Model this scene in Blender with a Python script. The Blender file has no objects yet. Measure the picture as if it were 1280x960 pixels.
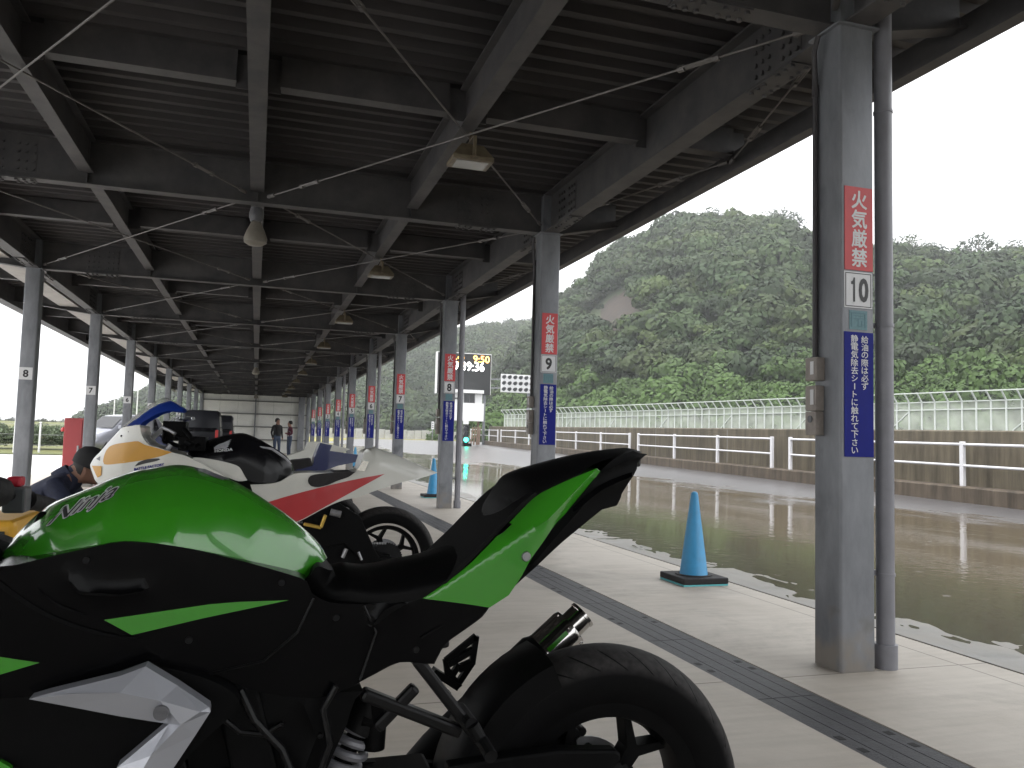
import bpy, bmesh, math, random
import numpy as np
from mathutils import Vector, Matrix
from mathutils.geometry import delaunay_2d_cdt

sc = bpy.context.scene
col = sc.collection
random.seed(7)
rng = np.random.default_rng(11)

# ------------------------------------------------------------------ camera, sky, sun, exposure
CAM_F, YAW, PITCH, ROLL, CAM_H = 1015.4, .3030, .0691, .0266, 1.05
_cy, _sy, _cp, _sp = math.cos(YAW), math.sin(YAW), math.cos(PITCH), math.sin(PITCH)
_R = np.array([_cy, -_sy, 0]); FWD = np.array([_sy * _cp, _cy * _cp, _sp]); _U = np.cross(_R, FWD)
_c, _s = math.cos(ROLL), math.sin(ROLL)
RGT = _c * _R + _s * _U
UPV = _c * _U - _s * _R
EYE = np.array([0, 0, CAM_H])

cam = bpy.data.objects.new('camera', bpy.data.cameras.new('camera'))
col.objects.link(cam)
cam.matrix_world = Matrix((
    (RGT[0], UPV[0], -FWD[0], EYE[0]), (RGT[1], UPV[1], -FWD[1], EYE[1]),
    (RGT[2], UPV[2], -FWD[2], EYE[2]), (0, 0, 0, 1)))
cam.data.sensor_width = 36
cam.data.lens = CAM_F / 1280 * 36
cam.data.clip_start = .05
cam.data.clip_end = 4000
sc.camera = cam

SUN_EL, SUN_AZ = math.radians(66), math.radians(-125)     # azimuth from +Y towards +X
world = bpy.data.worlds.new('World'); sc.world = world; world.use_nodes = True
nt = world.node_tree; nt.nodes.clear()
out = nt.nodes.new('ShaderNodeOutputWorld'); bg = nt.nodes.new('ShaderNodeBackground')
sky = nt.nodes.new('ShaderNodeTexSky'); sky.sky_type = 'NISHITA'; sky.sun_disc = False
sky.sun_elevation = SUN_EL; sky.sun_rotation = SUN_AZ
sky.air_density = 1.0; sky.dust_density = 6.0; sky.ozone_density = 1.0
hs = nt.nodes.new('ShaderNodeHueSaturation'); hs.inputs['Saturation'].default_value = .10
cloud = nt.nodes.new('ShaderNodeMix'); cloud.data_type = 'RGBA'; cloud.inputs[0].default_value = .72      # the overcast veil over that sky
cloud.inputs[7].default_value = (2.75, 2.8, 2.85, 1)
nt.links.new(sky.outputs[0], hs.inputs['Color']); nt.links.new(hs.outputs[0], cloud.inputs[6]); nt.links.new(cloud.outputs[2], bg.inputs[0])
bg.inputs[1].default_value = .15
nt.links.new(bg.outputs[0], out.inputs[0])

sun = bpy.data.objects.new('sun', bpy.data.lights.new('sun', 'SUN')); col.objects.link(sun)
sun.data.energy = .5; sun.data.angle = math.radians(35); sun.data.color = (1, .97, .93)
sun.rotation_euler = (math.pi / 2 - SUN_EL, 0, -SUN_AZ + math.pi)
sun.rotation_euler = Vector((-math.sin(SUN_AZ) * math.cos(SUN_EL), -math.cos(SUN_AZ) * math.cos(SUN_EL), -math.sin(SUN_EL))).to_track_quat('-Z', 'Y').to_euler()
sun.location = (20, 10, 40)

sc.view_settings.view_transform = 'Standard'
sc.view_settings.look = 'None'
sc.view_settings.gamma = 1
sc.view_settings.use_curve_mapping = False
sc.view_settings.exposure = 2.42
sc.cycles.use_denoising = True
sc.cycles.max_bounces = 8
sc.cycles.transparent_max_bounces = 12


# ------------------------------------------------------------------ helpers
def ray(x, y):
    return FWD + RGT * ((x - 640) / CAM_F) - UPV * ((y - 480) / CAM_F)


def at(x, y, axis, val):
    d = ray(x, y)
    return EYE + d * ((val - EYE[axis]) / d[axis])


def at_depth(x, y, zc):
    return EYE + ray(x, y) * zc


def at_wall(x, p, q):
    """point on the plan line p-q seen in column x (at eye level)"""
    d = ray(x, 555)[:2]
    a = np.array([[d[0], p[0] - q[0]], [d[1], p[1] - q[1]]])
    t, s = np.linalg.solve(a, np.array(p[:2], float))
    return d * t


ORG = {}


def tag(o, label=None, cat=None, group=None, kind=None):
    if label: o['label'] = label
    if cat: o['category'] = cat
    if group: o['group'] = group
    if kind: o['kind'] = kind
    return o


def thing(name, label, cat, loc=(0, 0, 0), group=None):
    o = bpy.data.objects.new(name, None); col.objects.link(o)
    o.location = loc; o.empty_display_size = .1
    ORG[o] = Vector(loc)
    return tag(o, label, cat, group)


class MB:
    def __init__(s):
        s.v = []; s.f = []; s.m = []

    def add(s, v, f, mi=0):
        b = len(s.v)
        s.v += [tuple(float(c) for c in p) for p in v]
        s.f += [tuple(i + b for i in q) for q in f]
        s.m += [mi] * len(f)
        return s

    def box(s, x0, x1, y0, y1, z0, z1, mi=0):
        return s.add([(x0, y0, z0), (x1, y0, z0), (x1, y1, z0), (x0, y1, z0), (x0, y0, z1), (x1, y0, z1), (x1, y1, z1), (x0, y1, z1)],
                     [(0, 3, 2, 1), (4, 5, 6, 7), (0, 1, 5, 4), (1, 2, 6, 5), (2, 3, 7, 6), (3, 0, 4, 7)], mi)

    def bar(s, p, q, w, h, up=(0, 0, 1), mi=0):
        p, q = Vector(p), Vector(q); d = (q - p).normalized(); u = Vector(up)
        r = d.cross(u).normalized(); u = r.cross(d)
        c = [(-w / 2, -h / 2), (w / 2, -h / 2), (w / 2, h / 2), (-w / 2, h / 2)]
        v = [p + r * a + u * b for a, b in c] + [q + r * a + u * b for a, b in c]
        return s.add(v, [(0, 1, 2, 3), (7, 6, 5, 4), (0, 4, 5, 1), (1, 5, 6, 2), (2, 6, 7, 3), (3, 7, 4, 0)], mi)

    def tube(s, pts, r, n=8, mi=0, cap=True):
        pts = [Vector(p) for p in pts]
        rs = r if isinstance(r, (list, tuple)) else [r] * len(pts)
        rings = []
        prev = None
        for i, p in enumerate(pts):
            d = (pts[min(i + 1, len(pts) - 1)] - pts[max(i - 1, 0)]).normalized()
            if prev is None:
                a = d.cross(Vector((0, 0, 1)) if abs(d.z) < .9 else Vector((1, 0, 0))).normalized()
            else:
                a = (prev - d * prev.dot(d)).normalized()
            prev = a; b = d.cross(a)
            rings.append([p + (a * math.cos(2 * math.pi * k / n) + b * math.sin(2 * math.pi * k / n)) * rs[i] for k in range(n)])
        v = [q for ring in rings for q in ring]
        f = []
        for i in range(len(pts) - 1):
            for k in range(n):
                f.append((i * n + k, i * n + (k + 1) % n, (i + 1) * n + (k + 1) % n, (i + 1) * n + k))
        if cap:
            f.append(tuple(range(n))[::-1]); f.append(tuple((len(pts) - 1) * n + k for k in range(n)))
        return s.add(v, f, mi)

    def lathe(s, prof, origin, axis='z', n=24, mi=0, closed=False):
        """prof: (radius, height along axis)"""
        o = Vector(origin); v = []
        for r, h in prof:
            for k in range(n):
                a = 2 * math.pi * k / n
                c, d = r * math.cos(a), r * math.sin(a)
                v.append(o + Vector({'z': (c, d, h), 'y': (c, h, d), 'x': (h, c, d)}[axis]))
        f = []
        m = len(prof)
        flip = axis == 'y'
        for i in range(m if closed else m - 1):
            j = (i + 1) % m
            for k in range(n):
                q = (i * n + k, i * n + (k + 1) % n, j * n + (k + 1) % n, j * n + k)
                f.append(q[::-1] if flip else q)
        return s.add(v, f, mi)

    def prism(s, poly, vec, mi=0):
        p = [Vector(q) for q in poly]; n = len(p); w = Vector(vec)
        nrm = Vector((0, 0, 0))
        for i in range(n):
            nrm += p[i].cross(p[(i + 1) % n])
        if nrm.dot(w) > 0:
            p = p[::-1]
        v = p + [q + w for q in p]
        f = [tuple(range(n)), tuple(range(2 * n - 1, n - 1, -1))]
        f += [(i, i + n, (i + 1) % n + n, (i + 1) % n) for i in range(n)]
        f[2:] = [q[::-1] for q in f[2:]]
        f[2:] = [q[::-1] for q in f[2:]]
        return s.add(v, f, mi)

    def loft(s, rings, mi=0, cap=True):
        n = len(rings[0]); v = [q for r in rings for q in r]; f = []
        for i in range(len(rings) - 1):
            for k in range(n):
                f.append((i * n + k, i * n + (k + 1) % n, (i + 1) * n + (k + 1) % n, (i + 1) * n + k))
        if cap:
            f.append(tuple(range(n))[::-1]); f.append(tuple((len(rings) - 1) * n + k for k in range(n)))
        return s.add(v, f, mi)

    def build(s, name, mats, parent=None, smooth=False, bevel=0, origin=None, fixn=True, sharp=35):
        me = bpy.data.meshes.new(name)
        if origin is not None:
            off = Vector(origin)
        elif parent is not None:
            off = ORG[parent]
        else:
            off = Vector((0, 0, 0))
        me.from_pydata([Vector(p) - off for p in s.v], [], s.f)
        if not isinstance(mats, (list, tuple)): mats = [mats]
        for m in mats: me.materials.append(m)
        if len(mats) > 1:
            me.polygons.foreach_set('material_index', s.m)
        if fixn:
            b = bmesh.new(); b.from_mesh(me)
            bmesh.ops.recalc_face_normals(b, faces=b.faces)
            b.to_mesh(me); b.free()
        if smooth:
            me.polygons.foreach_set('use_smooth', [True] * len(me.polygons))
            if sharp: me.set_sharp_from_angle(angle=math.radians(sharp))
        o = bpy.data.objects.new(name, me); col.objects.link(o)
        ORG[o] = off
        if parent is not None:
            o.parent = parent
            o.location = off - ORG[parent]
        else:
            o.location = off
        if bevel:
            md = o.modifiers.new('bevel', 'BEVEL'); md.width = bevel; md.segments = 2; md.limit_method = 'ANGLE'
            md.angle_limit = math.radians(40); md.harden_normals = False
        return o


def copy_tree(o, parent=None):
    c = o.copy(); col.objects.link(c)
    if parent is not None: c.parent = parent
    ORG[c] = ORG.get(o, Vector((0, 0, 0)))
    for ch in list(o.children):
        copy_tree(ch, c)
    return c


# ------------------------------------------------------------------ materials
def new_mat(name):
    m = bpy.data.materials.new(name); m.use_nodes = True
    return m, m.node_tree, m.node_tree.nodes['Principled BSDF']


def mat(name, c, rough=.5, metal=0, var=0, scale=8, bump=0, bscale=None, coat=0, c2=None, detail=4, spec=None, stretch=None, rvar=0):
    m, t, b = new_mat(name)
    b.inputs['Base Color'].default_value = (*c, 1)
    b.inputs['Roughness'].default_value = rough
    b.inputs['Metallic'].default_value = metal
    if spec is not None: b.inputs['Specular IOR Level'].default_value = spec
    if coat:
        b.inputs['Coat Weight'].default_value = coat; b.inputs['Coat Roughness'].default_value = .03
    if var or bump or c2 or rvar:
        tc = t.nodes.new('ShaderNodeTexCoord'); src = tc.outputs['Object']
        if stretch:
            mp = t.nodes.new('ShaderNodeMapping'); mp.inputs['Scale'].default_value = stretch
            t.links.new(src, mp.inputs[0]); src = mp.outputs[0]
        nz = t.nodes.new('ShaderNodeTexNoise'); nz.inputs['Scale'].default_value = scale; nz.inputs['Detail'].default_value = detail
        nz.inputs['Roughness'].default_value = .65
        t.links.new(src, nz.inputs['Vector'])
        if var or c2:
            mr = t.nodes.new('ShaderNodeMapRange'); mr.inputs[1].default_value = .3; mr.inputs[2].default_value = .7
            t.links.new(nz.outputs['Fac'], mr.inputs[0])
            mx = t.nodes.new('ShaderNodeMix'); mx.data_type = 'RGBA'
            lo = c2 if c2 else tuple(x * (1 - var) for x in c)
            hi = c if c2 else tuple(min(1, x * (1 + var)) for x in c)
            mx.inputs[6].default_value = (*lo, 1); mx.inputs[7].default_value = (*hi, 1)
            t.links.new(mr.outputs[0], mx.inputs[0]); t.links.new(mx.outputs[2], b.inputs['Base Color'])
        if rvar:
            mr2 = t.nodes.new('ShaderNodeMapRange'); mr2.inputs[1].default_value = .3; mr2.inputs[2].default_value = .7
            mr2.inputs[3].default_value = max(0, rough - rvar); mr2.inputs[4].default_value = min(1, rough + rvar)
            t.links.new(nz.outputs['Fac'], mr2.inputs[0]); t.links.new(mr2.outputs[0], b.inputs['Roughness'])
        if bump:
            bn = t.nodes.new('ShaderNodeTexNoise'); bn.inputs['Scale'].default_value = bscale or scale * 3; bn.inputs['Detail'].default_value = 5
            t.links.new(src, bn.inputs['Vector'])
            bp = t.nodes.new('ShaderNodeBump'); bp.inputs['Strength'].default_value = bump; bp.inputs['Distance'].default_value = .01
            t.links.new(bn.outputs['Fac'], bp.inputs['Height']); t.links.new(bp.outputs[0], b.inputs['Normal'])
    return m


def glass_mat(name, tint=(1, 1, 1), rough=.02, fac=.12):
    m, t, b = new_mat(name)
    o = t.nodes['Material Output']
    tr = t.nodes.new('ShaderNodeBsdfTransparent'); tr.inputs[0].default_value = (*tint, 1)
    gl = t.nodes.new('ShaderNodeBsdfGlossy'); gl.inputs['Roughness'].default_value = rough
    mx = t.nodes.new('ShaderNodeMixShader')
    fr = t.nodes.new('ShaderNodeFresnel'); fr.inputs[0].default_value = 1.45
    ad = t.nodes.new('ShaderNodeMath'); ad.operation = 'ADD'; ad.inputs[1].default_value = fac; ad.use_clamp = True
    t.links.new(fr.outputs[0], ad.inputs[0]); t.links.new(ad.outputs[0], mx.inputs[0])
    t.links.new(tr.outputs[0], mx.inputs[1]); t.links.new(gl.outputs[0], mx.inputs[2]); t.links.new(mx.outputs[0], o.inputs[0])
    return m


def emit_mat(name, c, s):
    m, t, b = new_mat(name)
    b.inputs['Base Color'].default_value = (*[x * .5 for x in c], 1)
    b.inputs['Emission Color'].default_value = (*c, 1); b.inputs['Emission Strength'].default_value = s
    return m


M = {}
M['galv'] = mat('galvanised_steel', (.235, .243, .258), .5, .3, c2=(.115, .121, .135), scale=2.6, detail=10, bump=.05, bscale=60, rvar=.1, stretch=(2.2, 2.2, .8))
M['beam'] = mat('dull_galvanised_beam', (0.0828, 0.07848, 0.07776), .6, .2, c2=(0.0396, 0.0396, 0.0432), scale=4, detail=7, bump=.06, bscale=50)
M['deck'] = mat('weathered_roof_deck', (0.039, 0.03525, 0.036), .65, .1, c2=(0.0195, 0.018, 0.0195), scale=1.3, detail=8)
M['rod'] = mat('brace_rod_steel', (0.1152, 0.108, 0.1044), .5, .5, var=.2, scale=10)
M['pvc'] = mat('grey_pvc', (.19, .19, .21), .4, var=.12, scale=6)
M['conduit'] = mat('dark_conduit', (0.036, 0.033, 0.036), .5)
M['jbox'] = mat('beige_box', (0.2475, 0.2175, 0.195), .5, var=.2, scale=14)
M['red'] = mat('sign_red', (0.4836, 0.0351, 0.039), .45, var=.08, scale=12)
M['blue'] = mat('sign_blue', (.006, .011, .17), .5, var=.08, scale=10, spec=.15)
M['white'] = mat('white_paint', (0.6, 0.6, 0.6), .45, var=.05, scale=9)
M['signwhite'] = mat('sign_white', (0.5848, 0.5848, 0.5934), .45, var=.05, scale=12)
M['black'] = mat('black_paint', (.012, .012, .013), .45)
M['teal'] = mat('faded_teal_sticker', (0.09, 0.1875, 0.21), .5, var=.15, scale=60)
M['teald'] = mat('teal_sticker_lines', (.07, .16, .19), .5)
M['panel'] = mat('wall_panel', (0.703, 0.703, 0.665), .6, var=.08, scale=1.5)
M['girt'] = mat('wall_girt', (0.176, 0.176, 0.168), .6)
M['soffit'] = mat('pale_soffit', (0.294, 0.273, 0.252), .6, var=.15, scale=3)
M['cone'] = mat('blue_cone_plastic', (.040, .25, .47), .45, var=.10, scale=14, rvar=.1)
M['rubber'] = mat('black_rubber', (0.0108, 0.0096, 0.0102), .75, var=.3, scale=30, bump=.2, bscale=80)
M['conedisc'] = mat('teal_cone_underside', (.10, .42, .45), .5)
M['green'] = mat('green_motorcycle_paint', (.036, .25, .012), .2, coat=1, var=.05, scale=3)
M['gloss'] = mat('gloss_black_plastic', (.002, .002, .0024), .2, spec=.10)
M['satin'] = mat('satin_black_plastic', (.0032, .0032, .0034), .5, var=.2, scale=40, spec=.07)
M['vinyl'] = mat('black_seat_vinyl', (.0032, .0032, .0034), .5, bump=.07, bscale=420, scale=20, spec=.1)
M['silver'] = mat('silver_fairing_paint', (.40, .41, .45), .32, .4, coat=.5)
M['chrome'] = mat('polished_steel', (0.589, 0.57, 0.551), .13, 1, var=.06, scale=12)
M['alu'] = mat('cast_aluminium', (.30, .30, .31), .4, .8, var=.15, scale=25)
M['darkmetal'] = mat('dark_engine_metal', (0.0084, 0.0084, 0.009), .5, .3, var=.3, scale=30, spec=.2)
M['frametube'] = mat('black_frame_tube', (.005, .005, .0055), .34, spec=.22)
M['spring'] = mat('grey_spring', (.25, .25, .27), .45, .3)
M['wpaint'] = mat('white_race_fairing', (0.5412, 0.5371, 0.492), .3, coat=.5, var=.06, scale=5)
M['ypaint'] = mat('yellow_fairing', (.52, .25, .010), .45, coat=.1, var=.06, scale=6)
M['rpaint'] = mat('red_fairing', (0.4, 0.02, 0.024), .35, coat=.4, var=.08, scale=6)
M['bpaint'] = mat('blue_fairing', (0.0084, 0.0154, 0.084), .35, coat=.4, var=.08, scale=6)
M['bscreen'] = mat('blue_screen_band', (0.0084, 0.0315, 0.21), .3, coat=.3)
M['bktank'] = mat('black_tank', (.004, .004, .005), .25, spec=.25)
M['gold'] = mat('gold_metal', (.55, .36, .08), .35, .7)
M['skin'] = mat('skin', (0.27, 0.1425, 0.0975), .55, var=.1, scale=20)
M['navy'] = mat('navy_jacket', (0.0176, 0.0224, 0.0496), .75, var=.25, scale=30, bump=.4, bscale=25)
M['capblack'] = mat('black_cap', (.009, .009, .010), .8, var=.2, scale=40)
M['hair'] = mat('dark_hair', (.012, .010, .009), .7)
M['jeans'] = mat('blue_jeans', (0.04, 0.06, 0.104), .8, var=.25, scale=20)
M['blackcloth'] = mat('black_cloth', (.010, .010, .011), .85, var=.2, scale=20)
M['maroon'] = mat('maroon_cloth', (.09, .012, .03), .8, var=.2, scale=20)
M['greycloth'] = mat('grey_cloth', (.32, .32, .34), .8, var=.2, scale=20)
M['cabred'] = mat('red_cabinet_paint', (0.3, 0.03375, 0.0375), .4, var=.08, scale=4)
M['vandark'] = mat('dark_van_paint', (.012, .013, .018), .35, spec=.25)
M['carsilver'] = mat('silver_car_paint', (0.224, 0.231, 0.266), .3, .4, coat=.6)
M['darkglass'] = mat('dark_window_glass', (.006, .006, .008), .06, spec=.6)
M['tail'] = mat('red_tail_lamp', (.45, .02, .02), .2, coat=.5)
M['glass'] = glass_mat('clear_plastic', (.95, .97, .98), .05, -.03)
m_, t_, b_ = new_mat('clear_screen'); b_.inputs['Base Color'].default_value = (.62, .62, .60, 1); b_.inputs['Roughness'].default_value = .15
_tr = t_.nodes.new('ShaderNodeBsdfTransparent'); _mx = t_.nodes.new('ShaderNodeMixShader'); _mx.inputs[0].default_value = .45
t_.links.new(_tr.outputs[0], _mx.inputs[1]); t_.links.new(b_.outputs[0], _mx.inputs[2]); t_.links.new(_mx.outputs[0], t_.nodes['Material Output'].inputs[0]); M['screen'] = m_
M['lampglass'] = mat('lamp_glass', (0.336, 0.336, 0.32), .25, spec=.6)
M['lampbody'] = mat('beige_lamp_housing', (0.165, 0.143, 0.099), .5, c2=(0.0935, 0.066, 0.0385), scale=9)
M['horn'] = mat('cream_lamp_shade', (0.1932, 0.1764, 0.147), .45, var=.12, scale=12)
M['board'] = mat('display_black', (0.0132, 0.0144, 0.0156), .6)
M['amber'] = emit_mat('amber_led', (1, .45, .10), 1.6)
M['ledwhite'] = emit_mat('white_led', (1, 1, 1), 1.5)
M['ledgreen'] = emit_mat('green_signal_lamp', (.03, 1, .62), 3.2)
M['lens'] = mat('dark_lens', (.04, .045, .05), .2)
M['rail'] = mat('white_rail_paint', (0.504, 0.504, 0.5256), .4, var=.04, scale=8)
M['fencepost'] = mat('pale_green_post', (0.4464, 0.4752, 0.4536), .5)
M['bark'] = mat('bark', (.10, .08, .06), .9, var=.3, scale=6)
M['wood'] = mat('brown_timber', (.16, .11, .08), .8, var=.3, scale=5)
M['ycrate'] = mat('yellow_plastic', (.62, .33, .03), .4, var=.1, scale=9)
M['greyplastic'] = mat('grey_plastic', (0.104, 0.104, 0.112), .45)
M['redplastic'] = mat('red_plastic', (.50, .02, .04), .4)


def link(t, a, b): t.links.new(a, b)


def concrete_mat():
    m, t, b = new_mat('apron_concrete')
    tc = t.nodes.new('ShaderNodeTexCoord'); P = tc.outputs['Object']
    n1 = t.nodes.new('ShaderNodeTexNoise'); n1.inputs['Scale'].default_value = 1.1; n1.inputs['Detail'].default_value = 9; n1.inputs['Roughness'].default_value = .7
    n2 = t.nodes.new('ShaderNodeTexNoise'); n2.inputs['Scale'].default_value = 24; n2.inputs['Detail'].default_value = 6
    mp = t.nodes.new('ShaderNodeMapping'); mp.inputs['Scale'].default_value = (1.2, 14, 1); mp.inputs['Rotation'].default_value = (0, 0, .5)
    n3 = t.nodes.new('ShaderNodeTexNoise'); n3.inputs['Scale'].default_value = 1.6; n3.inputs['Detail'].default_value = 6
    link(t, P, n1.inputs[0]); link(t, P, n2.inputs[0]); link(t, P, mp.inputs[0]); link(t, mp.outputs[0], n3.inputs[0])
    r = t.nodes.new('ShaderNodeValToRGB')
    e = r.color_ramp.elements
    e[0].position = .28; e[0].color = (.35, .31, .262, 1)
    e[1].position = .72; e[1].color = (.48, .44, .385, 1)
    e2 = e.new(.5); e2.color = (.43, .39, .338, 1)
    link(t, n1.outputs['Fac'], r.inputs[0])
    mx = t.nodes.new('ShaderNodeMix'); mx.data_type = 'RGBA'; mx.blend_type = 'MULTIPLY'; mx.inputs[0].default_value = .25
    rr = t.nodes.new('ShaderNodeMapRange'); rr.inputs[1].default_value = .35; rr.inputs[2].default_value = .6; rr.inputs[3].default_value = .72; rr.inputs[4].default_value = 1.08
    link(t, n3.outputs['Fac'], rr.inputs[0])
    link(t, r.outputs[0], mx.inputs[6]); link(t, rr.outputs[0], mx.inputs[7])
    # dark specks and stains
    vr = t.nodes.new('ShaderNodeTexVoronoi'); vr.inputs['Scale'].default_value = 5; vr.inputs['Randomness'].default_value = 1
    link(t, P, vr.inputs['Vector'])
    sp = t.nodes.new('ShaderNodeMapRange'); sp.inputs[1].default_value = .012; sp.inputs[2].default_value = .04; sp.inputs[3].default_value = .5; sp.inputs[4].default_value = 1
    link(t, vr.outputs['Distance'], sp.inputs[0])
    mx2 = t.nodes.new('ShaderNodeMix'); mx2.data_type = 'RGBA'; mx2.blend_type = 'MULTIPLY'; mx2.inputs[0].default_value = 1
    link(t, mx.outputs[2], mx2.inputs[6]); link(t, sp.outputs[0], mx2.inputs[7])
    st = t.nodes.new('ShaderNodeTexNoise'); st.inputs['Scale'].default_value = .55; st.inputs['Detail'].default_value = 10; st.inputs['Roughness'].default_value = .72; st.inputs['Distortion'].default_value = .6
    link(t, P, st.inputs[0])
    sr = t.nodes.new('ShaderNodeMapRange'); sr.inputs[1].default_value = .53; sr.inputs[2].default_value = .66; sr.inputs[3].default_value = 1; sr.inputs[4].default_value = .74; link(t, st.outputs['Fac'], sr.inputs[0])
    mxs = t.nodes.new('ShaderNodeMix'); mxs.data_type = 'RGBA'; mxs.blend_type = 'MULTIPLY'; mxs.inputs[0].default_value = 1
    link(t, mx2.outputs[2], mxs.inputs[6]); link(t, sr.outputs[0], mxs.inputs[7]); mx2 = mxs
    # sawn joints across the apron, one at each column, and one along it
    sx = t.nodes.new('ShaderNodeSeparateXYZ'); link(t, P, sx.inputs[0])

    def joint(sock, period, off, w):
        a = t.nodes.new('ShaderNodeMath'); a.operation = 'SUBTRACT'; a.inputs[1].default_value = off; link(t, sock, a.inputs[0])
        if period:
            q = t.nodes.new('ShaderNodeMath'); q.operation = 'PINGPONG'; q.inputs[1].default_value = period / 2; link(t, a.outputs[0], q.inputs[0])
        else:
            q = t.nodes.new('ShaderNodeMath'); q.operation = 'ABSOLUTE'; link(t, a.outputs[0], q.inputs[0])
        g = t.nodes.new('ShaderNodeMath'); g.operation = 'GREATER_THAN'; g.inputs[1].default_value = w; link(t, q.outputs[0], g.inputs[0])
        return g.outputs[0]
    j1 = joint(sx.outputs[1], 4.408, 3.245, .004); j2 = joint(sx.outputs[0], 0, 3.37, .004)
    mm = t.nodes.new('ShaderNodeMath'); mm.operation = 'MINIMUM'; link(t, j1, mm.inputs[0]); link(t, j2, mm.inputs[1])
    jr = t.nodes.new('ShaderNodeMapRange'); jr.inputs[3].default_value = .32; jr.inputs[4].default_value = 1; link(t, mm.outputs[0], jr.inputs[0])
    mx3 = t.nodes.new('ShaderNodeMix'); mx3.data_type = 'RGBA'; mx3.blend_type = 'MULTIPLY'; mx3.inputs[0].default_value = 1
    link(t, mx2.outputs[2], mx3.inputs[6]); link(t, jr.outputs[0], mx3.inputs[7])
    link(t, mx3.outputs[2], b.inputs['Base Color'])
    b.inputs['Roughness'].default_value = .62
    bp = t.nodes.new('ShaderNodeBump'); bp.inputs['Strength'].default_value = .12; bp.inputs['Distance'].default_value = .01
    link(t, n2.outputs['Fac'], bp.inputs['Height']); link(t, bp.outputs[0], b.inputs['Normal'])
    return m


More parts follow.
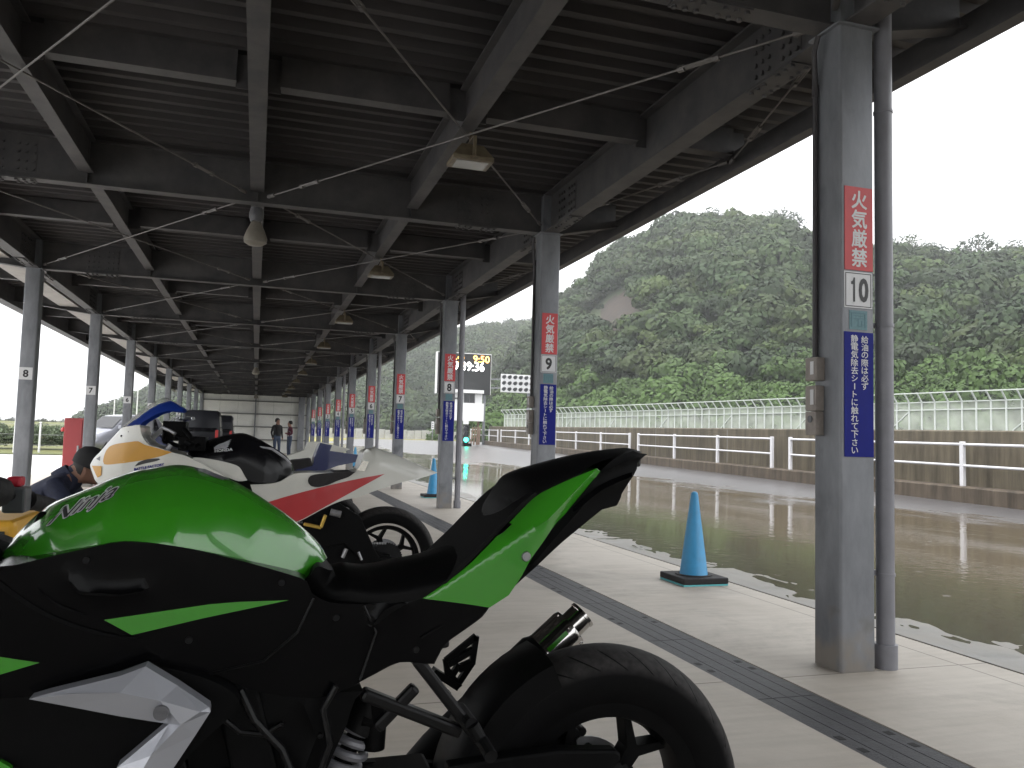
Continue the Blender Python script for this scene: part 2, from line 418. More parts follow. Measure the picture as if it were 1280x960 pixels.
def lane_mat(name, dry=(.068, .065, .067), puddle_lo=.42, puddle_hi=.56, near=True):
    """wet asphalt: rough wet film and mirror-like standing water"""
    m, t, b = new_mat(name)
    tc = t.nodes.new('ShaderNodeTexCoord'); P = tc.outputs['Object']
    sx = t.nodes.new('ShaderNodeSeparateXYZ'); link(t, P, sx.inputs[0])
    n1 = t.nodes.new('ShaderNodeTexNoise'); n1.inputs['Scale'].default_value = .30; n1.inputs['Detail'].default_value = 7; n1.inputs['Roughness'].default_value = .6
    mp = t.nodes.new('ShaderNodeMapping'); mp.inputs['Scale'].default_value = (1.0, .35, 1)
    link(t, P, mp.inputs[0]); link(t, mp.outputs[0], n1.inputs[0])
    # standing water lies along the apron, thinner towards the wall
    xr = t.nodes.new('ShaderNodeMapRange'); xr.inputs[1].default_value = 7.5; xr.inputs[2].default_value = 12.5; xr.inputs[3].default_value = .33; xr.inputs[4].default_value = -.22
    link(t, sx.outputs[0], xr.inputs[0])
    yr = t.nodes.new('ShaderNodeMapRange'); yr.inputs[1].default_value = 22; yr.inputs[2].default_value = 40; yr.inputs[3].default_value = 0; yr.inputs[4].default_value = -.18
    link(t, sx.outputs[1], yr.inputs[0])
    ad = t.nodes.new('ShaderNodeMath'); ad.operation = 'ADD'; link(t, n1.outputs['Fac'], ad.inputs[0]); link(t, xr.outputs[0], ad.inputs[1])
    ad2 = t.nodes.new('ShaderNodeMath'); ad2.operation = 'ADD'; link(t, ad.outputs[0], ad2.inputs[0]); link(t, yr.outputs[0], ad2.inputs[1])
    pd = t.nodes.new('ShaderNodeMapRange'); pd.interpolation_type = 'SMOOTHSTEP'; pd.inputs[1].default_value = puddle_lo; pd.inputs[2].default_value = puddle_hi
    link(t, ad2.outputs[0], pd.inputs[0])
    fine = t.nodes.new('ShaderNodeTexNoise'); fine.inputs['Scale'].default_value = 90; fine.inputs['Detail'].default_value = 3; link(t, P, fine.inputs[0])
    # colours
    mx = t.nodes.new('ShaderNodeMix'); mx.data_type = 'RGBA'
    mx.inputs[6].default_value = (*dry, 1); mx.inputs[7].default_value = (.078, .062, .040, 1)
    link(t, pd.outputs[0], mx.inputs[0])
    link(t, mx.outputs[2], b.inputs['Base Color'])
    rg = t.nodes.new('ShaderNodeMapRange'); rg.inputs[3].default_value = .34; rg.inputs[4].default_value = .06
    link(t, pd.outputs[0], rg.inputs[0]); link(t, rg.outputs[0], b.inputs['Roughness'])
    b.inputs['IOR'].default_value = 1.38
    # ripples of rain on the water, grain on the asphalt
    rip = t.nodes.new('ShaderNodeTexNoise'); rip.inputs['Scale'].default_value = 7; rip.inputs['Detail'].default_value = 3; link(t, P, rip.inputs[0])
    dv = t.nodes.new('ShaderNodeTexVoronoi'); dv.inputs['Scale'].default_value = 3.2; dv.inputs['Randomness'].default_value = 1; link(t, P, dv.inputs['Vector'])
    ring = t.nodes.new('ShaderNodeMath'); ring.operation = 'MULTIPLY'; ring.inputs[1].default_value = 75; link(t, dv.outputs['Distance'], ring.inputs[0])
    sn = t.nodes.new('ShaderNodeMath'); sn.operation = 'SINE'; link(t, ring.outputs[0], sn.inputs[0])
    dm = t.nodes.new('ShaderNodeMapRange'); dm.inputs[1].default_value = .03; dm.inputs[2].default_value = .15; dm.inputs[3].default_value = .55; dm.inputs[4].default_value = 0
    link(t, dv.outputs['Distance'], dm.inputs[0])
    rm = t.nodes.new('ShaderNodeMath'); rm.operation = 'MULTIPLY'; link(t, sn.outputs[0], rm.inputs[0]); link(t, dm.outputs[0], rm.inputs[1])
    hs1 = t.nodes.new('ShaderNodeMath'); hs1.operation = 'ADD'; link(t, rip.outputs['Fac'], hs1.inputs[0]); link(t, rm.outputs[0], hs1.inputs[1])
    pn = t.nodes.new('ShaderNodeTexNoise'); pn.inputs['Scale'].default_value = .55; pn.inputs['Detail'].default_value = 3; link(t, mp.outputs[0], pn.inputs[0])
    pr_ = t.nodes.new('ShaderNodeMapRange'); pr_.inputs[1].default_value = .44; pr_.inputs[2].default_value = .66; pr_.inputs[3].default_value = .22; pr_.inputs[4].default_value = 1.6; link(t, pn.outputs['Fac'], pr_.inputs[0])
    hm = t.nodes.new('ShaderNodeMix'); hm.data_type = 'FLOAT'
    link(t, pd.outputs[0], hm.inputs[0]); 
    fs = t.nodes.new('ShaderNodeMath'); fs.operation = 'MULTIPLY'; fs.inputs[1].default_value = .55; link(t, fine.outputs['Fac'], fs.inputs[0])
    ws = t.nodes.new('ShaderNodeMath'); ws.operation = 'MULTIPLY'; link(t, pr_.outputs[0], ws.inputs[1]); link(t, hs1.outputs[0], ws.inputs[0])
    link(t, fs.outputs[0], hm.inputs[2]); link(t, ws.outputs[0], hm.inputs[3])
    bp = t.nodes.new('ShaderNodeBump'); bp.inputs['Strength'].default_value = .16; bp.inputs['Distance'].default_value = .02
    link(t, hm.outputs[0], bp.inputs['Height']); link(t, bp.outputs[0], b.inputs['Normal'])
    return m


def stained_wall_mat(name, c1, c2):
    m, t, b = new_mat(name)
    tc = t.nodes.new('ShaderNodeTexCoord'); P = tc.outputs['Object']
    mp = t.nodes.new('ShaderNodeMapping'); mp.inputs['Scale'].default_value = (2.5, 2.5, .28); link(t, P, mp.inputs[0])
    n = t.nodes.new('ShaderNodeTexNoise'); n.inputs['Scale'].default_value = 1.6; n.inputs['Detail'].default_value = 9; n.inputs['Roughness'].default_value = .7; link(t, mp.outputs[0], n.inputs[0])
    n2 = t.nodes.new('ShaderNodeTexNoise'); n2.inputs['Scale'].default_value = .7; n2.inputs['Detail'].default_value = 4; link(t, P, n2.inputs[0])
    r = t.nodes.new('ShaderNodeMapRange'); r.inputs[1].default_value = .36; r.inputs[2].default_value = .64; link(t, n.outputs['Fac'], r.inputs[0])
    mx = t.nodes.new('ShaderNodeMix'); mx.data_type = 'RGBA'; mx.inputs[6].default_value = (*c1, 1); mx.inputs[7].default_value = (*c2, 1)
    link(t, r.outputs[0], mx.inputs[0])
    m2 = t.nodes.new('ShaderNodeMix'); m2.data_type = 'RGBA'; m2.blend_type = 'MULTIPLY'; m2.inputs[0].default_value = .5
    link(t, mx.outputs[2], m2.inputs[6]); link(t, n2.outputs['Fac'], m2.inputs[7])
    link(t, m2.outputs[2], b.inputs['Base Color']); b.inputs['Roughness'].default_value = .7
    return m


def tint_mat(name, rough=.65, base=(1, 1, 1)):
    m, t, b = new_mat(name)
    a = t.nodes.new('ShaderNodeAttribute'); a.attribute_name = 'tint'
    link(t, a.outputs['Color'], b.inputs['Base Color'])
    b.inputs['Roughness'].default_value = rough; b.inputs['Specular IOR Level'].default_value = .25
    return m


def tyre_mat():
    m, t, b = new_mat('tyre_rubber')
    tc = t.nodes.new('ShaderNodeTexCoord'); P = tc.outputs['Object']
    sx = t.nodes.new('ShaderNodeSeparateXYZ'); link(t, P, sx.inputs[0])
    an = t.nodes.new('ShaderNodeMath'); an.operation = 'ARCTAN2'; link(t, sx.outputs[2], an.inputs[0]); link(t, sx.outputs[0], an.inputs[1])
    rad = t.nodes.new('ShaderNodeVectorMath'); rad.operation = 'LENGTH'
    cb = t.nodes.new('ShaderNodeCombineXYZ'); link(t, sx.outputs[0], cb.inputs[0]); link(t, sx.outputs[2], cb.inputs[2]); link(t, cb.outputs[0], rad.inputs[0])
    # slanted sipes: sin(k*angle + m*radius)
    a1 = t.nodes.new('ShaderNodeMath'); a1.operation = 'MULTIPLY'; a1.inputs[1].default_value = 30; link(t, an.outputs[0], a1.inputs[0])
    r1 = t.nodes.new('ShaderNodeMath'); r1.operation = 'MULTIPLY_ADD'; r1.inputs[1].default_value = -170; link(t, rad.outputs['Value'], r1.inputs[0]); link(t, a1.outputs[0], r1.inputs[2])
    sn = t.nodes.new('ShaderNodeMath'); sn.operation = 'SINE'; link(t, r1.outputs[0], sn.inputs[0])
    gt = t.nodes.new('ShaderNodeMapRange'); gt.inputs[1].default_value = .965; gt.inputs[2].default_value = .985; link(t, sn.outputs[0], gt.inputs[0])
    w1 = t.nodes.new('ShaderNodeMapRange'); w1.inputs[1].default_value = .281; w1.inputs[2].default_value = .284; link(t, rad.outputs['Value'], w1.inputs[0])
    w2 = t.nodes.new('ShaderNodeMapRange'); w2.inputs[1].default_value = .3125; w2.inputs[2].default_value = .309; link(t, rad.outputs['Value'], w2.inputs[0])
    mm = t.nodes.new('ShaderNodeMath'); mm.operation = 'MULTIPLY'; link(t, gt.outputs[0], mm.inputs[0]); link(t, w1.outputs[0], mm.inputs[1])
    m2 = t.nodes.new('ShaderNodeMath'); m2.operation = 'MULTIPLY'; link(t, mm.outputs[0], m2.inputs[0]); link(t, w2.outputs[0], m2.inputs[1])
    nz = t.nodes.new('ShaderNodeTexNoise'); nz.inputs['Scale'].default_value = 60; nz.inputs['Detail'].default_value = 6; link(t, P, nz.inputs[0])
    # worn grey tread above the sidewall
    wt = t.nodes.new('ShaderNodeMapRange'); wt.inputs[1].default_value = .272; wt.inputs[2].default_value = .29; link(t, rad.outputs['Value'], wt.inputs[0])
    wn = t.nodes.new('ShaderNodeMath'); wn.operation = 'MULTIPLY'; link(t, wt.outputs[0], wn.inputs[0]); link(t, nz.outputs['Fac'], wn.inputs[1])
    mx = t.nodes.new('ShaderNodeMix'); mx.data_type = 'RGBA'; mx.inputs[6].default_value = (.0028, .0028, .003, 1); mx.inputs[7].default_value = (.062, .058, .057, 1)
    link(t, wn.outputs[0], mx.inputs[0])
    mx2 = t.nodes.new('ShaderNodeMix'); mx2.data_type = 'RGBA'; mx2.inputs[7].default_value = (.002, .002, .002, 1)
    link(t, m2.outputs[0], mx2.inputs[0]); link(t, mx.outputs[2], mx2.inputs[6]); link(t, mx2.outputs[2], b.inputs['Base Color'])
    b.inputs['Roughness'].default_value = .6; b.inputs['Specular IOR Level'].default_value = .08
    hh = t.nodes.new('ShaderNodeMath'); hh.operation = 'MULTIPLY_ADD'; hh.inputs[1].default_value = -1; link(t, m2.outputs[0], hh.inputs[0])
    ns = t.nodes.new('ShaderNodeMath'); ns.operation = 'MULTIPLY'; ns.inputs[1].default_value = .15; link(t, nz.outputs['Fac'], ns.inputs[0]); link(t, ns.outputs[0], hh.inputs[2])
    bp = t.nodes.new('ShaderNodeBump'); bp.inputs['Strength'].default_value = .6; bp.inputs['Distance'].default_value = .004
    link(t, hh.outputs[0], bp.inputs['Height']); link(t, bp.outputs[0], b.inputs['Normal'])
    return m


def mesh_panel_mat():
    m, t, b = new_mat('fine_wire_mesh')
    o = t.nodes['Material Output']
    b.inputs['Base Color'].default_value = (.40, .43, .38, 1); b.inputs['Roughness'].default_value = .6
    tr = t.nodes.new('ShaderNodeBsdfTransparent')
    tc = t.nodes.new('ShaderNodeTexCoord'); n = t.nodes.new('ShaderNodeTexNoise'); n.inputs['Scale'].default_value = .9; n.inputs['Detail'].default_value = 5
    link(t, tc.outputs['Object'], n.inputs[0])
    r = t.nodes.new('ShaderNodeMapRange'); r.inputs[1].default_value = .35; r.inputs[2].default_value = .65; r.inputs[3].default_value = .42; r.inputs[4].default_value = .72
    link(t, n.outputs['Fac'], r.inputs[0])
    mx = t.nodes.new('ShaderNodeMixShader'); link(t, r.outputs[0], mx.inputs[0]); link(t, tr.outputs[0], mx.inputs[1]); link(t, b.outputs[0], mx.inputs[2]); link(t, mx.outputs[0], o.inputs[0])
    return m


M['concrete'] = concrete_mat()
M['kerb'] = mat('kerb_concrete', (.27, .25, .22), .45, c2=(.11, .105, .095), scale=2.2, detail=8, bump=.1, bscale=40, rvar=.2)
M['lane'] = lane_mat('wet_asphalt')
M['paddock'] = mat('wet_pale_paving', (.52, .52, .52), .35, var=.1, scale=.6, detail=6, rvar=.12)
def add_grime(m):
    t = m.node_tree; b_ = t.nodes['Principled BSDF']; src = b_.inputs['Base Color'].links[0].from_socket
    tc = t.nodes.new('ShaderNodeTexCoord'); sx = t.nodes.new('ShaderNodeSeparateXYZ'); link(t, tc.outputs['Object'], sx.inputs[0])
    n = t.nodes.new('ShaderNodeTexNoise'); n.inputs['Scale'].default_value = 9; n.inputs['Detail'].default_value = 8; link(t, tc.outputs['Object'], n.inputs[0])
    zr = t.nodes.new('ShaderNodeMapRange'); zr.inputs[1].default_value = .55; zr.inputs[2].default_value = .0; zr.inputs[3].default_value = -.45; zr.inputs[4].default_value = .32; link(t, sx.outputs[2], zr.inputs[0])
    ad = t.nodes.new('ShaderNodeMath'); ad.operation = 'ADD'; link(t, n.outputs['Fac'], ad.inputs[0]); link(t, zr.outputs[0], ad.inputs[1])
    r = t.nodes.new('ShaderNodeMapRange'); r.inputs[1].default_value = .5; r.inputs[2].default_value = .8; r.inputs[4].default_value = .75; link(t, ad.outputs[0], r.inputs[0])
    mx = t.nodes.new('ShaderNodeMix'); mx.data_type = 'RGBA'; mx.inputs[7].default_value = (.21, .185, .155, 1); link(t, r.outputs[0], mx.inputs[0]); link(t, src, mx.inputs[6])
    n2 = t.nodes.new('ShaderNodeTexNoise'); n2.inputs['Scale'].default_value = 4.5; n2.inputs['Detail'].default_value = 6; link(t, tc.outputs['Object'], n2.inputs[0])
    r2 = t.nodes.new('ShaderNodeMapRange'); r2.inputs[1].default_value = .60; r2.inputs[2].default_value = .72; r2.inputs[4].default_value = .55; link(t, n2.outputs['Fac'], r2.inputs[0])
    mx2 = t.nodes.new('ShaderNodeMix'); mx2.data_type = 'RGBA'; mx2.inputs[7].default_value = (.075, .08, .09, 1); link(t, r2.outputs[0], mx2.inputs[0]); link(t, mx.outputs[2], mx2.inputs[6])
    link(t, mx2.outputs[2], b_.inputs['Base Color'])


add_grime(M['galv'])
M['soil'] = mat('ground_soil', (.06, .07, .035), .9, var=.3, scale=.5)
M['grass'] = mat('mown_grass', (0.075, 0.0975, 0.02625), .9, c2=(0.12, 0.1125, 0.0375), scale=.6, detail=8)
M['drygrass'] = mat('yellow_grass', (0.255, 0.2175, 0.06), .9, c2=(0.1425, 0.15, 0.045), scale=.7, detail=8)
M['wall'] = stained_wall_mat('stained_concrete_wall', (.048, .038, .023), (.135, .113, .076))
M['wallkerb'] = stained_wall_mat('stained_concrete_kerb', (.036, .026, .016), (.115, .088, .062))
M['barrier'] = mat('pale_barrier', (0.3, 0.3, 0.2775), .7, var=.15, scale=1)
M['grate'] = mat('iron_grate', (0.0396, 0.0396, 0.04464), .55, .4, var=.25, scale=20, bump=.5, bscale=160)
M['slot'] = mat('grate_slot', (.006, .006, .006), .8)
M['leaf'] = tint_mat('leaf_clumps')
M['tyre'] = tyre_mat()
M['mesh'] = mesh_panel_mat()


# ------------------------------------------------------------------ lettering
def text_tris(body, size=1, shear=0, bold=0, spacing=1):
    cu = bpy.data.curves.new('lettering', 'FONT'); cu.body = body; cu.size = size; cu.shear = shear; cu.offset = bold
    cu.space_character = spacing; cu.resolution_u = 3
    cu.align_x = 'CENTER'; cu.align_y = 'CENTER'
    o = bpy.data.objects.new('lettering', cu); col.objects.link(o)
    dg = bpy.context.evaluated_depsgraph_get()
    me = bpy.data.meshes.new_from_object(o.evaluated_get(dg))
    v = [(p.co.x, p.co.y) for p in me.vertices]; f = [tuple(p.vertices) for p in me.polygons]
    bpy.data.objects.remove(o); bpy.data.curves.remove(cu); bpy.data.meshes.remove(me)
    return v, f


ONE = ([(-.06, -.5), (.09, -.5), (.09, .5), (-.02, .5), (-.06, .41), (-.13, .345), (-.22, .33), (-.22, .215), (-.06, .215)], [(0, 1, 2, 8), (2, 3, 4, 8), (4, 5, 6, 8), (6, 7, 8)])


def number(k, w, h, bold):
    """plate numerals, the 1 drawn with its flag"""
    out = []
    ch = str(k); cw = w / len(ch)
    for i, c_ in enumerate(ch):
        x = (i - (len(ch) - 1) / 2) * cw
        if c_ == '1': a, f = np.array(ONE[0]) * [h * .62, h] + [h * .03, 0], ONE[1]; a = np.concatenate([a, np.zeros((len(a), 1))], 1)
        else: a, f = fit_text(c_, w=cw * (.94 if len(ch) > 1 else 1), h=h, bold=bold)
        out.append((a + [x, 0, 0], f))
    return out


def embolden(a, f, bold):
    """thicker strokes: copies shifted all round, each a hair above the one before; third column = extra lift"""
    a = np.concatenate([a, np.zeros((len(a), 1))], 1)
    if not bold: return a, f
    A, F = [], []
    n = 12 if bold > .03 else 8
    for i in range(n + 1):
        d = np.array([0, 0, i * 2.5e-5]) if i == n else np.array([bold * math.cos(6.2832 * i / n), bold * math.sin(6.2832 * i / n), i * 2.5e-5])
        F += [tuple(q + i * len(a) for q in t_) for t_ in f]; A.append(a + d)
    return np.concatenate(A), F


def fit_text(body, w=None, h=None, **k):
    """2D lettering centred on 0,0 and stretched to w x h"""
    bold = k.pop('bold', 0)
    v, f = text_tris(body, 1, **k)
    a = np.array(v); lo, hi = a.min(0), a.max(0); a = a - (lo + hi) / 2; e = hi - lo + 2 * abs(bold)
    sx = w / e[0] if w else None; sy = h / e[1] if h else None
    a, f = embolden(a, f, bold)
    a = a * [sx or sy, sy or sx, 1]
    return a, f


# ================================================================== SETTING
XL0, XL1 = -3.005, -2.82       # left column faces
XR0, XR1 = 2.668, 2.870       # right column faces
CW = .195
Y10, BAY = 3.245, 4.408
ZB = 3.163                     # underside of the steel


def cy_(k): return Y10 + BAY * (10 - k)


b = MB(); b.add([(-1500, -600, -.09), (1500, -600, -.09), (1500, 2500, -.09), (-1500, 2500, -.09)], [(0, 1, 2, 3)])
tag(b.build('ground', M['soil']), kind='structure')
b = MB(); b.add([(-70, -40, -.03), (-4.75, -40, -.03), (-4.75, 120, -.03), (-70, 120, -.03)], [(0, 1, 2, 3)])
tag(b.build('paddock', M['paddock']), kind='structure')
# apron of concrete with a slot for the drain
GX0, GX1 = 2.045, 2.345
b = MB(); b.box(-4.75, GX0, -16, 52, -.2, 0); b.box(GX1, 3.54, -16, 52, -.2, 0)
b.box(GX0, GX1, -16, 52, -.2, -.05)
tag(b.build('pavement', M['concrete']), kind='structure')
b = MB(); ky = np.arange(-16, 62, .07); kx = np.concatenate([[3.572, 3.572, 3.60], np.linspace(3.63, 4.15, 16)])
kn = np.random.default_rng(5); kz = kn.normal(size=(len(ky), len(kx)))
for _ in range(2): kz = (kz + np.roll(kz, 1, 0) + np.roll(kz, -1, 0) + np.roll(kz, 1, 1) + np.roll(kz, -1, 1)) / 5
slow = np.interp(ky, np.linspace(-16, 62, 90), kn.normal(size=90)) * .0022
v = []
for j, y in enumerate(ky):
    for i, x in enumerate(kx):
        z = -.003 - .030 * max(0, x - 3.60) + (kz[j, i] * .0085 + slow[j] if i > 2 else 0)
        v.append((x, y, -.2 if i == 0 else z - (.012 if abs((y + 16) % 2.03) < .03 and i > 0 else 0)))
n_ = len(kx)
b.add(v, [(j * n_ + i, j * n_ + i + 1, (j + 1) * n_ + i + 1, (j + 1) * n_ + i) for j in range(len(ky) - 1) for i in range(n_ - 1)])
tag(b.build('kerb', M['kerb'], smooth=True, fixn=False), kind='structure')

# pit lane: a sheet that rises gently towards the wall
WA, WB = np.array([14.1, 15.5]), np.array([16.2, 43.7])          # foot of the far kerb in plan


def wall_x(y): return WA[0] + (WB[0] - WA[0]) * (y - WA[1]) / (WB[1] - WA[1])


def lane_z(x, y): return -.012 + .0122 * max(0, y - 11) * min(1, max(0, (x - 6) / 8.)) ** 1.5


xs = np.concatenate([np.linspace(3.64, 16, 25), np.linspace(18, 60, 12)]); ys = np.concatenate([np.linspace(-20, 80, 81), np.linspace(84, 220, 24)])
v = [(x, y, lane_z(x, min(y, 70))) for y in ys for x in xs]
nx = len(xs)
f = [(j * nx + i, j * nx + i + 1, (j + 1) * nx + i + 1, (j + 1) * nx + i) for j in range(len(ys) - 1) for i in range(nx - 1)]
b = MB(); b.add(v, f)
tag(b.build('pit_lane', M['lane'], smooth=True, sharp=0), kind='structure')
b = MB(); b.add([(-4.75, 52, -.02), (3.8, 52, -.02), (3.8, 220, -.02), (-4.75, 220, -.02)], [(0, 1, 2, 3)])
tag(b.build('road', M['lane']), kind='structure')

# far verge behind the lane and grass on the left
b = MB()
P = [(-30, 118), (10, 112), (24, 106), (34, 100)]
v = []
for x, y in P:
    v += [(x, y, .0), (x, y + 14, 1.1), (x, y + 60, 1.6)]
f = []
for i in range(len(P) - 1):
    for k in range(2): f.append((i * 3 + k, i * 3 + 3 + k, i * 3 + 4 + k, i * 3 + 1 + k))
b.add(v, f); tag(b.build('verge', M['drygrass'], smooth=True), kind='structure')
b = MB()
b.add([(-90, 36.5, 0), (-5.2, 36.5, 0), (-5.2, 62, .5), (-90, 62, .5), (-5.2, 100, 1.7), (-90, 100, 1.7)], [(0, 1, 2, 3), (3, 2, 4, 5)])
tag(b.build('grass_verge', M['grass']), kind='structure')


# ------------------------------------------------------------------ hills
def ridge(pts, D, tree):
    az, z = [], []
    for x, y in pts:
        d = ray(x, y); az.append(math.atan2(d[0], d[1])); z.append(CAM_H + D * d[2] / math.hypot(d[0], d[1]) - tree)
    return np.array(az), np.array(z)


D1, D2 = 235., 430.
R1 = ridge([(540, 560), (600, 505), (640, 455), (668, 415), (690, 390), (720, 366), (745, 342), (762, 322), (795, 297), (850, 270), (900, 266), (940, 272),
            (980, 272), (1010, 288), (1060, 304), (1110, 308), (1150, 312), (1200, 318), (1240, 308), (1280, 305), (1400, 300), (1700, 300)], D1, 6.5)
R2 = ridge([(-100, 545), (40, 540), (70, 530), (90, 524), (110, 514), (135, 505), (160, 494), (190, 482), (220, 470), (250, 464), (300, 458), (380, 452), (430, 440),
            (480, 425), (520, 415), (560, 408), (600, 401), (640, 398), (690, 392), (760, 388), (820, 392), (1000, 420)], D2, 7)


def sstep(t): t = np.clip(t, 0, 1); return t * t * (3 - 2 * t)


_nz = [(rng.uniform(.01, .07), rng.uniform(.01, .07), rng.uniform(0, 6.3), rng.uniform(.5, 1.)) for _ in range(14)]


def bumps(x, y):
    s = 0
    for a, c, p, w in _nz: s = s + w * np.sin(a * x * 1.3 + p) * np.cos(c * y * 1.3 + p * 1.7)
    return s * .55


def hill_z(az, r):
    x, y = r * np.sin(az), r * np.cos(az)
    z1r = np.interp(az, *R1); z2r = np.interp(az, *R2)
    r01 = np.interp(az, [.2, .45, .85], [118, 92, 62]); t1 = (r - r01) / (D1 - r01)
    p1 = np.where(t1 < 1, .62 * np.clip(t1, 0, 1) ** .9 + .38 * sstep(t1), 1 - .25 * np.clip((t1 - 1) * 1.2, 0, 1))
    z1 = z1r * p1 + bumps(x, y) * np.clip(t1 * 4, 0, 1) * np.clip((1.25 - t1) * 4, .4, 1)
    r02 = 190.; t2 = (r - r02) / (D2 - r02)
    p2 = np.where(t2 < 1, .5 * np.clip(t2, 0, 1) + .5 * sstep(t2), 1 - .2 * np.clip(t2 - 1, 0, 1))
    z2 = z2r * p2 + bumps(x * .7, y * .7) * np.clip(t2 * 4, 0, 1)
    return np.maximum(np.maximum(z1, z2), -.5)


AZ = np.linspace(-.5, 1.35, 190); RR = np.concatenate([np.linspace(55, 240, 62), np.linspace(250, 560, 36)])
ga, gr = np.meshgrid(AZ, RR)
gz = hill_z(ga, gr)
v = np.stack([gr * np.sin(ga), gr * np.cos(ga), gz], -1).reshape(-1, 3)
na = len(AZ)
f = [(j * na + i, j * na + i + 1, (j + 1) * na + i + 1, (j + 1) * na + i) for j in range(len(RR) - 1) for i in range(na - 1)]
M['hill'] = mat('hill_undergrowth', (0.034, 0.051, 0.0153), .9, c2=(0.0187, 0.0306, 0.0102), scale=.12, detail=8)
M['rock'] = mat('bare_rock', (.040, .023, .014), .9, c2=(.006, .006, .004), scale=.45, detail=9, stretch=(1.6, 1.6, .35), bump=1, bscale=1.2)
# a bare scar of rock on the slope
SC = at_depth(776, 388, 178); sc_az, sc_r = math.atan2(SC[0], SC[1]), math.hypot(SC[0], SC[1])
b = MB(); b.add(v, f)
cen = np.array([v[list(q)].mean(0) for q in f])


def proj_np(P):
    q = P - EYE; z = q @ FWD
    return 640 + CAM_F * (q @ RGT) / z, 480 - CAM_F * (q @ UPV) / z


cx, cyy = proj_np(cen)
cr = np.hypot(cen[:, 0], cen[:, 1])
SCAR = lambda x, y, r: (((x - 774 + (y - 392) * .35) / 26) ** 2 + ((y - 394) / 27) ** 2 < 1) & (r < 232)
b.m = [int(k) for k in SCAR(cx, cyy, cr)]
tag(b.build('hills', [M['hill'], M['rock']], smooth=True, sharp=0, fixn=False), kind='structure')


# ------------------------------------------------------------------ leafy crowns
def crown_template(n, flat=.75, seed=0):
    """leaf clumps (quads) through the shell of a lobed crown of radius 1"""
    g = np.random.default_rng(seed)
    lobes = [(np.array([0, 0, .1]), .72)]
    for k in range(6):
        a = k * 1.047 + g.uniform(-.4, .4)
        lobes.append((np.array([math.cos(a) * .5, math.sin(a) * .5, g.uniform(-.15, .35)]), g.uniform(.34, .5)))
    lobes.append((np.array([.1, -.05, .55]), .38))
    P, N = [], []
    for k in range(n):
        c, r = lobes[g.integers(len(lobes))]
        d = g.normal(size=3); d[2] = abs(d[2]) * .9 - .18; d /= np.linalg.norm(d)
        P.append(c + d * r * g.uniform(.78, 1.08)); N.append(d + g.normal(size=3) * .26)
    P = np.array(P) * [1, 1, flat]; N = np.array(N); N /= np.linalg.norm(N, axis=1)[:, None]
    a = np.cross(N, g.normal(size=(n, 3))); a /= np.linalg.norm(a, axis=1)[:, None]; bb = np.cross(N, a)
    s = g.uniform(.036, .082, (n, 1))
    q = np.stack([P - a * s - bb * s * .6, P + a * s * .9 - bb * s * .8, P + a * s + bb * s * .7, P - a * s * .8 + bb * s], 1)
    shade = g.uniform(.9, 1.1, n) * (1 + .16 * np.clip(P[:, 2], -.6, .6) * 0)
    return q, shade


TEMPL = [crown_template(760, .78, s) for s in range(7)]
FINE = [crown_template(620, .8, 40 + s) for s in range(4)]
for q, s in FINE: q[:] = q.mean(1, keepdims=True) + (q - q.mean(1, keepdims=True)) * .55


def quads_object(name, quads, tint, material, parent=None, org=(0, 0, 0)):
    n = len(quads)
    me = bpy.data.meshes.new(name)
    me.vertices.add(n * 4); me.loops.add(n * 4); me.polygons.add(n)
    me.vertices.foreach_set('co', (quads.reshape(-1, 3) - np.array(org)).astype(np.float32).ravel())
    me.loops.foreach_set('vertex_index', np.arange(n * 4, dtype=np.int32))
    me.polygons.foreach_set('loop_start', np.arange(0, n * 4, 4, dtype=np.int32))
    me.update(calc_edges=True)
    at_ = me.attributes.new('tint', 'FLOAT_COLOR', 'FACE')
    at_.data.foreach_set('color', np.concatenate([tint, np.ones((n, 1))], 1).astype(np.float32).ravel())
    me.materials.append(material)
    o = bpy.data.objects.new(name, me); col.objects.link(o); ORG[o] = Vector(org)
    if parent is not None: o.parent = parent; o.location = Vector(org) - ORG[parent]
    else: o.location = org
    return o


GREENS = np.array([(0.0187, 0.0377, 0.0080), (0.0226, 0.0435, 0.0096), (0.0148, 0.0312, 0.0080), (0.0289, 0.0492, 0.0104), (0.0203, 0.0361, 0.0104), (0.0335, 0.0525, 0.0112)])


def forest(name, azs, rs, size, bright=None, base=-.25):
    Q, T = [], []
    zs = hill_z(azs, rs)
    for a, r, z, s, k in zip(azs, rs, zs, size, range(len(azs))):
        q, sh = TEMPL[rng.integers(len(TEMPL))]
        if r > 262: q, sh = q[::3], sh[::3]
        th = rng.uniform(0, 6.283); c_, s_ = math.cos(th), math.sin(th)
        rot = np.array([[c_, -s_, 0], [s_, c_, 0], [0, 0, 1]])
        sc3 = np.array([s * rng.uniform(.85, 1.2), s * rng.uniform(.85, 1.2), s * rng.uniform(.8, 1.25)])
        Q.append((q @ rot.T) * sc3 + np.array([r * math.sin(a), r * math.cos(a), z + s * .45]))
        g = GREENS[rng.integers(len(GREENS))] * rng.uniform(.62, 1.25)
        if bright is not None and bright[k]: g = np.array((.038, .072, .014)) * rng.uniform(.85, 1.2)
        T.append(sh[:, None] * g[None])
    return tag(quads_object(name, np.concatenate(Q), np.concatenate(T), M['leaf']), kind='stuff')


def scatter(n, az0, az1, r0f, r1, f):
    a = rng.uniform(az0, az1, n * 3); r0 = np.array([r0f(q) for q in a]); r = np.sqrt(rng.uniform(0, 1, n * 3) * (r1 ** 2 - r0 ** 2) + r0 ** 2)
    z = hill_z(a, r); x, y = proj_np(np.stack([r * np.sin(a), r * np.cos(a), z], -1))
    ok = f(x, y, r, z)
    return a[ok][:n], r[ok][:n]


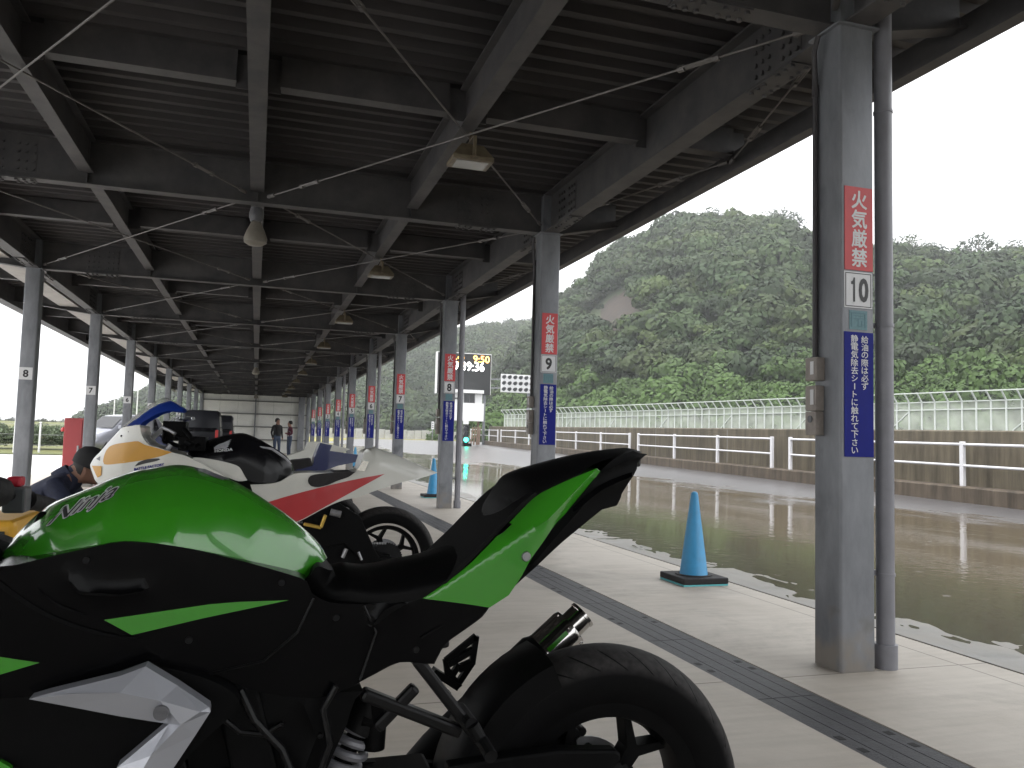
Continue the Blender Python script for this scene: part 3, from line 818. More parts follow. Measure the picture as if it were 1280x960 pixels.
foot = lambda a: float(np.interp(a, [.2, .45, .85], [118, 92, 62])) + 2
a1, r1 = scatter(2200, .20, 1.12, foot, 258, lambda x, y, r, z: (x > 520) & (x < 1400) & ~((((x - 772) / 33) ** 2 + ((y - 402) / 40) ** 2 < 1) & (r < 240)) & (z > .2))
sz = 2.4 + 3.8 * rng.uniform(0, 1, len(a1)) ** 1.6 * np.interp(r1, [70, 240], [.72, 1.1])
a3 = rng.uniform(.20, 1.12, 420); r3 = np.array([foot(q) for q in a3]) - 2 + rng.uniform(0, 34, 420)
a1, r1, sz = np.concatenate([a1, a3]), np.concatenate([r1, r3]), np.concatenate([sz, rng.uniform(1.8, 3.0, 420)])
sz = np.where(r1 > 212, sz * np.interp(r1, [212, 235], [1, .58]), sz)
br = (hill_z(a1, r1) < np.interp(a1, [.2, .45, .7, .9], [9, 9, 12, 10]) + rng.uniform(-4, 7, len(a1)))
sz = np.where(br, sz * .72, sz)
a4, r4 = scatter(70, .20, .75, foot, 232, lambda x, y, r, z: (((x - 772) / 33) ** 2 + ((y - 398) / 36) ** 2 < 1))
a1, r1, sz, br = np.concatenate([a1, a4]), np.concatenate([r1, r4]), np.concatenate([sz, rng.uniform(.5, 1.3, len(a4))]), np.concatenate([br, np.zeros(len(a4), bool)])
forest('hillside_woods', a1, r1, sz, br)['label'] = 'dense green woods covering the near hillside'
a2, r2 = scatter(2000, -.36, .52, lambda q: 192., 455, lambda x, y, r, z: (x > -60) & (x < 790) & (z > .5))
forest('far_woods', a2, r2, rng.uniform(3.2, 6.2, len(a2)))['label'] = 'hazy green woods on the farther ridge'


def tree(px, py, D, s, label, kind):
    d = ray(px, py); a = math.atan2(d[0], d[1]); zt = CAM_H + D * d[2] / math.hypot(d[0], d[1])
    x, y = D * math.sin(a), D * math.cos(a); zg = float(hill_z(np.array([a]), np.array([D]))[0]) - .3
    t = thing('ridge_tree', label, 'tree', (x, y, zg), 'trees standing out on the ridge line')
    b = MB(); h = zt - s * .8 - zg
    h = max(h, 2.)
    b.tube([(x, y, zg), (x + .2, y, zg + h * .5), (x + .1, y, zg + h), (x + .3, y, zg + h + s * .5)], [.34, .27, .2, .06], 7)
    for k in range(5):
        an = k * 1.26 + .3
        b.tube([(x + .1, y, zg + h * .8), (x + math.cos(an) * s * .35, y + math.sin(an) * s * .35, zg + h + s * .1), (x + math.cos(an) * s * .7, y + math.sin(an) * s * .7, zg + h + s * .35)], [.13, .08, .03], 5)
    b.build('trunk', M['bark'], t, smooth=True)
    q, sh = FINE[kind % 4]
    qq = q * np.array([s, s, s * 1.05]) + np.array([x, y, zg + h])
    quads_object('crown', qq, sh[:, None] * (GREENS[kind % 6] * .8)[None], M['leaf'], t, (x, y, zg))


for px, py, D, s, lab, k in [
        (886, 258, 236, 5.2, 'broad rounded tree topping the hill over the pit fence', 0),
        (972, 260, 237, 4.6, 'tall spreading tree at the right shoulder of the hilltop', 1),
        (992, 268, 238, 3.6, 'smaller tree leaning off the right shoulder of the hilltop', 2),
        (1136, 293, 236, 4.0, 'round dark tree on the ridge just past the drainpipe', 3),
        (1163, 303, 238, 2.6, 'small sparse tree between two bigger ridge trees', 1),
        (1222, 293, 236, 5.0, 'flat-topped wide tree on the ridge at far right', 2),
        (1264, 299, 237, 4.2, 'dome-shaped tree at the right end of the ridge', 0),
        (752, 318, 233, 3.4, 'lone scrubby tree on the left shoulder of the hill', 3)]:
    tree(px, py - 3, D, s * 1.25, lab, k)

# ------------------------------------------------------------------ pit wall, railings, far fence
n = 40
ysw = np.linspace(4, 64, n)
wt = thing('pit_wall', 'long brown-stained concrete wall along the far side of the pit lane', 'wall', (float(wall_x(16)), 16, 0))
b = MB(); rings = []
for y in ysw:
    x = wall_x(y); z = lane_z(x, y)
    rings.append([(x + .42, y, z - .3), (x + .42, y, z + 1.47), (x + .46, y, z + 1.50), (x + .66, y, z + 1.50), (x + .70, y, z + 1.47), (x + .70, y, z - .3)])
b.loft(rings); b.build('wall_slab', M['wall'], wt)
b = MB(); rings = []
for y in ysw:
    x = wall_x(y); z = lane_z(x, y)
    rings.append([(x, y, z - .3), (x, y, z + .30), (x + .03, y, z + .33), (x + .4175, y, z + .33), (x + .4175, y, z - .3)])
b.loft(rings); b.build('kerb_step', M['wallkerb'], wt)
# upright construction joints
b = MB()
for y in np.arange(6, 63, 6.0):
    x = wall_x(y); z = lane_z(x, y); b.box(x + .416, x + .4225, y - .012, y + .012, z + .332, z + 1.46)
b.build('joint_seam', M['girt'], wt)

p0, p1 = (wall_x(0) + .12, 0), (wall_x(60) + .12, 60)
SECT = [([588, 597, 611, 622], 'farthest section of white pipe railing, beside the traffic signal'),
        ([626, 644, 661, 684], 'white pipe railing section half hidden behind column 9'),
        ([694, 720, 751, 787], 'white pipe railing section rising over the green motorcycle tail'),
        ([798, 843, 897, 965], 'white pipe railing section behind the nearest blue cone'),
        ([988, 1087, 1203, 1345], 'nearest white pipe railing section, crossing behind column 10')]
for pxs, lab in SECT:
    pts = [at_wall(x, p0, p1) for x in pxs]
    x, y = pts[1]
    t = thing('pipe_railing', lab, 'railing', (x, y, lane_z(x, y) + .33), 'white pipe railings on the pit wall kerb')
    zz = [lane_z(wall_x(q[1]), q[1]) + .325 for q in pts]
    for (x, y), z in zip(pts, zz):
        b = MB(); b.box(x - .045, x + .045, y - .045, y + .045, z, z + .93); b.build('post', M['rail'], t, bevel=.012)
    for h in (.87, .43):
        b = MB()
        b.tube([(pts[0][0] - .0, pts[0][1], zz[0] + h), (pts[-1][0], pts[-1][1], zz[-1] + h)], .027, 8); b.build('rail', M['rail'], t, smooth=True)

FA, FB = np.array([36.2, 20.]), np.array([24.0, 79.])
ft = thing('mesh_fence', 'tall pale green mesh fence with angled top in front of the wooded hill', 'fence', (30, 48, 0))
L = np.linalg.norm(FB - FA); nf = 84
u = (FB - FA) / L; nrm = np.array([-u[1], u[0]]) * (1 if (-u[1]) < 0 else -1)
pp = [FA + u * L * i / (nf - 1) for i in range(nf)]
for p in pp:
    b = MB(); b.bar((p[0], p[1], 0), (p[0], p[1], 3.62), .065, .065, (0, 1, 0))
    b.bar((p[0], p[1], 3.6), (p[0] + nrm[0] * .42, p[1] + nrm[1] * .42, 4.08), .06, .06, (0, 1, 0))
    b.build('post', M['fencepost'], ft)
for z, o_ in ((3.6, 0), (3.2, 0), (2.0, 0), (4.06, .42)):
    b = MB(); a, c_ = FA + nrm * o_, FB + nrm * o_
    b.bar((a[0], a[1], z), (c_[0], c_[1], z), .05, .05); b.build('rail', M['fencepost'], ft)
for i in range(3, nf - 3, 9):
    a, c_ = pp[i], pp[i + 3]; b = MB(); b.bar((a[0] + .03, a[1], 3.15), (c_[0] + .03, c_[1], 1.3), .045, .045); b.build('diagonal_brace', M['fencepost'], ft)
b = MB()
e = -nrm * .05
b.add([(*(FA + e), .1), (*(FB + e), .1), (*(FB + e), 3.6), (*(FA + e), 3.6)], [(0, 1, 2, 3)])
b.build('mesh_panel', M['mesh'], ft, fixn=False)
M['mesh2'], t_, b_ = new_mat('thin_wire_mesh'); b_.inputs['Base Color'].default_value = (.28, .31, .28, 1)
_tr = t_.nodes.new('ShaderNodeBsdfTransparent'); _mx = t_.nodes.new('ShaderNodeMixShader'); _mx.inputs[0].default_value = .16
t_.links.new(_tr.outputs[0], _mx.inputs[1]); t_.links.new(b_.outputs[0], _mx.inputs[2]); t_.links.new(_mx.outputs[0], t_.nodes['Material Output'].inputs[0])
b = MB(); e2 = nrm * .42
b.add([(*FA, 3.62), (*FB, 3.62), (*(FB + e2), 4.05), (*(FA + e2), 4.05)], [(0, 1, 2, 3)])
b.build('top_mesh', M['mesh2'], ft, fixn=False)

# far barrier beyond the end of the lane
bt = thing('block_barrier', 'low pale block barrier running along the far verge', 'barrier', (5, 128, 1))
b = MB()
for i in range(60):
    x = -28 + i * 1.02; y = 128 - max(0, x + 10) * .35
    b.box(x, x + .98, y, y + .5, .7, 2.05 + (i * 7 % 3) * .05)
b.build('blocks', M['barrier'], bt, bevel=.03)

# ================================================================== CANOPY
ct = thing('pit_canopy', 'long open-sided pit shelter with a dark corrugated roof on galvanised steel columns', 'canopy', (0, 20, 0))
YS, YE = cy_(13), cy_(0)
EYR, EYL = 3.55, -4.30
# corrugated deck, ribs run across the lane
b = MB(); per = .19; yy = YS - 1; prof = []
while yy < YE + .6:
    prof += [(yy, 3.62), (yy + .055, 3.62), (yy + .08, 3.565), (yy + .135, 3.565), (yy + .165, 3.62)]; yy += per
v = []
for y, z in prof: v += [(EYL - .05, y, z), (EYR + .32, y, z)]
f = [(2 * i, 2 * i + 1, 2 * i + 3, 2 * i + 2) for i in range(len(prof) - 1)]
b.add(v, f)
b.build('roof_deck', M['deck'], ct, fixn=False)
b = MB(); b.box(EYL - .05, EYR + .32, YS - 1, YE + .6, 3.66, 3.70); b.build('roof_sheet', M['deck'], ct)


def hbeam(b, p, q, w, h, tf=.014, tw=.01, z0=ZB):
    """H section from p to q (plan), underside at z0"""
    p, q = Vector((*p, 0)), Vector((*q, 0)); d = (q - p).normalized(); r = Vector((d.y, -d.x, 0))

    def bx(hw, za, zb):
        c = [p - r * hw, q - r * hw, q + r * hw, p + r * hw]
        b.add([(k.x, k.y, za) for k in c] + [(k.x, k.y, zb) for k in c], [(0, 3, 2, 1), (4, 5, 6, 7), (0, 1, 5, 4), (1, 2, 6, 5), (2, 3, 7, 6), (3, 0, 4, 7)])
    bx(w / 2, z0, z0 + tf); bx(tw / 2, z0 + tf, z0 + h - tf); bx(w / 2, z0 + h - tf, z0 + h)


def bolts(b, pts, r=.014, axis='z', s=-1, t=.014):
    for p in pts:
        p = Vector(p); d = {'x': Vector((1, 0, 0)), 'y': Vector((0, 1, 0)), 'z': Vector((0, 0, 1))}[axis] * s
        b.tube([p, p + d * t], r, 6)


CXL, CXR = (XL0 + XL1) / 2, (XR0 + XR1) / 2
MID = -.09; S1, S2 = -1.50, 1.34
# cross beams, one per column pair
for k in range(0, 14):
    y = cy_(k) + CW / 2
    b = MB(); hbeam(b, (XL1 - .02, y), (XR0 + .02, y), .125, .40)
    for x in (-2.1, 2.0):                                # bolted splices
        for sy in (-1, 1): b.box(x - .2, x + .2, y + sy * .0055 - .004, y + sy * .0055 + .004, ZB + .06, ZB + .34)
        b.box(x - .2, x + .2, y - .06, y + .06, ZB - .009, ZB - .001)
        bolts(b, [(x + i * .06, y - .0095, ZB + z) for i in (-3, -2, -1, 1, 2, 3) for z in (.09, .16, .24, .31)], axis='y')
        bolts(b, [(x + i * .06, y + j, ZB - .009) for i in (-3, -2, -1, 1, 2, 3) for j in (-.035, .035)], axis='z')
    for x in (MID, S1, S2): b.box(x - .006, x + .006, y - .058, y + .058, ZB + .015, ZB + .385)
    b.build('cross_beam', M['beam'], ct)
    for x0, x1 in ((XR1 - .02, EYR - .03), (XL0 + .02, EYL + .03)):
        b = MB()
        b.prism([(x0, y - .005, ZB + .01), (x1, y - .005, ZB + .16), (x1, y - .005, ZB + .40), (x0, y - .005, ZB + .40)], (0, .01, 0))
        b.add([(x0, y - .055, ZB), (x1, y - .055, ZB + .15), (x1, y + .055, ZB + .15), (x0, y + .055, ZB), (x0, y - .055, ZB + .012), (x1, y - .055, ZB + .162), (x1, y + .055, ZB + .162), (x0, y + .055, ZB + .012)],
              [(0, 3, 2, 1), (4, 5, 6, 7), (0, 1, 5, 4), (1, 2, 6, 5), (2, 3, 7, 6), (3, 0, 4, 7)])
        b.build('cantilever_beam', M['beam'], ct)
# girders over the columns, with gusset haunches
for cx_ in (CXL, CXR):
    b = MB()
    for k in range(1, 14):
        hbeam(b, (cx_, cy_(k) + CW - .01), (cx_, cy_(k - 1) + .01), .15, .40)
        for y in (cy_(k) + CW + .45, cy_(k - 1) - .45):
            for sx_ in (-1, 1):
                b.box(cx_ + sx_ * .0055 - .004, cx_ + sx_ * .0055 + .004, y - .22, y + .22, ZB + .06, ZB + .34)
                bolts(b, [(cx_ + sx_ * .0095, y + i * .065, ZB + z) for i in (-3, -2, -1, 1, 2, 3) for z in (.09, .16, .24, .31)], axis='x', s=sx_)
            b.box(cx_ - .07, cx_ + .07, y - .22, y + .22, ZB - .009, ZB - .001)
            bolts(b, [(cx_ + j, y + i * .065, ZB - .009) for i in (-3, -2, -1, 1, 2, 3) for j in (-.045, .045)], axis='z')
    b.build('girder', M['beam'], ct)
# secondary beams along the lane
for x, w in ((MID, .12), (S1, .11), (S2, .11)):
    for k in range(1, 14):
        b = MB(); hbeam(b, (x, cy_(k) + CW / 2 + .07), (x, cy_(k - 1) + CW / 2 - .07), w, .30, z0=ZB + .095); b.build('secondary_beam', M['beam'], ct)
# purlins across mid-bay
segs = [(CXL + .09, S1 - .14), (S1 + .14, MID - .14), (MID + .14, S2 - .14), (S2 + .14, CXR - .09), (CXR + .14, EYR - .05), (EYL + .05, CXL - .14)]
for k in range(1, 14):
    y = cy_(k) + CW / 2 + BAY / 2
    for x0, x1 in segs:
        b = MB(); b.box(x0, x1, y - .055, y + .055, ZB + .19, ZB + .20); b.box(x0, x1, y - .055, y - .047, ZB + .2, ZB + .4)
        b.box(x0 - .13, x0 + .004, y - .006, y + .002, ZB + .16, ZB + .39); b.box(x1 - .004, x1 + .13, y - .006, y + .002, ZB + .16, ZB + .39)
        b.build('purlin', M['beam'], ct)
# eave beams and gutters
for x, s in ((EYR, 1), (EYL, -1)):
    b = MB(); b.box(x - .012, x + .012, YS - 1, YE + .6, ZB + .05, 3.63 if s < 0 else 3.40); b.box(x - .08, x + .012 if s > 0 else x + .10, YS - 1, YE + .6, ZB + .04, ZB + .055)
    b.build('eave_beam', M['beam'], ct)
b = MB(); b.box(CXL - .62, CXL - .30, YS - 1, YE, 3.28, 3.30); b.box(CXL - .62, CXL - .605, YS - 1, YE, 3.30, 3.44); b.box(CXL - .315, CXL - .30, YS - 1, YE, 3.30, 3.44)
b.build('gutter', M['soffit'], ct)
# tie rods crossing in every half bay
zr = ZB + .075
for k in range(1, 14):
    ya, yb = cy_(k) + CW / 2 + .12, cy_(k - 1) + CW / 2 - .12
    for x0, x1 in ((MID + .12, CXR - .14), (CXL + .14, MID - .12), (CXR + .10, EYR - .06)):
        for i, (p, q) in enumerate((((x0, ya, zr), (x1, yb, zr)), ((x1, ya, zr - .02), (x0, yb, zr - .02))) if x0 < 2 else (((x0, ya, zr + .06), (x1, ya + BAY * .46, zr + .06)), ((x1, yb - BAY * .46, zr + .08), (x0, yb, zr + .08)))):
            b = MB(); b.tube([p, q], .0068, 6)
            d = (Vector(q) - Vector(p)); d1 = d.normalized()
            for t0 in (.5, d.length - .7):
                a = Vector(p) + d1 * t0; c_ = a + d1 * .22
                sd = d1.cross(Vector((0, 0, 1))) * .016
                b.tube([a - sd, c_ - sd], .007, 6); b.tube([a + sd, c_ + sd], .007, 6); b.tube([a - d1 * .02, a + d1 * .02], .02, 6); b.tube([c_ - d1 * .02, c_ + d1 * .02], .02, 6)
            for e_, s_ in ((Vector(p), 1), (Vector(q), -1)): b.tube([e_ - d1 * s_ * .04, e_ + d1 * s_ * .06], .018, 6)
            b.build('tie_rod', M['rod'], ct, smooth=True)


# columns: rounded square tubes
def column_mb(x0, x1, y0):
    b = MB(); r = .016
    ring = []
    for cx_, cyc, a0 in ((x1 - r, y0 + CW - r, 0), (x0 + r, y0 + CW - r, 90), (x0 + r, y0 + r, 180), (x1 - r, y0 + r, 270)):
        for k in range(5):
            a = math.radians(a0 + k * 22.5); ring.append((cx_ + r * math.cos(a), cyc + r * math.sin(a)))
    b.loft([[(x, y, z) for x, y in ring] for z in (-.02, ZB - .012)])
    b.box(x0 - .02, x1 + .02, y0 - .02, y0 + CW + .02, ZB - .012, ZB - .001)
    xm, ym = (x0 + x1) / 2, y0 + CW / 2
    b.box(x0 + .02, x1 - .02, y0 + .02, y0 + CW - .02, ZB, ZB + .40)
    return b


for k in range(0, 14):
    y = cy_(k)
    for x0, x1, right in ((XL0, XL1, 0), (XR0, XR1, 1)):
        c = column_mb(x0, x1, y).build('column', M['galv'], ct, smooth=True, sharp=25)
        if right:
            b = MB(); xc = x0 - .016; yc = y + CW - .03
            b.tube([(xc - .03, yc - .06, ZB - .03), (xc - .03, yc - .03, ZB - .10), (xc, yc, ZB - .30), (xc, yc, 1.50)], .0135, 8)
            b.tube([(xc, yc, ZB - .32), (xc, yc, ZB - .26)], .017, 8)
            b.build('conduit', M['conduit'], c, smooth=True)
            for z0, z1, w, lab in ((1.385, 1.50, .055, 1), (1.235, 1.36, .05, 1), (1.115, 1.232, .048, 0)):
                b = MB(); b.box(x0 - .052, x0 - .001, yc - w, yc + .03, z0, z1)
                bx = b.build('junction_box', M['jbox'], c, bevel=.004)
                b = MB()
                if lab: b.box(x0 - .0535, x0 - .0522, yc - .035, yc - .010, z0 + .03, z1 - .02); b.build('paper_label', M['signwhite'], bx)
                else: b.lathe([(0, -.004), (.018, -.004), (.018, 0)], (x0 - .0522, yc - .01, (z0 + z1) / 2 + .02), 'x', 12); b.build('socket', M['greyplastic'], bx)
            if k % 2 == 0:
                b = MB(); xp, yp = x1 + .088, y + .035; r = .043
                b.tube([(xp, yp, -.02), (xp, yp, .115)], .055, 18)
                b.tube([(xp, yp, .1), (xp, yp, 3.555)], r, 18)
                for z in (.44, 1.66, 2.75): b.tube([(xp, yp, z), (xp, yp, z + .014)], r + .004, 18)
                b.box(x1 - .002, xp, yp + .01, yp + .034, 1.655, 1.68); b.box(x1 - .002, xp, yp + .01, yp + .034, .44, .465)
                b.build('drainpipe', M['pvc'], ct, smooth=True)
# end wall of panels and girts
yw = YE + CW / 2
b = MB()
for i in range(6):
    for j in range(5):
        w = (CXR - CXL) / 6; h = 3.55 / 5
        b.box(CXL + i * w + .004, CXL + (i + 1) * w - .004, yw, yw + .06, j * h + .003, (j + 1) * h - .003)
b.build('end_wall', M['panel'], ct)
for j in range(1, 5):
    b = MB(); z = j * .71; b.box(XL1, XR0, yw - .1, yw - .002, z - .035, z + .035); b.build('wall_girt', M['girt'], ct)
b = MB(); b.box(MID - .03, MID + .03, yw - .11, yw - .003, 0, 3.5); b.box(XR0 - .45, XR0 - .12, yw - .35, yw - .12, 0, ZB, ); b.build('wall_post', M['galv'], ct)

# ------------------------------------------------------------------ lamps under the roof
proto = None
for k in range(12, 0, -1):
    y = cy_(k) + CW / 2 + BAY / 2 + .02; x = S2 + .04; z = 3.06
    if proto is None:
        t = thing('floodlight', 'x', 'floodlight', (x, y, z), 'floodlights under the canopy roof')
        b = MB(); b.lathe([(.045, .09), (.06, .05), (.135, .0), (.135, -.03)], (x, y, z), 'z', 4)
        v = [(px, py, pz) for px, py, pz in b.v]
        b = MB()
        b.add([(x - .15, y - .11, z - .04), (x + .15, y - .11, z - .04), (x + .15, y + .11, z - .04), (x - .15, y + .11, z - .04),
               (x - .15, y - .11, z - .01), (x + .15, y - .11, z - .01), (x + .15, y + .11, z - .01), (x - .15, y + .11, z - .01),
               (x - .08, y - .06, z + .09), (x + .08, y - .06, z + .09), (x + .08, y + .06, z + .09), (x - .08, y + .06, z + .09)],
              [(0, 1, 5, 4), (1, 2, 6, 5), (2, 3, 7, 6), (3, 0, 4, 7), (4, 5, 9, 8), (5, 6, 10, 9), (6, 7, 11, 10), (7, 4, 8, 11), (8, 9, 10, 11), (0, 3, 2, 1)])
        b.build('housing', M['lampbody'], t, bevel=.006)
        b = MB(); b.box(x - .115, x + .115, y - .08, y + .08, z - .046, z - .0405); b.build('lens', M['lampglass'], t)
        b = MB(); b.box(x - .012, x + .012, y - .11, y + .11, z + .12, z + .13); b.box(x - .012, x + .012, y - .13, y - .112, z - .01, z + .13); b.box(x - .012, x + .012, y + .112, y + .13, z - .01, z + .13)
        b.tube([(x, y, z + .12), (x, y, z + .21)], .012, 8); b.build('bracket', M['lampbody'], t)
        proto = t; o = t
    else:
        o = copy_tree(proto); o.location.y = y
    o['label'] = 'beige rectangular floodlight hanging under the roof beam between columns %d and %d' % (k, k - 1)
proto = None
for k in (13, 9, 5, 1):
    y = cy_(k) + CW / 2 + .16; x = MID; z = 2.98
    if proto is None:
        t = thing('bell_lamp', 'x', 'lamp', (x, y, z), 'bell lamps under the middle roof beam')
        b = MB(); b.lathe([(.028, .06), (.045, .05), (.055, .025), (.082, -.03), (.108, -.105), (.102, -.145), (.064, -.168), (0, -.172)], (x, y, z), 'z', 24); b.build('shade', M['horn'], t, smooth=True)
        b = MB(); b.lathe([(0, .19), (.055, .185), (.066, .14), (.066, .10), (.055, .055), (0, .05)], (x, y, z), 'z', 16); b.tube([(x, y, z + .2), (x, y, z + .29)], .02, 8); b.build('ballast', M['greyplastic'], t, smooth=True)
        proto = o = t
    else:
        o = copy_tree(proto); o.location.y = y
    o['label'] = 'cream bell-shaped lamp hanging under the middle roof beam by column row %d' % k

# ------------------------------------------------------------------ signs on the columns
xm = (XR0 + XR1) / 2 + .006


def plate(name, label, cat, group, x0, x1, z0, z1, y, material, t=.003):
    b = MB(); b.box(x0, x1, y - t - .0006, y - .0006, z0, z1)
    o = b.build(name, material, None, origin=((x0 + x1) / 2, y, z0))
    return tag(o, label, cat, group)


def letters(parent, groups, y, material, name='lettering', lift=.0012):
    b = MB()
    for a, f in groups:
        b.add([(p[0], y - lift - (p[2] if len(p) > 2 else 0), p[1]) for p in a], f)
    return b.build(name, material, parent, fixn=False)


def vtext(s, x, ztop, zbot, w, bold=.012):
    """characters stacked downwards"""
    n = len(s); ph = (ztop - zbot) / n; out = []
    for i, ch in enumerate(s):
        if ch == 'ー':
            a, f = fit_text('|', w=w * .13, h=ph * .75, bold=bold)
        else:
            v, f = text_tris(ch, 1)
            a = np.array(v); lo, hi = a.min(0), a.max(0); e = hi - lo; a, f = embolden(a - (lo + hi) / 2, f, bold)
            k = {'の': .85, 'は': .9, 'シ': .82, 'ト': .85, 'に': .88, 'れ': .92, 'て': .85, 'さ': .88, 'い': .8, '下': .95}.get(ch, 1)
            s0 = min(w / e[0], ph * .94 / e[1]) * k
            sx_ = min(w * k / e[0], s0 * 1.12); a = a * [sx_, s0, 1]
        out.append((a + [x, ztop - ph * (i + .5), 0], f))
    return out


SIGN = {}
for k in range(13, 0, -1):
    y = cy_(k)
    if not SIGN:
        yf = y - .0037
        o = plate('fire_ban_sign', 'x', 'sign', 'red fire ban signs on the pit columns', xm - .083, xm + .083, 1.923, 2.338, y, M['red'])
        letters(o, vtext('火気厳禁', xm + .002, 2.322, 1.938, .088, .022), yf, M['signwhite']); SIGN['fire'] = o
        o = plate('refuel_sign', 'x', 'sign', 'blue refuelling signs on the pit columns', xm - .086, xm + .084, 1.014, 1.619, y, M['blue'])
        letters(o, vtext('給油の際は必ず', xm + .032, 1.603, 1.338, .045, .012) + vtext('静電気除去シートに触れて下さい', xm - .028, 1.605, 1.026, .045, .012), yf, M['signwhite']); SIGN['blue'] = o
        o = plate('anti_static_sticker', 'x', 'sticker', 'teal stickers on the pit columns', xm - .056, xm + .050, 1.631, 1.725, y, M['teal'], .0015)
        b = MB()
        for x0, x1, z0, z1 in ((-.045, .04, .078, .084), (-.045, -.039, .012, .078), (.034, .04, .012, .078), (-.03, .026, .052, .057), (-.006, 0, .015, .052), (-.03, .026, .066, .07), (0, .02, .015, .02), (.016, .021, .02, .045)):
            b.box(xm + x0, xm + x1, y - .0032, y - .0022, 1.631 + z0, 1.631 + z1)
        b.build('line_pattern', M['teald'], o); SIGN['teal'] = o
        new = False
        objs = SIGN
    else:
        objs = {}
        for q in ('fire', 'blue', 'teal'):
            c = copy_tree(SIGN[q]); c.location.y = y; objs[q] = c
    objs['fire']['label'] = 'red sign with white characters above number plate %d on the pit lane column' % k
    objs['blue']['label'] = 'blue sign with two columns of white characters on the pit lane column numbered %d' % k
    objs['teal']['label'] = 'small teal square sticker between number plate %d and the blue sign' % k
    o = plate('number_plate', 'white plate reading %d on the pit lane column' % k, 'number plate', 'number plates on the pit lane columns', xm - .086, xm + .078, 1.737, 1.915, y, M['signwhite'])
    b = MB(); x0, x1, z0, z1 = xm - .080, xm + .072, 1.743, 1.909
    for q in ((x0, x1, z0, z0 + .004), (x0, x1, z1 - .004, z1), (x0, x0 + .004, z0 + .004, z1 - .004), (x1 - .004, x1, z0 + .004, z1 - .004)):
        b.box(q[0], q[1], y - .0046, y - .0037, q[2], q[3])
    b.build('border_line', M['black'], o)
    letters(o, [(a + [xm - .004, 1.826, 0], f) for a, f in number(k, .122 if k > 9 else .070, .120, .035)], y - .0037, M['black'], lift=.0015)
for k in range(9, 0, -1):
    y = cy_(k); xc = (XL0 + XL1) / 2 - .006
    o = plate('number_plate', 'white plate reading %d on the paddock side column' % k, 'number plate', 'number plates on the paddock side columns', xc - .078, xc + .078, 1.675, 1.836, y, M['signwhite'])
    letters(o, [(a + [xc, 1.755, 0], f) for a, f in number(k, .066, .10, .035)], y - .0037, M['black'], lift=.0015)

# ------------------------------------------------------------------ drain grates
proto = None
y = -2.
while y < 46:
    if proto is None:
        b = MB(); x0 = GX0 + .004; w = (GX1 - GX0 - .008) / 4
        for i in range(4): b.box(x0 + i * w + .002, x0 + (i + 1) * w - .002, y + .003, y + .997, -.05, -.003)
        b.box(x0 + .002, GX1 - .006, y + .004, y + .996, -.05, -.012)
        for px in (.035, .255):
            for py in (.42, .54): b.box(x0 + px - .014, x0 + px + .014, y + py - .018, y + py + .018, -.0028, -.0018, 1)
        proto = o = tag(b.build('drain_grate', [M['grate'], M['slot']], origin=(GX0, y, -.05)), 'dark iron drain grate with paired lifting slots in the concrete floor', 'drain grate', 'drain grates in a line along the floor')
    else:
        o = proto.copy(); col.objects.link(o); o.location.y = y
    y += 1.0

# ------------------------------------------------------------------ cones
proto = None
CONES = [((3.262, 5.62), 'nearest bright blue traffic cone standing on the pavement edge'),
         ((3.29, 10.0), 'blue traffic cone mostly hidden behind the green motorcycle seat'),
         ((3.05, 14.3), 'blue traffic cone just left of column 8'),
         ((3.15, 27.2), 'tiny distant blue traffic cone above the dark blue motorcycle tail')]
for (x, y), lab in CONES:
    if proto is None:
        t = thing('traffic_cone', lab, 'traffic cone', (x, y, 0), 'blue traffic cones along the pavement edge')
        b = MB(); b.lathe([(.125, .028), (.118, .045), (.107, .06), (.028, .665), (.024, .682), (.012, .690), (0, .692)], (x, y, 0), 'z', 32); b.build('cone_body', M['cone'], t, smooth=True, sharp=50)
        b = MB(); b.box(x - .19, x + .19, y - .19, y + .19, .012, .058)
        b.build('weight_base', M['rubber'], t, bevel=.008)
        b = MB(); b.box(x - .187, x + .187, y - .187, y + .187, 0, .0115); b.build('foot_plate', M['conedisc'], t)
        b = MB(); b.lathe([(.112, .0585), (.14, .0585), (.14, .064), (.116, .066)], (x, y, 0), 'z', 28); b.build('collar', M['rubber'], t, smooth=True)
        proto = o = t
    else:
        o = copy_tree(proto); o.location = (x, y, 0); o['label'] = lab


# ================================================================== PIT LANE FURNITURE
def rect(b, x0, y0, x1, y1, Y, t, mi=0):
    p, q = at(x0, y1, 1, Y), at(x1, y0, 1, Y)
    b.box(p[0], q[0], Y, Y + t, p[2], q[2], mi); return p, q


YB = 63.5
p, q = at(546, 491, 1, YB), at(614, 444, 1, YB)
t = thing('timing_board', 'large black timing display with amber and white digits beside the pit lane', 'display board', ((p[0] + q[0]) / 2, YB, 0))
b = MB(); b.box(p[0], q[0], YB, YB + .5, p[2], q[2]); b.build('display_panel', M['board'], t)
b = MB(); b.box(p[0] - .07, p[0] - .002, YB - .02, YB + .52, p[2] - .02, q[2] + .06); b.box(p[0], q[0] + .03, YB - .02, YB + .52, q[2] + .002, q[2] + .06); b.box(q[0] + .002, q[0] + .03, YB - .02, YB + .52, p[2], q[2]); b.build('frame', M['signwhite'], t)
b = MB()
for x in (p[0] + .3, q[0] - .5): b.box(x, x + .18, YB + .15, YB + .33, lane_z(15, 63), p[2])
b.build('support_post', M['galv'], t)


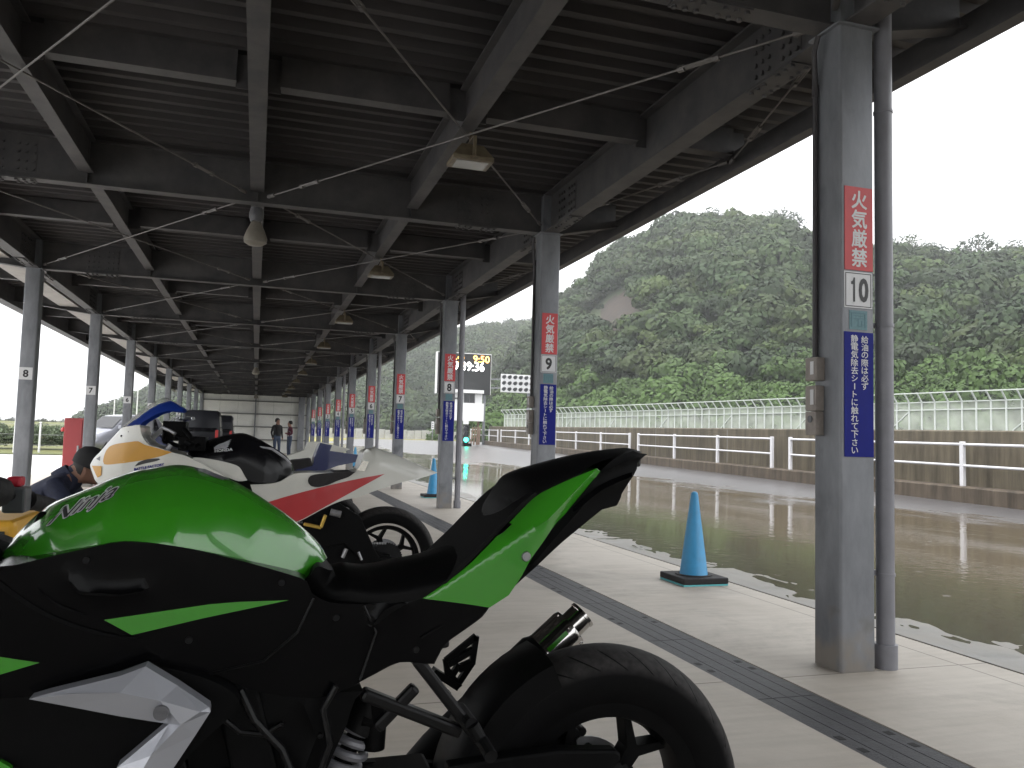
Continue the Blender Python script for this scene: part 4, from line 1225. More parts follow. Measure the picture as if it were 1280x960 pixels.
def led(body, x0, x1, y0, y1, m):
    a, e = at(x0, y1, 1, YB), at(x1, y0, 1, YB)
    g, f = fit_text(body, w=e[0] - a[0], h=e[2] - a[2], bold=.004)
    letters(t, [(g * [1, 1, 30] + [(a[0] + e[0]) / 2, (a[2] + e[2]) / 2, 0], f)], YB, m, lift=.01)


led('予定', 562, 581, 445, 454, M['amber']); led('9:50', 591.5, 612, 445.5, 453, M['amber']); led('9:39:36', 567, 605.5, 453.5, 462.5, M['ledwhite'])

t = thing('control_booth', 'small white control booth with a window on posts under the timing board', 'booth', (at(580, 500, 1, YB)[0], YB - .8, 0))
yb = YB - 1.2
b = MB(); rect(b, 561, 490, 603, 524, yb + .3, 1.8); b.build('wall', M['white'], t)
b = MB(); rect(b, 557, 488, 605, 490, yb, 2.4); b.build('roof', M['white'], t)
b = MB(); rect(b, 579.5, 492, 594, 503.5, yb + .28, .019); w_ = b.build('window', M['greyplastic'], t)
b = MB(); rect(b, 580.3, 492.8, 586.6, 503, yb + .26, .018); rect(b, 587.4, 492.8, 593.2, 503, yb + .26, .018); b.build('pane', M['darkglass'], w_)
b = MB()
for x in (562, 600): a = at(x, 524, 1, yb); b.box(a[0] - .07, a[0] + .07, yb + .5, yb + .64, .3, a[2])
for x in (571, 591): a = at(x, 524, 1, yb); b.box(a[0] - .05, a[0] + .05, yb + 1.7, yb + 1.8, .3, a[2])
b.build('leg', M['wood'], t)
b = MB(); rect(b, 566, 504.5, 605, 525.5, yb - .1, .06)
tag(b.build('banner', M['white'], origin=at(585, 525, 1, yb)), 'blank white banner hung across the front of the control booth', 'banner')

t = thing('signal_lamp_board', 'white board of round dark signal lamps in three rows beside the timing board', 'signal board', (*at(645, 480, 1, YB)[:2], 0))
a, e = at(626, 490, 1, YB), at(668, 469.5, 1, YB)
b = MB(); b.box(a[0], e[0], YB, YB + .12, a[2], e[2]); b.build('backing', M['signwhite'], t, bevel=.02)
nc = 6
for i in range(nc):
    for j in range(3):
        x = a[0] + (e[0] - a[0]) * (i + .5) / nc; z = a[2] + (e[2] - a[2]) * (j + .5) / 3; r = .165
        b = MB(); b.lathe([(0, -.02), (r * .9, -.02), (r * .9, -.001)], (x, YB, z), 'y', 16); lm = b.build('lamp', M['lens'], t)
        b = MB(); ring = []
        for s_ in range(13):
            an = math.radians(-30 + 240 * s_ / 12); ring.append((x + r * math.cos(an), z + r * math.sin(an)))
        b.add([(p_[0], YB - .001, p_[1]) for p_ in ring] + [(p_[0], YB - .20 * math.sin(math.pi * k / 12) - .02, p_[1]) for k, p_ in enumerate(ring)],
              [(k, k + 1, k + 14, k + 13) for k in range(12)]); b.build('visor', M['black'], lm, fixn=False)
b = MB()
for y_ in (474, 485): p_, q_ = at(614, y_, 1, YB + .3), at(626.5, y_, 1, YB + .3); b.bar(p_, q_, .10, .10)
b.build('arm', M['galv'], t)
b = MB(); x = e[0] - .5; b.box(x, x + .18, YB + .13, YB + .31, .3, e[2]); b.build('support_post', M['galv'], t)

YT = 56.
zt = lane_z(14, YT)
t = thing('traffic_signal', 'three lens pit exit signal with its bottom lamp glowing green', 'traffic signal', (*at(582.5, 555, 1, YT)[:2], zt))
p, q = at(578.6, 554, 1, YT), at(586.4, 531, 1, YT)
b = MB(); b.box(p[0], q[0], YT, YT + .3, p[2], q[2]); b.build('housing', M['black'], t, bevel=.04)
for py, m in ((535.2, 'lens'), (542.4, 'lens'), (549.6, 'ledgreen')):
    c_ = at(582.5, py, 1, YT); b = MB(); b.lathe([(0, -.03), (.12, -.025), (.165, -.002)], (c_[0], YT, c_[2]), 'y', 20); lm = b.build('lamp', M[m], t)
    b = MB(); r = .19; ring = [(c_[0] + r * math.cos(math.radians(-20 + 220 * k / 12)), c_[2] + r * math.sin(math.radians(-20 + 220 * k / 12))) for k in range(13)]
    b.add([(p_[0], YT - .001, p_[1]) for p_ in ring] + [(p_[0], YT - .16, p_[1]) for p_ in ring], [(k, k + 1, k + 14, k + 13) for k in range(12)]); b.build('visor', M['greyplastic'], lm, fixn=False)
b = MB(); c_ = at(582.5, 527, 1, YT); b.box(c_[0] - .2, c_[0] + .2, YT, YT + .04, c_[2] - .18, c_[2] + .18); b.build('sign_plate', M['signwhite'], t)
b = MB(); b.tube([(c_[0] + .12, YT + .25, zt - .1), (c_[0] + .12, YT + .25, c_[2] + .1)], .06, 10); b.box(p[0] + .02, q[0] + .25, YT + .1, YT + .5, zt - .1, p[2]); b.build('stand', M['darkmetal'], t)
t = thing('timber_rack', 'leaning brown timber rack between the traffic signal and the railing', 'rack', (*at(594, 556, 1, YT + 2)[:2], zt))
b = MB()
for x0, x1 in ((588.5, 591.5), (592, 594.5), (595.5, 597), (598.5, 600)):
    a, e = at(x0, 556, 1, YT + 2), at(x1, 534, 1, YT + 2); b.bar(a, e, .09, .09, (0, 1, 0))
for y_ in (539, 547): b.bar(at(589, y_, 1, YT + 2.06), at(600, y_ - .5, 1, YT + 2.06), .07, .07)
b.build('timber_frame', M['wood'], t)
# a small distance marker on the verge
t = thing('marker_sign', 'narrow white marker sign at the edge of the far grass', 'sign', (*at(541, 537, 1, 100)[:2], 1))
b = MB(); p, q = rect(b, 539.3, 527, 542.8, 536.5, 100, .06); b.build('sign_plate', M['white'], t)
b = MB(); b.box(p[0] + .1, p[0] + .2, 100.07, 100.15, 0, q[2]); b.build('post', M['galv'], t)
b = MB()
for y_ in (529, 531.5, 534): a, e = at(540.2, y_ + .7, 1, 99.99), at(541.9, y_ - .5, 1, 99.99); b.box(a[0], e[0], 99.985, 99.998, a[2], e[2])
b.build('dark_marks', M['black'], t)

# ================================================================== PADDOCK SIDE
t = thing('hose_cabinet', 'tall red metal cabinet standing by the left hand column 7', 'cabinet', (-3.45, 16.6, 0))
p, q = at(76.5, 590, 1, 16.7), at(105.5, 523, 1, 16.7)
b = MB(); b.box(p[0], q[0], 16.7, 17.1, .06, q[2]); b.build('cabinet_body', M['cabred'], t, bevel=.01)
b = MB(); b.box(p[0] + .025, q[0] - .025, 16.685, 16.699, .12, q[2] - .04); d_ = b.build('door', M['cabred'], t, bevel=.004)
b = MB(); b.box(q[0] - .09, q[0] - .06, 16.66, 16.684, .62, .74); b.build('handle', M['alu'], d_)
b = MB(); b.box(p[0] + .03, q[0] - .03, 16.73, 17.07, -.0, .059); b.build('plinth', M['black'], t)
b = MB(); b.lathe([(.04, 0), (.045, .03), (.03, .07), (0, .08)], (p[0] - .03, 16.8, q[2] - .25), 'z', 12); b.build('alarm_lamp', M['tail'], t, smooth=True)

# hedge with a wire fence, treeline and poles beyond the paddock
Q, T = [], []
for i in range(1000):
    x = rng.uniform(-34, -7.2); y = 41 + rng.uniform(-.5, .7); q_, sh = TEMPL[rng.integers(7)]; s_ = rng.uniform(.22, .5)
    Q.append(q_[::3] * s_ * [1, 1, .9] + np.array([x, y, .25 + rng.uniform(0, .75)])); T.append(sh[::3, None] * (np.array((.10, .13, .075)) * rng.uniform(.7, 1.2))[None])
tag(quads_object('hedge', np.concatenate(Q), np.concatenate(T), M['leaf'], None, (-20, 41, 0)), 'long clipped green hedge along the far edge of the white paddock', 'hedge')
t = thing('wire_fence', 'thin wire fence of pale posts in front of the paddock hedge', 'fence', (-20, 39.6, 0))
for i in range(14):
    b = MB(); x = -33.5 + i * 2.0; b.tube([(x, 39.6, 0), (x, 39.6, 1.25)], .022, 6); b.build('post', M['pvc'], t)
for z in (.3, .75, 1.2):
    b = MB(); b.tube([(-33.5, 39.6, z), (-7.5, 39.6, z)], .006, 5); b.build('wire', M['pvc'], t)
Q, T = [], []
for i in range(330):
    a = rng.uniform(-.62, -.20); r = rng.uniform(118, 150); q_, sh = TEMPL[rng.integers(7)]; s_ = rng.uniform(.5, .95)
    Q.append(q_[::3] * [s_ * .8, s_ * .8, s_ * 1.5] + np.array([r * math.sin(a), r * math.cos(a), 1.2 + s_ * .3])); T.append(sh[::3, None] * np.array([[.08, .088, .07]]) * rng.uniform(.7, 1.1))
tag(quads_object('treeline', np.concatenate(Q), np.concatenate(T), M['leaf']), kind='stuff')['label'] = 'low dark treeline beyond the paddock grass'
for px, y0, Y, lab in ((20, 523, 37.5, 'slim pale pole beside the left edge of the picture'), (51, 529, 38, 'slim pale pole seen between column 8 and the red cabinet'),
                       (143.5, 499, 58, 'tall white flagpole seen left of column 6'), (172.5, 488, 60, 'tall white flagpole seen right of column 6')):
    p_ = at(px, y0, 1, Y); b = MB(); b.tube([(p_[0], Y, -.05), (p_[0], Y, p_[2])], [.05, .035], 8); b.lathe([(.045, 0), (.045, .04), (0, .06)], (p_[0], Y, p_[2]), 'z', 8)
    tag(b.build('pole', M['white'], origin=(p_[0], Y, 0), smooth=True), lab, 'pole')


# ------------------------------------------------------------------ vehicles
def ring_of(w, z0, z1, wt, r, y, n=4):
    """rounded cross-section of a car body: half width w at the waist, wt at the roof"""
    zw = z0 + (z1 - z0) * .52
    pts = [(w * .93, z0), (w, z0 + .12), (w, zw), (wt + .02, z1 - r), (wt - r * .6, z1), (0, z1 + .015)]
    L_ = [(x, y, z) for x, z in pts]; return L_ + [(-x, y_, z) for x, y_, z in L_[::-1][1:]] + [(0, y, z0)]


def road_wheel(b, x, y, r, w, mi0=0, mi1=1):
    b.lathe([(r * .62, -w / 2), (r * .95, -w / 2), (r, -w * .3), (r, w * .3), (r * .95, w / 2), (r * .62, w / 2)], (x, y, r), 'x', 20, mi0)


def vehicle(name, label, cat, loc, rz, L_, w, prof, paint, rear=True):
    """prof: list of (y, z0, z1, roof half width); front at +L/2 (local +Y)"""
    t = thing(name, label, cat, (0, 0, 0))
    b = MB(); b.loft([ring_of(w * sc_, z0, z1, wt, .07, y) for y, z0, z1, wt, sc_ in prof]); b.build('body', paint, t, smooth=True, sharp=50)
    for sx_ in (-1, 1):
        for yy_ in (-L_ * .32, L_ * .32):
            b = MB(); road_wheel(b, sx_ * (w - .10), yy_, .29, .17); wh = b.build('wheel', M['rubber'], t, smooth=True)
            b = MB(); b.lathe([(0, .0), (.17, .0), (.18, -.03)], (sx_ * (w - .012), yy_, .29), 'x', 16); b.build('hubcap', M['alu'], wh)
    return t


def place(t, loc, rz):
    t.location = loc; t.rotation_euler.z = rz


def kei_van(name, label, loc, rz):
    L_, w = 3.3, .71
    t = vehicle(name, label, 'van', loc, rz, L_, w, [(-L_ / 2, .32, 1.55, .56, .92), (-L_ / 2 + .06, .25, 1.84, .60, .985), (-L_ / 2 + .4, .22, 1.88, .62, 1), (.3, .22, 1.88, .62, 1), (1.0, .22, 1.80, .60, 1), (1.42, .24, 1.15, .62, .98), (1.6, .28, .98, .58, .93)], M['vandark'])
    b = MB(); b.add([(-.60, -L_ / 2 - .012, 1.06), (.60, -L_ / 2 - .012, 1.06), (.53, -L_ / 2 + .035, 1.66), (-.53, -L_ / 2 + .035, 1.66), (-.60, -L_ / 2 + .02, 1.06), (.60, -L_ / 2 + .02, 1.06), (.53, -L_ / 2 + .09, 1.66), (-.53, -L_ / 2 + .09, 1.66)],
                    [(0, 1, 2, 3), (4, 7, 6, 5), (0, 4, 5, 1), (1, 5, 6, 2), (2, 6, 7, 3), (3, 7, 4, 0)]); b.build('rear_window', M['darkglass'], t)
    for s_ in (-1, 1):
        b = MB(); b.box(s_ * .60 - .055, s_ * .60 + .055, -L_ / 2 - .03, -L_ / 2 + .1, .78, 1.14); b.build('tail_light', M['tail'], t, bevel=.012)
        b = MB(); b.add([(s_ * .7, -1.3, 1.1), (s_ * .7, .9, 1.1), (s_ * .645, .85, 1.66), (s_ * .645, -1.3, 1.66)], [(0, 1, 2, 3)]); b.v = [(x + s_ * .012, y, z) for x, y, z in b.v]; b.build('side_window', M['darkglass'], t)
    b = MB(); b.box(-.66, .66, -L_ / 2 - .07, -L_ / 2 + .05, .26, .5); b.build('bumper', M['satin'], t, bevel=.03)
    b = MB(); b.box(-.17, .17, -L_ / 2 - .045, -L_ / 2 - .02, .60, .77); b.build('licence_plate', M['ycrate'], t)
    b = MB(); b.box(-.5, .5, 1.2, 1.24, 1.2, 1.22); b.build('wiper', M['black'], t)
    place(t, loc, rz); return t


kei_van('parked_van', 'dark boxy van parked nearest by the left columns, seen from behind', (-2.03, 33 + 1.65, 0), 0)
kei_van('parked_van', 'second dark van parked deeper in the shelter near the end wall', (-1.75, 41 + 1.65, 0), 0)

L_, w = 4.2, .84
t = vehicle('parked_car', 'silver grey car parked out in the paddock behind column 7', 'car', 0, 0, L_, w, [(-2.1, .35, .95, .55, .9), (-2.0, .25, 1.3, .6, .96), (-1.6, .22, 1.66, .62, 1), (-.2, .22, 1.74, .64, 1), (.35, .22, 1.68, .63, 1), (1.15, .22, 1.06, .70, 1), (1.9, .24, .88, .62, .96), (2.1, .32, .62, .5, .88)], M['carsilver'])
b = MB(); b.add([(-.6, .45, 1.62), (.6, .45, 1.62), (.7, 1.1, 1.10), (-.7, 1.1, 1.10)], [(0, 1, 2, 3)]); b.v = [(x, y + .02, z + .03) for x, y, z in b.v]; b.build('windscreen', M['darkglass'], t)
for s_ in (-1, 1):
    b = MB(); b.lathe([(0, 0), (.13, .01), (.12, .06), (0, .08)], (s_ * .6, 1.95, .72), 'y', 14); b.build('headlight', M['signwhite'], t, smooth=True)
    b = MB(); b.box(s_ * .93 - .09, s_ * .93 + .09, .85, .97, 1.08, 1.24); b.build('mirror', M['carsilver'], t, bevel=.03)
    b = MB(); b.add([(s_ * .83, -1.5, 1.05), (s_ * .83, .75, 1.05), (s_ * .66, .3, 1.6), (s_ * .66, -1.4, 1.58)], [(0, 1, 2, 3)]); b.v = [(x + s_ * .015, y, z) for x, y, z in b.v]; b.build('side_window', M['darkglass'], t)
b = MB(); b.box(-.45, .45, 2.06, 2.1, .42, .6); b.build('grille', M['satin'], t)
cpos = at_depth(150, 545, 37); place(t, (cpos[0], cpos[1], 0), math.pi - math.radians(38))


# ------------------------------------------------------------------ people
def skin_body(name, joints, bones, colour, mats, parent):
    """one continuous body: joints {name: (pos, radius)}; colour(p, nearest joint) -> material index"""
    names = list(joints); idx = {k: i for i, k in enumerate(names)}
    me = bpy.data.meshes.new(name)
    me.from_pydata([joints[k][0] for k in names], [(idx[a], idx[c_]) for a, c_ in bones], [])
    o = bpy.data.objects.new(name, me); col.objects.link(o)
    md = o.modifiers.new('skin', 'SKIN'); md.use_smooth_shade = True
    for i, k in enumerate(names):
        r = joints[k][1]; sv = me.skin_vertices[0].data[i]
        sv.radius = r if isinstance(r, tuple) else (r, r); sv.use_root = (i == 0)
    s2 = o.modifiers.new('sub', 'SUBSURF'); s2.levels = s2.render_levels = 2
    dg = bpy.context.evaluated_depsgraph_get(); dg.update()
    m2 = bpy.data.meshes.new_from_object(o.evaluated_get(dg)); m2.name = name
    bpy.data.objects.remove(o)
    m2.materials.clear()
    for m in mats: m2.materials.append(m)
    J = np.array([list(joints[k][0]) for k in names]); A = np.array([idx[a] for a, _ in bones]); B_ = np.array([idx[c_] for _, c_ in bones])
    for p_ in m2.polygons:
        c_ = np.array(p_.center); pa, pb = J[A], J[B_]; ab = pb - pa
        tt = np.clip(((c_ - pa) * ab).sum(1) / np.maximum((ab * ab).sum(1), 1e-9), 0, 1)
        dd = np.linalg.norm(pa + ab * tt[:, None] - c_, axis=1) - np.array([min(joints[names[a]][1] if not isinstance(joints[names[a]][1], tuple) else .1, .1) * .3 for a in A])
        i = int(dd.argmin()); p_.material_index = colour(bones[i][0], bones[i][1], float(tt[i])); p_.use_smooth = True
    off = ORG[parent]
    for v_ in m2.vertices: v_.co -= off
    ob = bpy.data.objects.new(name, m2); col.objects.link(ob); ob.parent = parent; ORG[ob] = off
    return ob


def stand(name_label, base, face, h, mats, fold=False):
    """standing figure; face: heading angle (0 = +X)"""
    t = thing('person', name_label, 'person', base, 'men talking by the end wall')
    f = Vector((math.cos(face), math.sin(face), 0)); s_ = Vector((-f.y, f.x, 0)); B0 = Vector(base); k = h / 1.75

    def P_(fw, sd, z): return B0 + f * fw * k + s_ * sd * k + Vector((0, 0, z * k))
    J = {'pel': (P_(0, 0, .93), (.15 * k, .11 * k)), 'sp': (P_(0, 0, 1.12), (.145 * k, .105 * k)), 'ch': (P_(0, 0, 1.33), (.165 * k, .115 * k)), 'nk': (P_(.01, 0, 1.49), .058 * k), 'hd': (P_(.03, 0, 1.60), (.078 * k, .095 * k)), 'tp': (P_(.02, 0, 1.69), (.065 * k, .08 * k)),
         'ns': (P_(.125, 0, 1.59), .014 * k)}
    E_ = [('pel', 'sp'), ('sp', 'ch'), ('ch', 'nk'), ('nk', 'hd'), ('hd', 'tp'), ('hd', 'ns')]
    for n_, q_ in (('l', 1), ('r', -1)):
        J[n_ + 'ear'] = (P_(.02, q_ * .085, 1.60), .016 * k); E_.append(('hd', n_ + 'ear'))
        J[n_ + 'sh'] = (P_(0, q_ * .19, 1.40), .062 * k); J[n_ + 'el'] = (P_(-.03, q_ * .25, 1.12), .047 * k)
        if fold: J[n_ + 'wr'] = (P_(.17, q_ * .10, 1.14), .034 * k); J[n_ + 'ha'] = (P_(.19, -q_ * .02, 1.17), .036 * k)
        else: J[n_ + 'wr'] = (P_(.05, q_ * .24, .90), .034 * k); J[n_ + 'ha'] = (P_(.08, q_ * .22, .82), .036 * k)
        J[n_ + 'hip'] = (P_(0, q_ * .10, .88), .095 * k); J[n_ + 'kn'] = (P_(.03, q_ * .11, .48), .064 * k); J[n_ + 'an'] = (P_(0, q_ * .12, .09), .045 * k); J[n_ + 'toe'] = (P_(.17, q_ * .13, .035), .035 * k)
        E_ += [('ch', n_ + 'sh'), (n_ + 'sh', n_ + 'el'), (n_ + 'el', n_ + 'wr'), (n_ + 'wr', n_ + 'ha'), ('pel', n_ + 'hip'), (n_ + 'hip', n_ + 'kn'), (n_ + 'kn', n_ + 'an'), (n_ + 'an', n_ + 'toe')]

    def colr(a, c_, tt):
        e = c_.lstrip('lr') if c_ not in ('sp', 'ch', 'nk', 'hd', 'tp', 'ns', 'pel') else c_
        if c_ in ('hd', 'tp', 'ns') or c_.endswith('ear') or c_.endswith('ha') or (c_ == 'nk' and tt > .75): return 0
        if c_.endswith('toe'): return 3
        if c_.endswith('hip') or c_.endswith('kn') or c_.endswith('an'): return 2
        if c_ == 'sp' and tt < .3: return 2
        if c_.endswith('el') or c_.endswith('wr') or c_.endswith('sh'): return 4
        return 1
    skin_body('body', J, E_, colr, mats, t)
    b = MB(); c_ = P_(.0, 0, 1.635); b.lathe([(.10 * k, -.06 * k), (.105 * k, .0), (.095 * k, .06 * k), (.055 * k, .105 * k), (0, .115 * k)], c_, 'z', 16); b.v = [tuple(Vector(q_) - f * .012) for q_ in b.v]
    b.build('hair', M['hair'], t, smooth=True)
    return t


pm = at(349, 572, 2, 0)
stand('man in black jacket and blue jeans standing by the end wall, hands low', (.86, 36.4, 0), math.radians(-60), 1.74, [M['skin'], M['blackcloth'], M['jeans'], M['black'], M['blackcloth']])
stand('slim man in grey shirt with maroon sleeves and jeans, arms folded by the end wall', (1.43, 37.4, 0), math.radians(195), 1.66, [M['skin'], M['greycloth'], M['jeans'], M['black'], M['maroon']], True)

# the man squatting behind the white race fairing
hd = Vector(at_depth(110, 583, 5.6)); B0 = Vector((hd.x - .12, hd.y + .02, 0))
t = thing('person', 'man in navy jacket and black cap squatting behind the yellow and white race fairing', 'person', B0)


def Q_(dx, dy, z): return Vector((hd.x + dx, hd.y + dy, z))


hz = hd.z
J = {'pel': (Q_(-.42, 0, .34), (.16, .15)), 'sp': (Q_(-.345, 0, hz - .27), (.165, .14)), 'ch': (Q_(-.19, 0, hz - .13), (.16, .115)), 'nk': (Q_(-.085, 0, hz - .055), .062), 'hd': (Q_(.012, 0, hz - .005), (.077, .080)), 'tp': (Q_(.045, 0, hz + .045), (.07, .075)),
     'jaw': (Q_(.062, 0, hz - .085), (.05, .048)), 'ns': (Q_(.112, 0, hz - .045), .015)}
E_ = [('pel', 'sp'), ('sp', 'ch'), ('ch', 'nk'), ('nk', 'hd'), ('hd', 'tp'), ('hd', 'jaw'), ('jaw', 'ns')]
for n_, q_ in (('l', -1), ('r', 1)):
    J[n_ + 'ear'] = (Q_(-.012, q_ * .088, hz - .03), (.020, .028)); E_.append(('hd', n_ + 'ear'))
    J[n_ + 'sh'] = (Q_(-.17, q_ * .18, hz - .12), .07); J[n_ + 'el'] = (Q_(-.02, q_ * .24, .47), .055); J[n_ + 'wr'] = (Q_(.20, q_ * .14, .42), .037); J[n_ + 'pa'] = (Q_(.27, q_ * .12, .42), (.040, .022))
    J[n_ + 'hip'] = (Q_(-.38, q_ * .12, .32), .11); J[n_ + 'kn'] = (Q_(.02, q_ * .20, .40), .072); J[n_ + 'an'] = (Q_(-.20, q_ * .17, .09), .048); J[n_ + 'toe'] = (Q_(-.02, q_ * .19, .04), .038)
    E_ += [('ch', n_ + 'sh'), (n_ + 'sh', n_ + 'el'), (n_ + 'el', n_ + 'wr'), (n_ + 'wr', n_ + 'pa'), ('pel', n_ + 'hip'), (n_ + 'hip', n_ + 'kn'), (n_ + 'kn', n_ + 'an'), (n_ + 'an', n_ + 'toe')]
    for i in range(4):
        y_ = q_ * .12 + (i - 1.5) * .019; L1 = (.038, .045, .042, .032)[i]
        J['%sf%da' % (n_, i)] = (Q_(.30 + L1 * .4, y_, .418), .009); J['%sf%db' % (n_, i)] = (Q_(.315 + L1, y_, .395), .008); J['%sf%dc' % (n_, i)] = (Q_(.31 + L1 * .9, y_, .365), .007)
        E_ += [(n_ + 'pa', '%sf%da' % (n_, i)), ('%sf%da' % (n_, i), '%sf%db' % (n_, i)), ('%sf%db' % (n_, i), '%sf%dc' % (n_, i))]
    J[n_ + 'tha'] = (Q_(.25, q_ * .12 - q_ * .05, .40), .011); J[n_ + 'thb'] = (Q_(.29, q_ * .12 - q_ * .06, .375), .009); E_ += [(n_ + 'pa', n_ + 'tha'), (n_ + 'tha', n_ + 'thb')]


def colr(a, c_, tt):
    if a == 'nk' and tt < .22: return 1
    if c_ in ('hd', 'tp', 'ns', 'jaw') or 'ear' in c_ or c_[1:2] == 'f' or 'th' in c_ or c_.endswith('pa') or False: return 0
    if c_.endswith('toe'): return 3
    if c_.endswith('hip') or c_.endswith('kn') or c_.endswith('an'): return 2
    return 1


skin_body('body', J, E_, colr, [M['skin'], M['navy'], M['blackcloth'], M['black']], t)
b = MB(); n_ = 20; rings = []
c1_, c2_ = Vector(Q_(-.135, 0, hz - .105)), Vector(Q_(-.075, 0, hz - .045)); ca_ = (c2_ - c1_).normalized(); cu_ = ca_.cross(Vector((0, 1, 0)))
for k_, r_ in ((-.02, .105), (.02, .10), (.05, .092), (.078, .084), (.080, .076), (.03, .08)):
    rings.append([c1_ + ca_ * k_ + cu_ * r_ * math.cos(2 * math.pi * i / n_) + Vector((0, 1, 0)) * r_ * 1.05 * math.sin(2 * math.pi * i / n_) for i in range(n_)])
b.loft(rings, cap=False); b.build('collar', M['navy'], t, smooth=True)
b = MB(); n_ = 20; rings = []
ax = Vector((.40, 0, .92)).normalized(); sd = Vector((0, 1, 0)); fw = sd.cross(ax)
cc = Vector((hd.x + .015, hd.y, hz + .005))
for r, h in ((.112, -.012), (.115, .03), (.108, .07), (.085, .105), (.045, .125), (.004, .13)):
    rings.append([cc + ax * h + fw * r * 1.08 * math.cos(2 * math.pi * k / n_) + sd * r * .92 * math.sin(2 * math.pi * k / n_) for k in range(n_)])
b.loft(rings)
br_ = [cc + ax * -.004 + fw * .112 * math.cos(a_) + sd * .098 * math.sin(a_) for a_ in np.linspace(-1.1, 1.1, 9)] + [cc + ax * -.03 + fw * (.112 + .075 * math.cos(a_ * 1.3)) * 1.0 * math.cos(a_ * .75) + sd * .10 * math.sin(a_) for a_ in np.linspace(1.1, -1.1, 9)]
b.prism(br_, ax * .008)
b.build('cap', M['capblack'], t, smooth=True, sharp=60)
b = MB(); rings = []
for r, h in ((.104, .01), (.102, -.025), (.092, -.06), (.078, -.085)):
    rings.append([cc + ax * h + fw * r * 1.05 * math.cos(a_) + sd * r * .95 * math.sin(a_) for a_ in np.linspace(1.75, 4.53, 14)] + [cc + ax * h + fw * (r - .02) * math.cos(a_) + sd * (r - .02) * math.sin(a_) for a_ in np.linspace(4.53, 1.75, 14)])
b.loft(rings); b.build('hair', M['hair'], t, smooth=True)


# ================================================================== MOTORCYCLES
def catmull(pts, step):
    """closed outline (x, z, flags) -> dense list of (x, z, rounded?)"""
    n = len(pts); out = []
    for i in range(n):
        p1, p2 = pts[i], pts[(i + 1) % n]
        p0 = p1 if 'c' in p1[2] else pts[i - 1]; p3 = p2 if 'c' in p2[2] else pts[(i + 2) % n]
        d = math.hypot(p2[0] - p1[0], p2[1] - p1[1]); k = max(1, int(round(d / step)))
        lin = 'c' in p1[2] and 'c' in p2[2]
        rd = 'r' in p1[2] and 'r' in p2[2]
        m1 = [(p2[j] - p0[j]) * (.5 if 'c' not in p1[2] else 1) for j in (0, 1)]; m2 = [(p3[j] - p1[j]) * (.5 if 'c' not in p2[2] else 1) for j in (0, 1)]
        # limit the tangents to the length of the span
        for m in (m1, m2):
            l_ = math.hypot(*m)
            if l_ > d and l_ > 0: m[0] *= d / l_; m[1] *= d / l_
        for s_ in range(k):
            t_ = s_ / k
            if lin: x, z = p1[0] + (p2[0] - p1[0]) * t_, p1[1] + (p2[1] - p1[1]) * t_
            else:
                h1, h2, h3, h4 = 2 * t_**3 - 3 * t_**2 + 1, t_**3 - 2 * t_**2 + t_, -2 * t_**3 + 3 * t_**2, t_**3 - t_**2
                x = h1 * p1[0] + h2 * m1[0] + h3 * p2[0] + h4 * m2[0]; z = h1 * p1[1] + h2 * m1[1] + h3 * p2[1] + h4 * m2[1]
            out.append((x, z, rd))
    return out


def seg_dist(P_, A, B_):
    """distance of points P (n,2) to the segments A-B (m,2)"""
    if len(A) == 0: return np.full(len(P_), 1e3)
    best = np.full(len(P_), 1e9)
    for a, c_ in zip(A, B_):
        ab = c_ - a; t_ = np.clip(((P_ - a) @ ab) / max(ab @ ab, 1e-12), 0, 1)
        best = np.minimum(best, np.linalg.norm(P_ - a - t_[:, None] * ab, axis=1))
    return best


def inside(P_, poly):
    x, y = P_[:, 0], P_[:, 1]; r = np.zeros(len(P_), bool); n = len(poly)
    for i in range(n):
        x1_, y1_ = poly[i]; x2_, y2_ = poly[(i + 1) % n]
        c_ = ((y1_ > y) != (y2_ > y)) & (x < (x2_ - x1_) * (y - y1_) / (y2_ - y1_ + 1e-15) + x1_); r ^= c_
    return r


RINGS = [1 - math.cos(math.radians(a_)) for a_ in (10, 19, 28, 37, 46, 55, 64, 73, 82)]


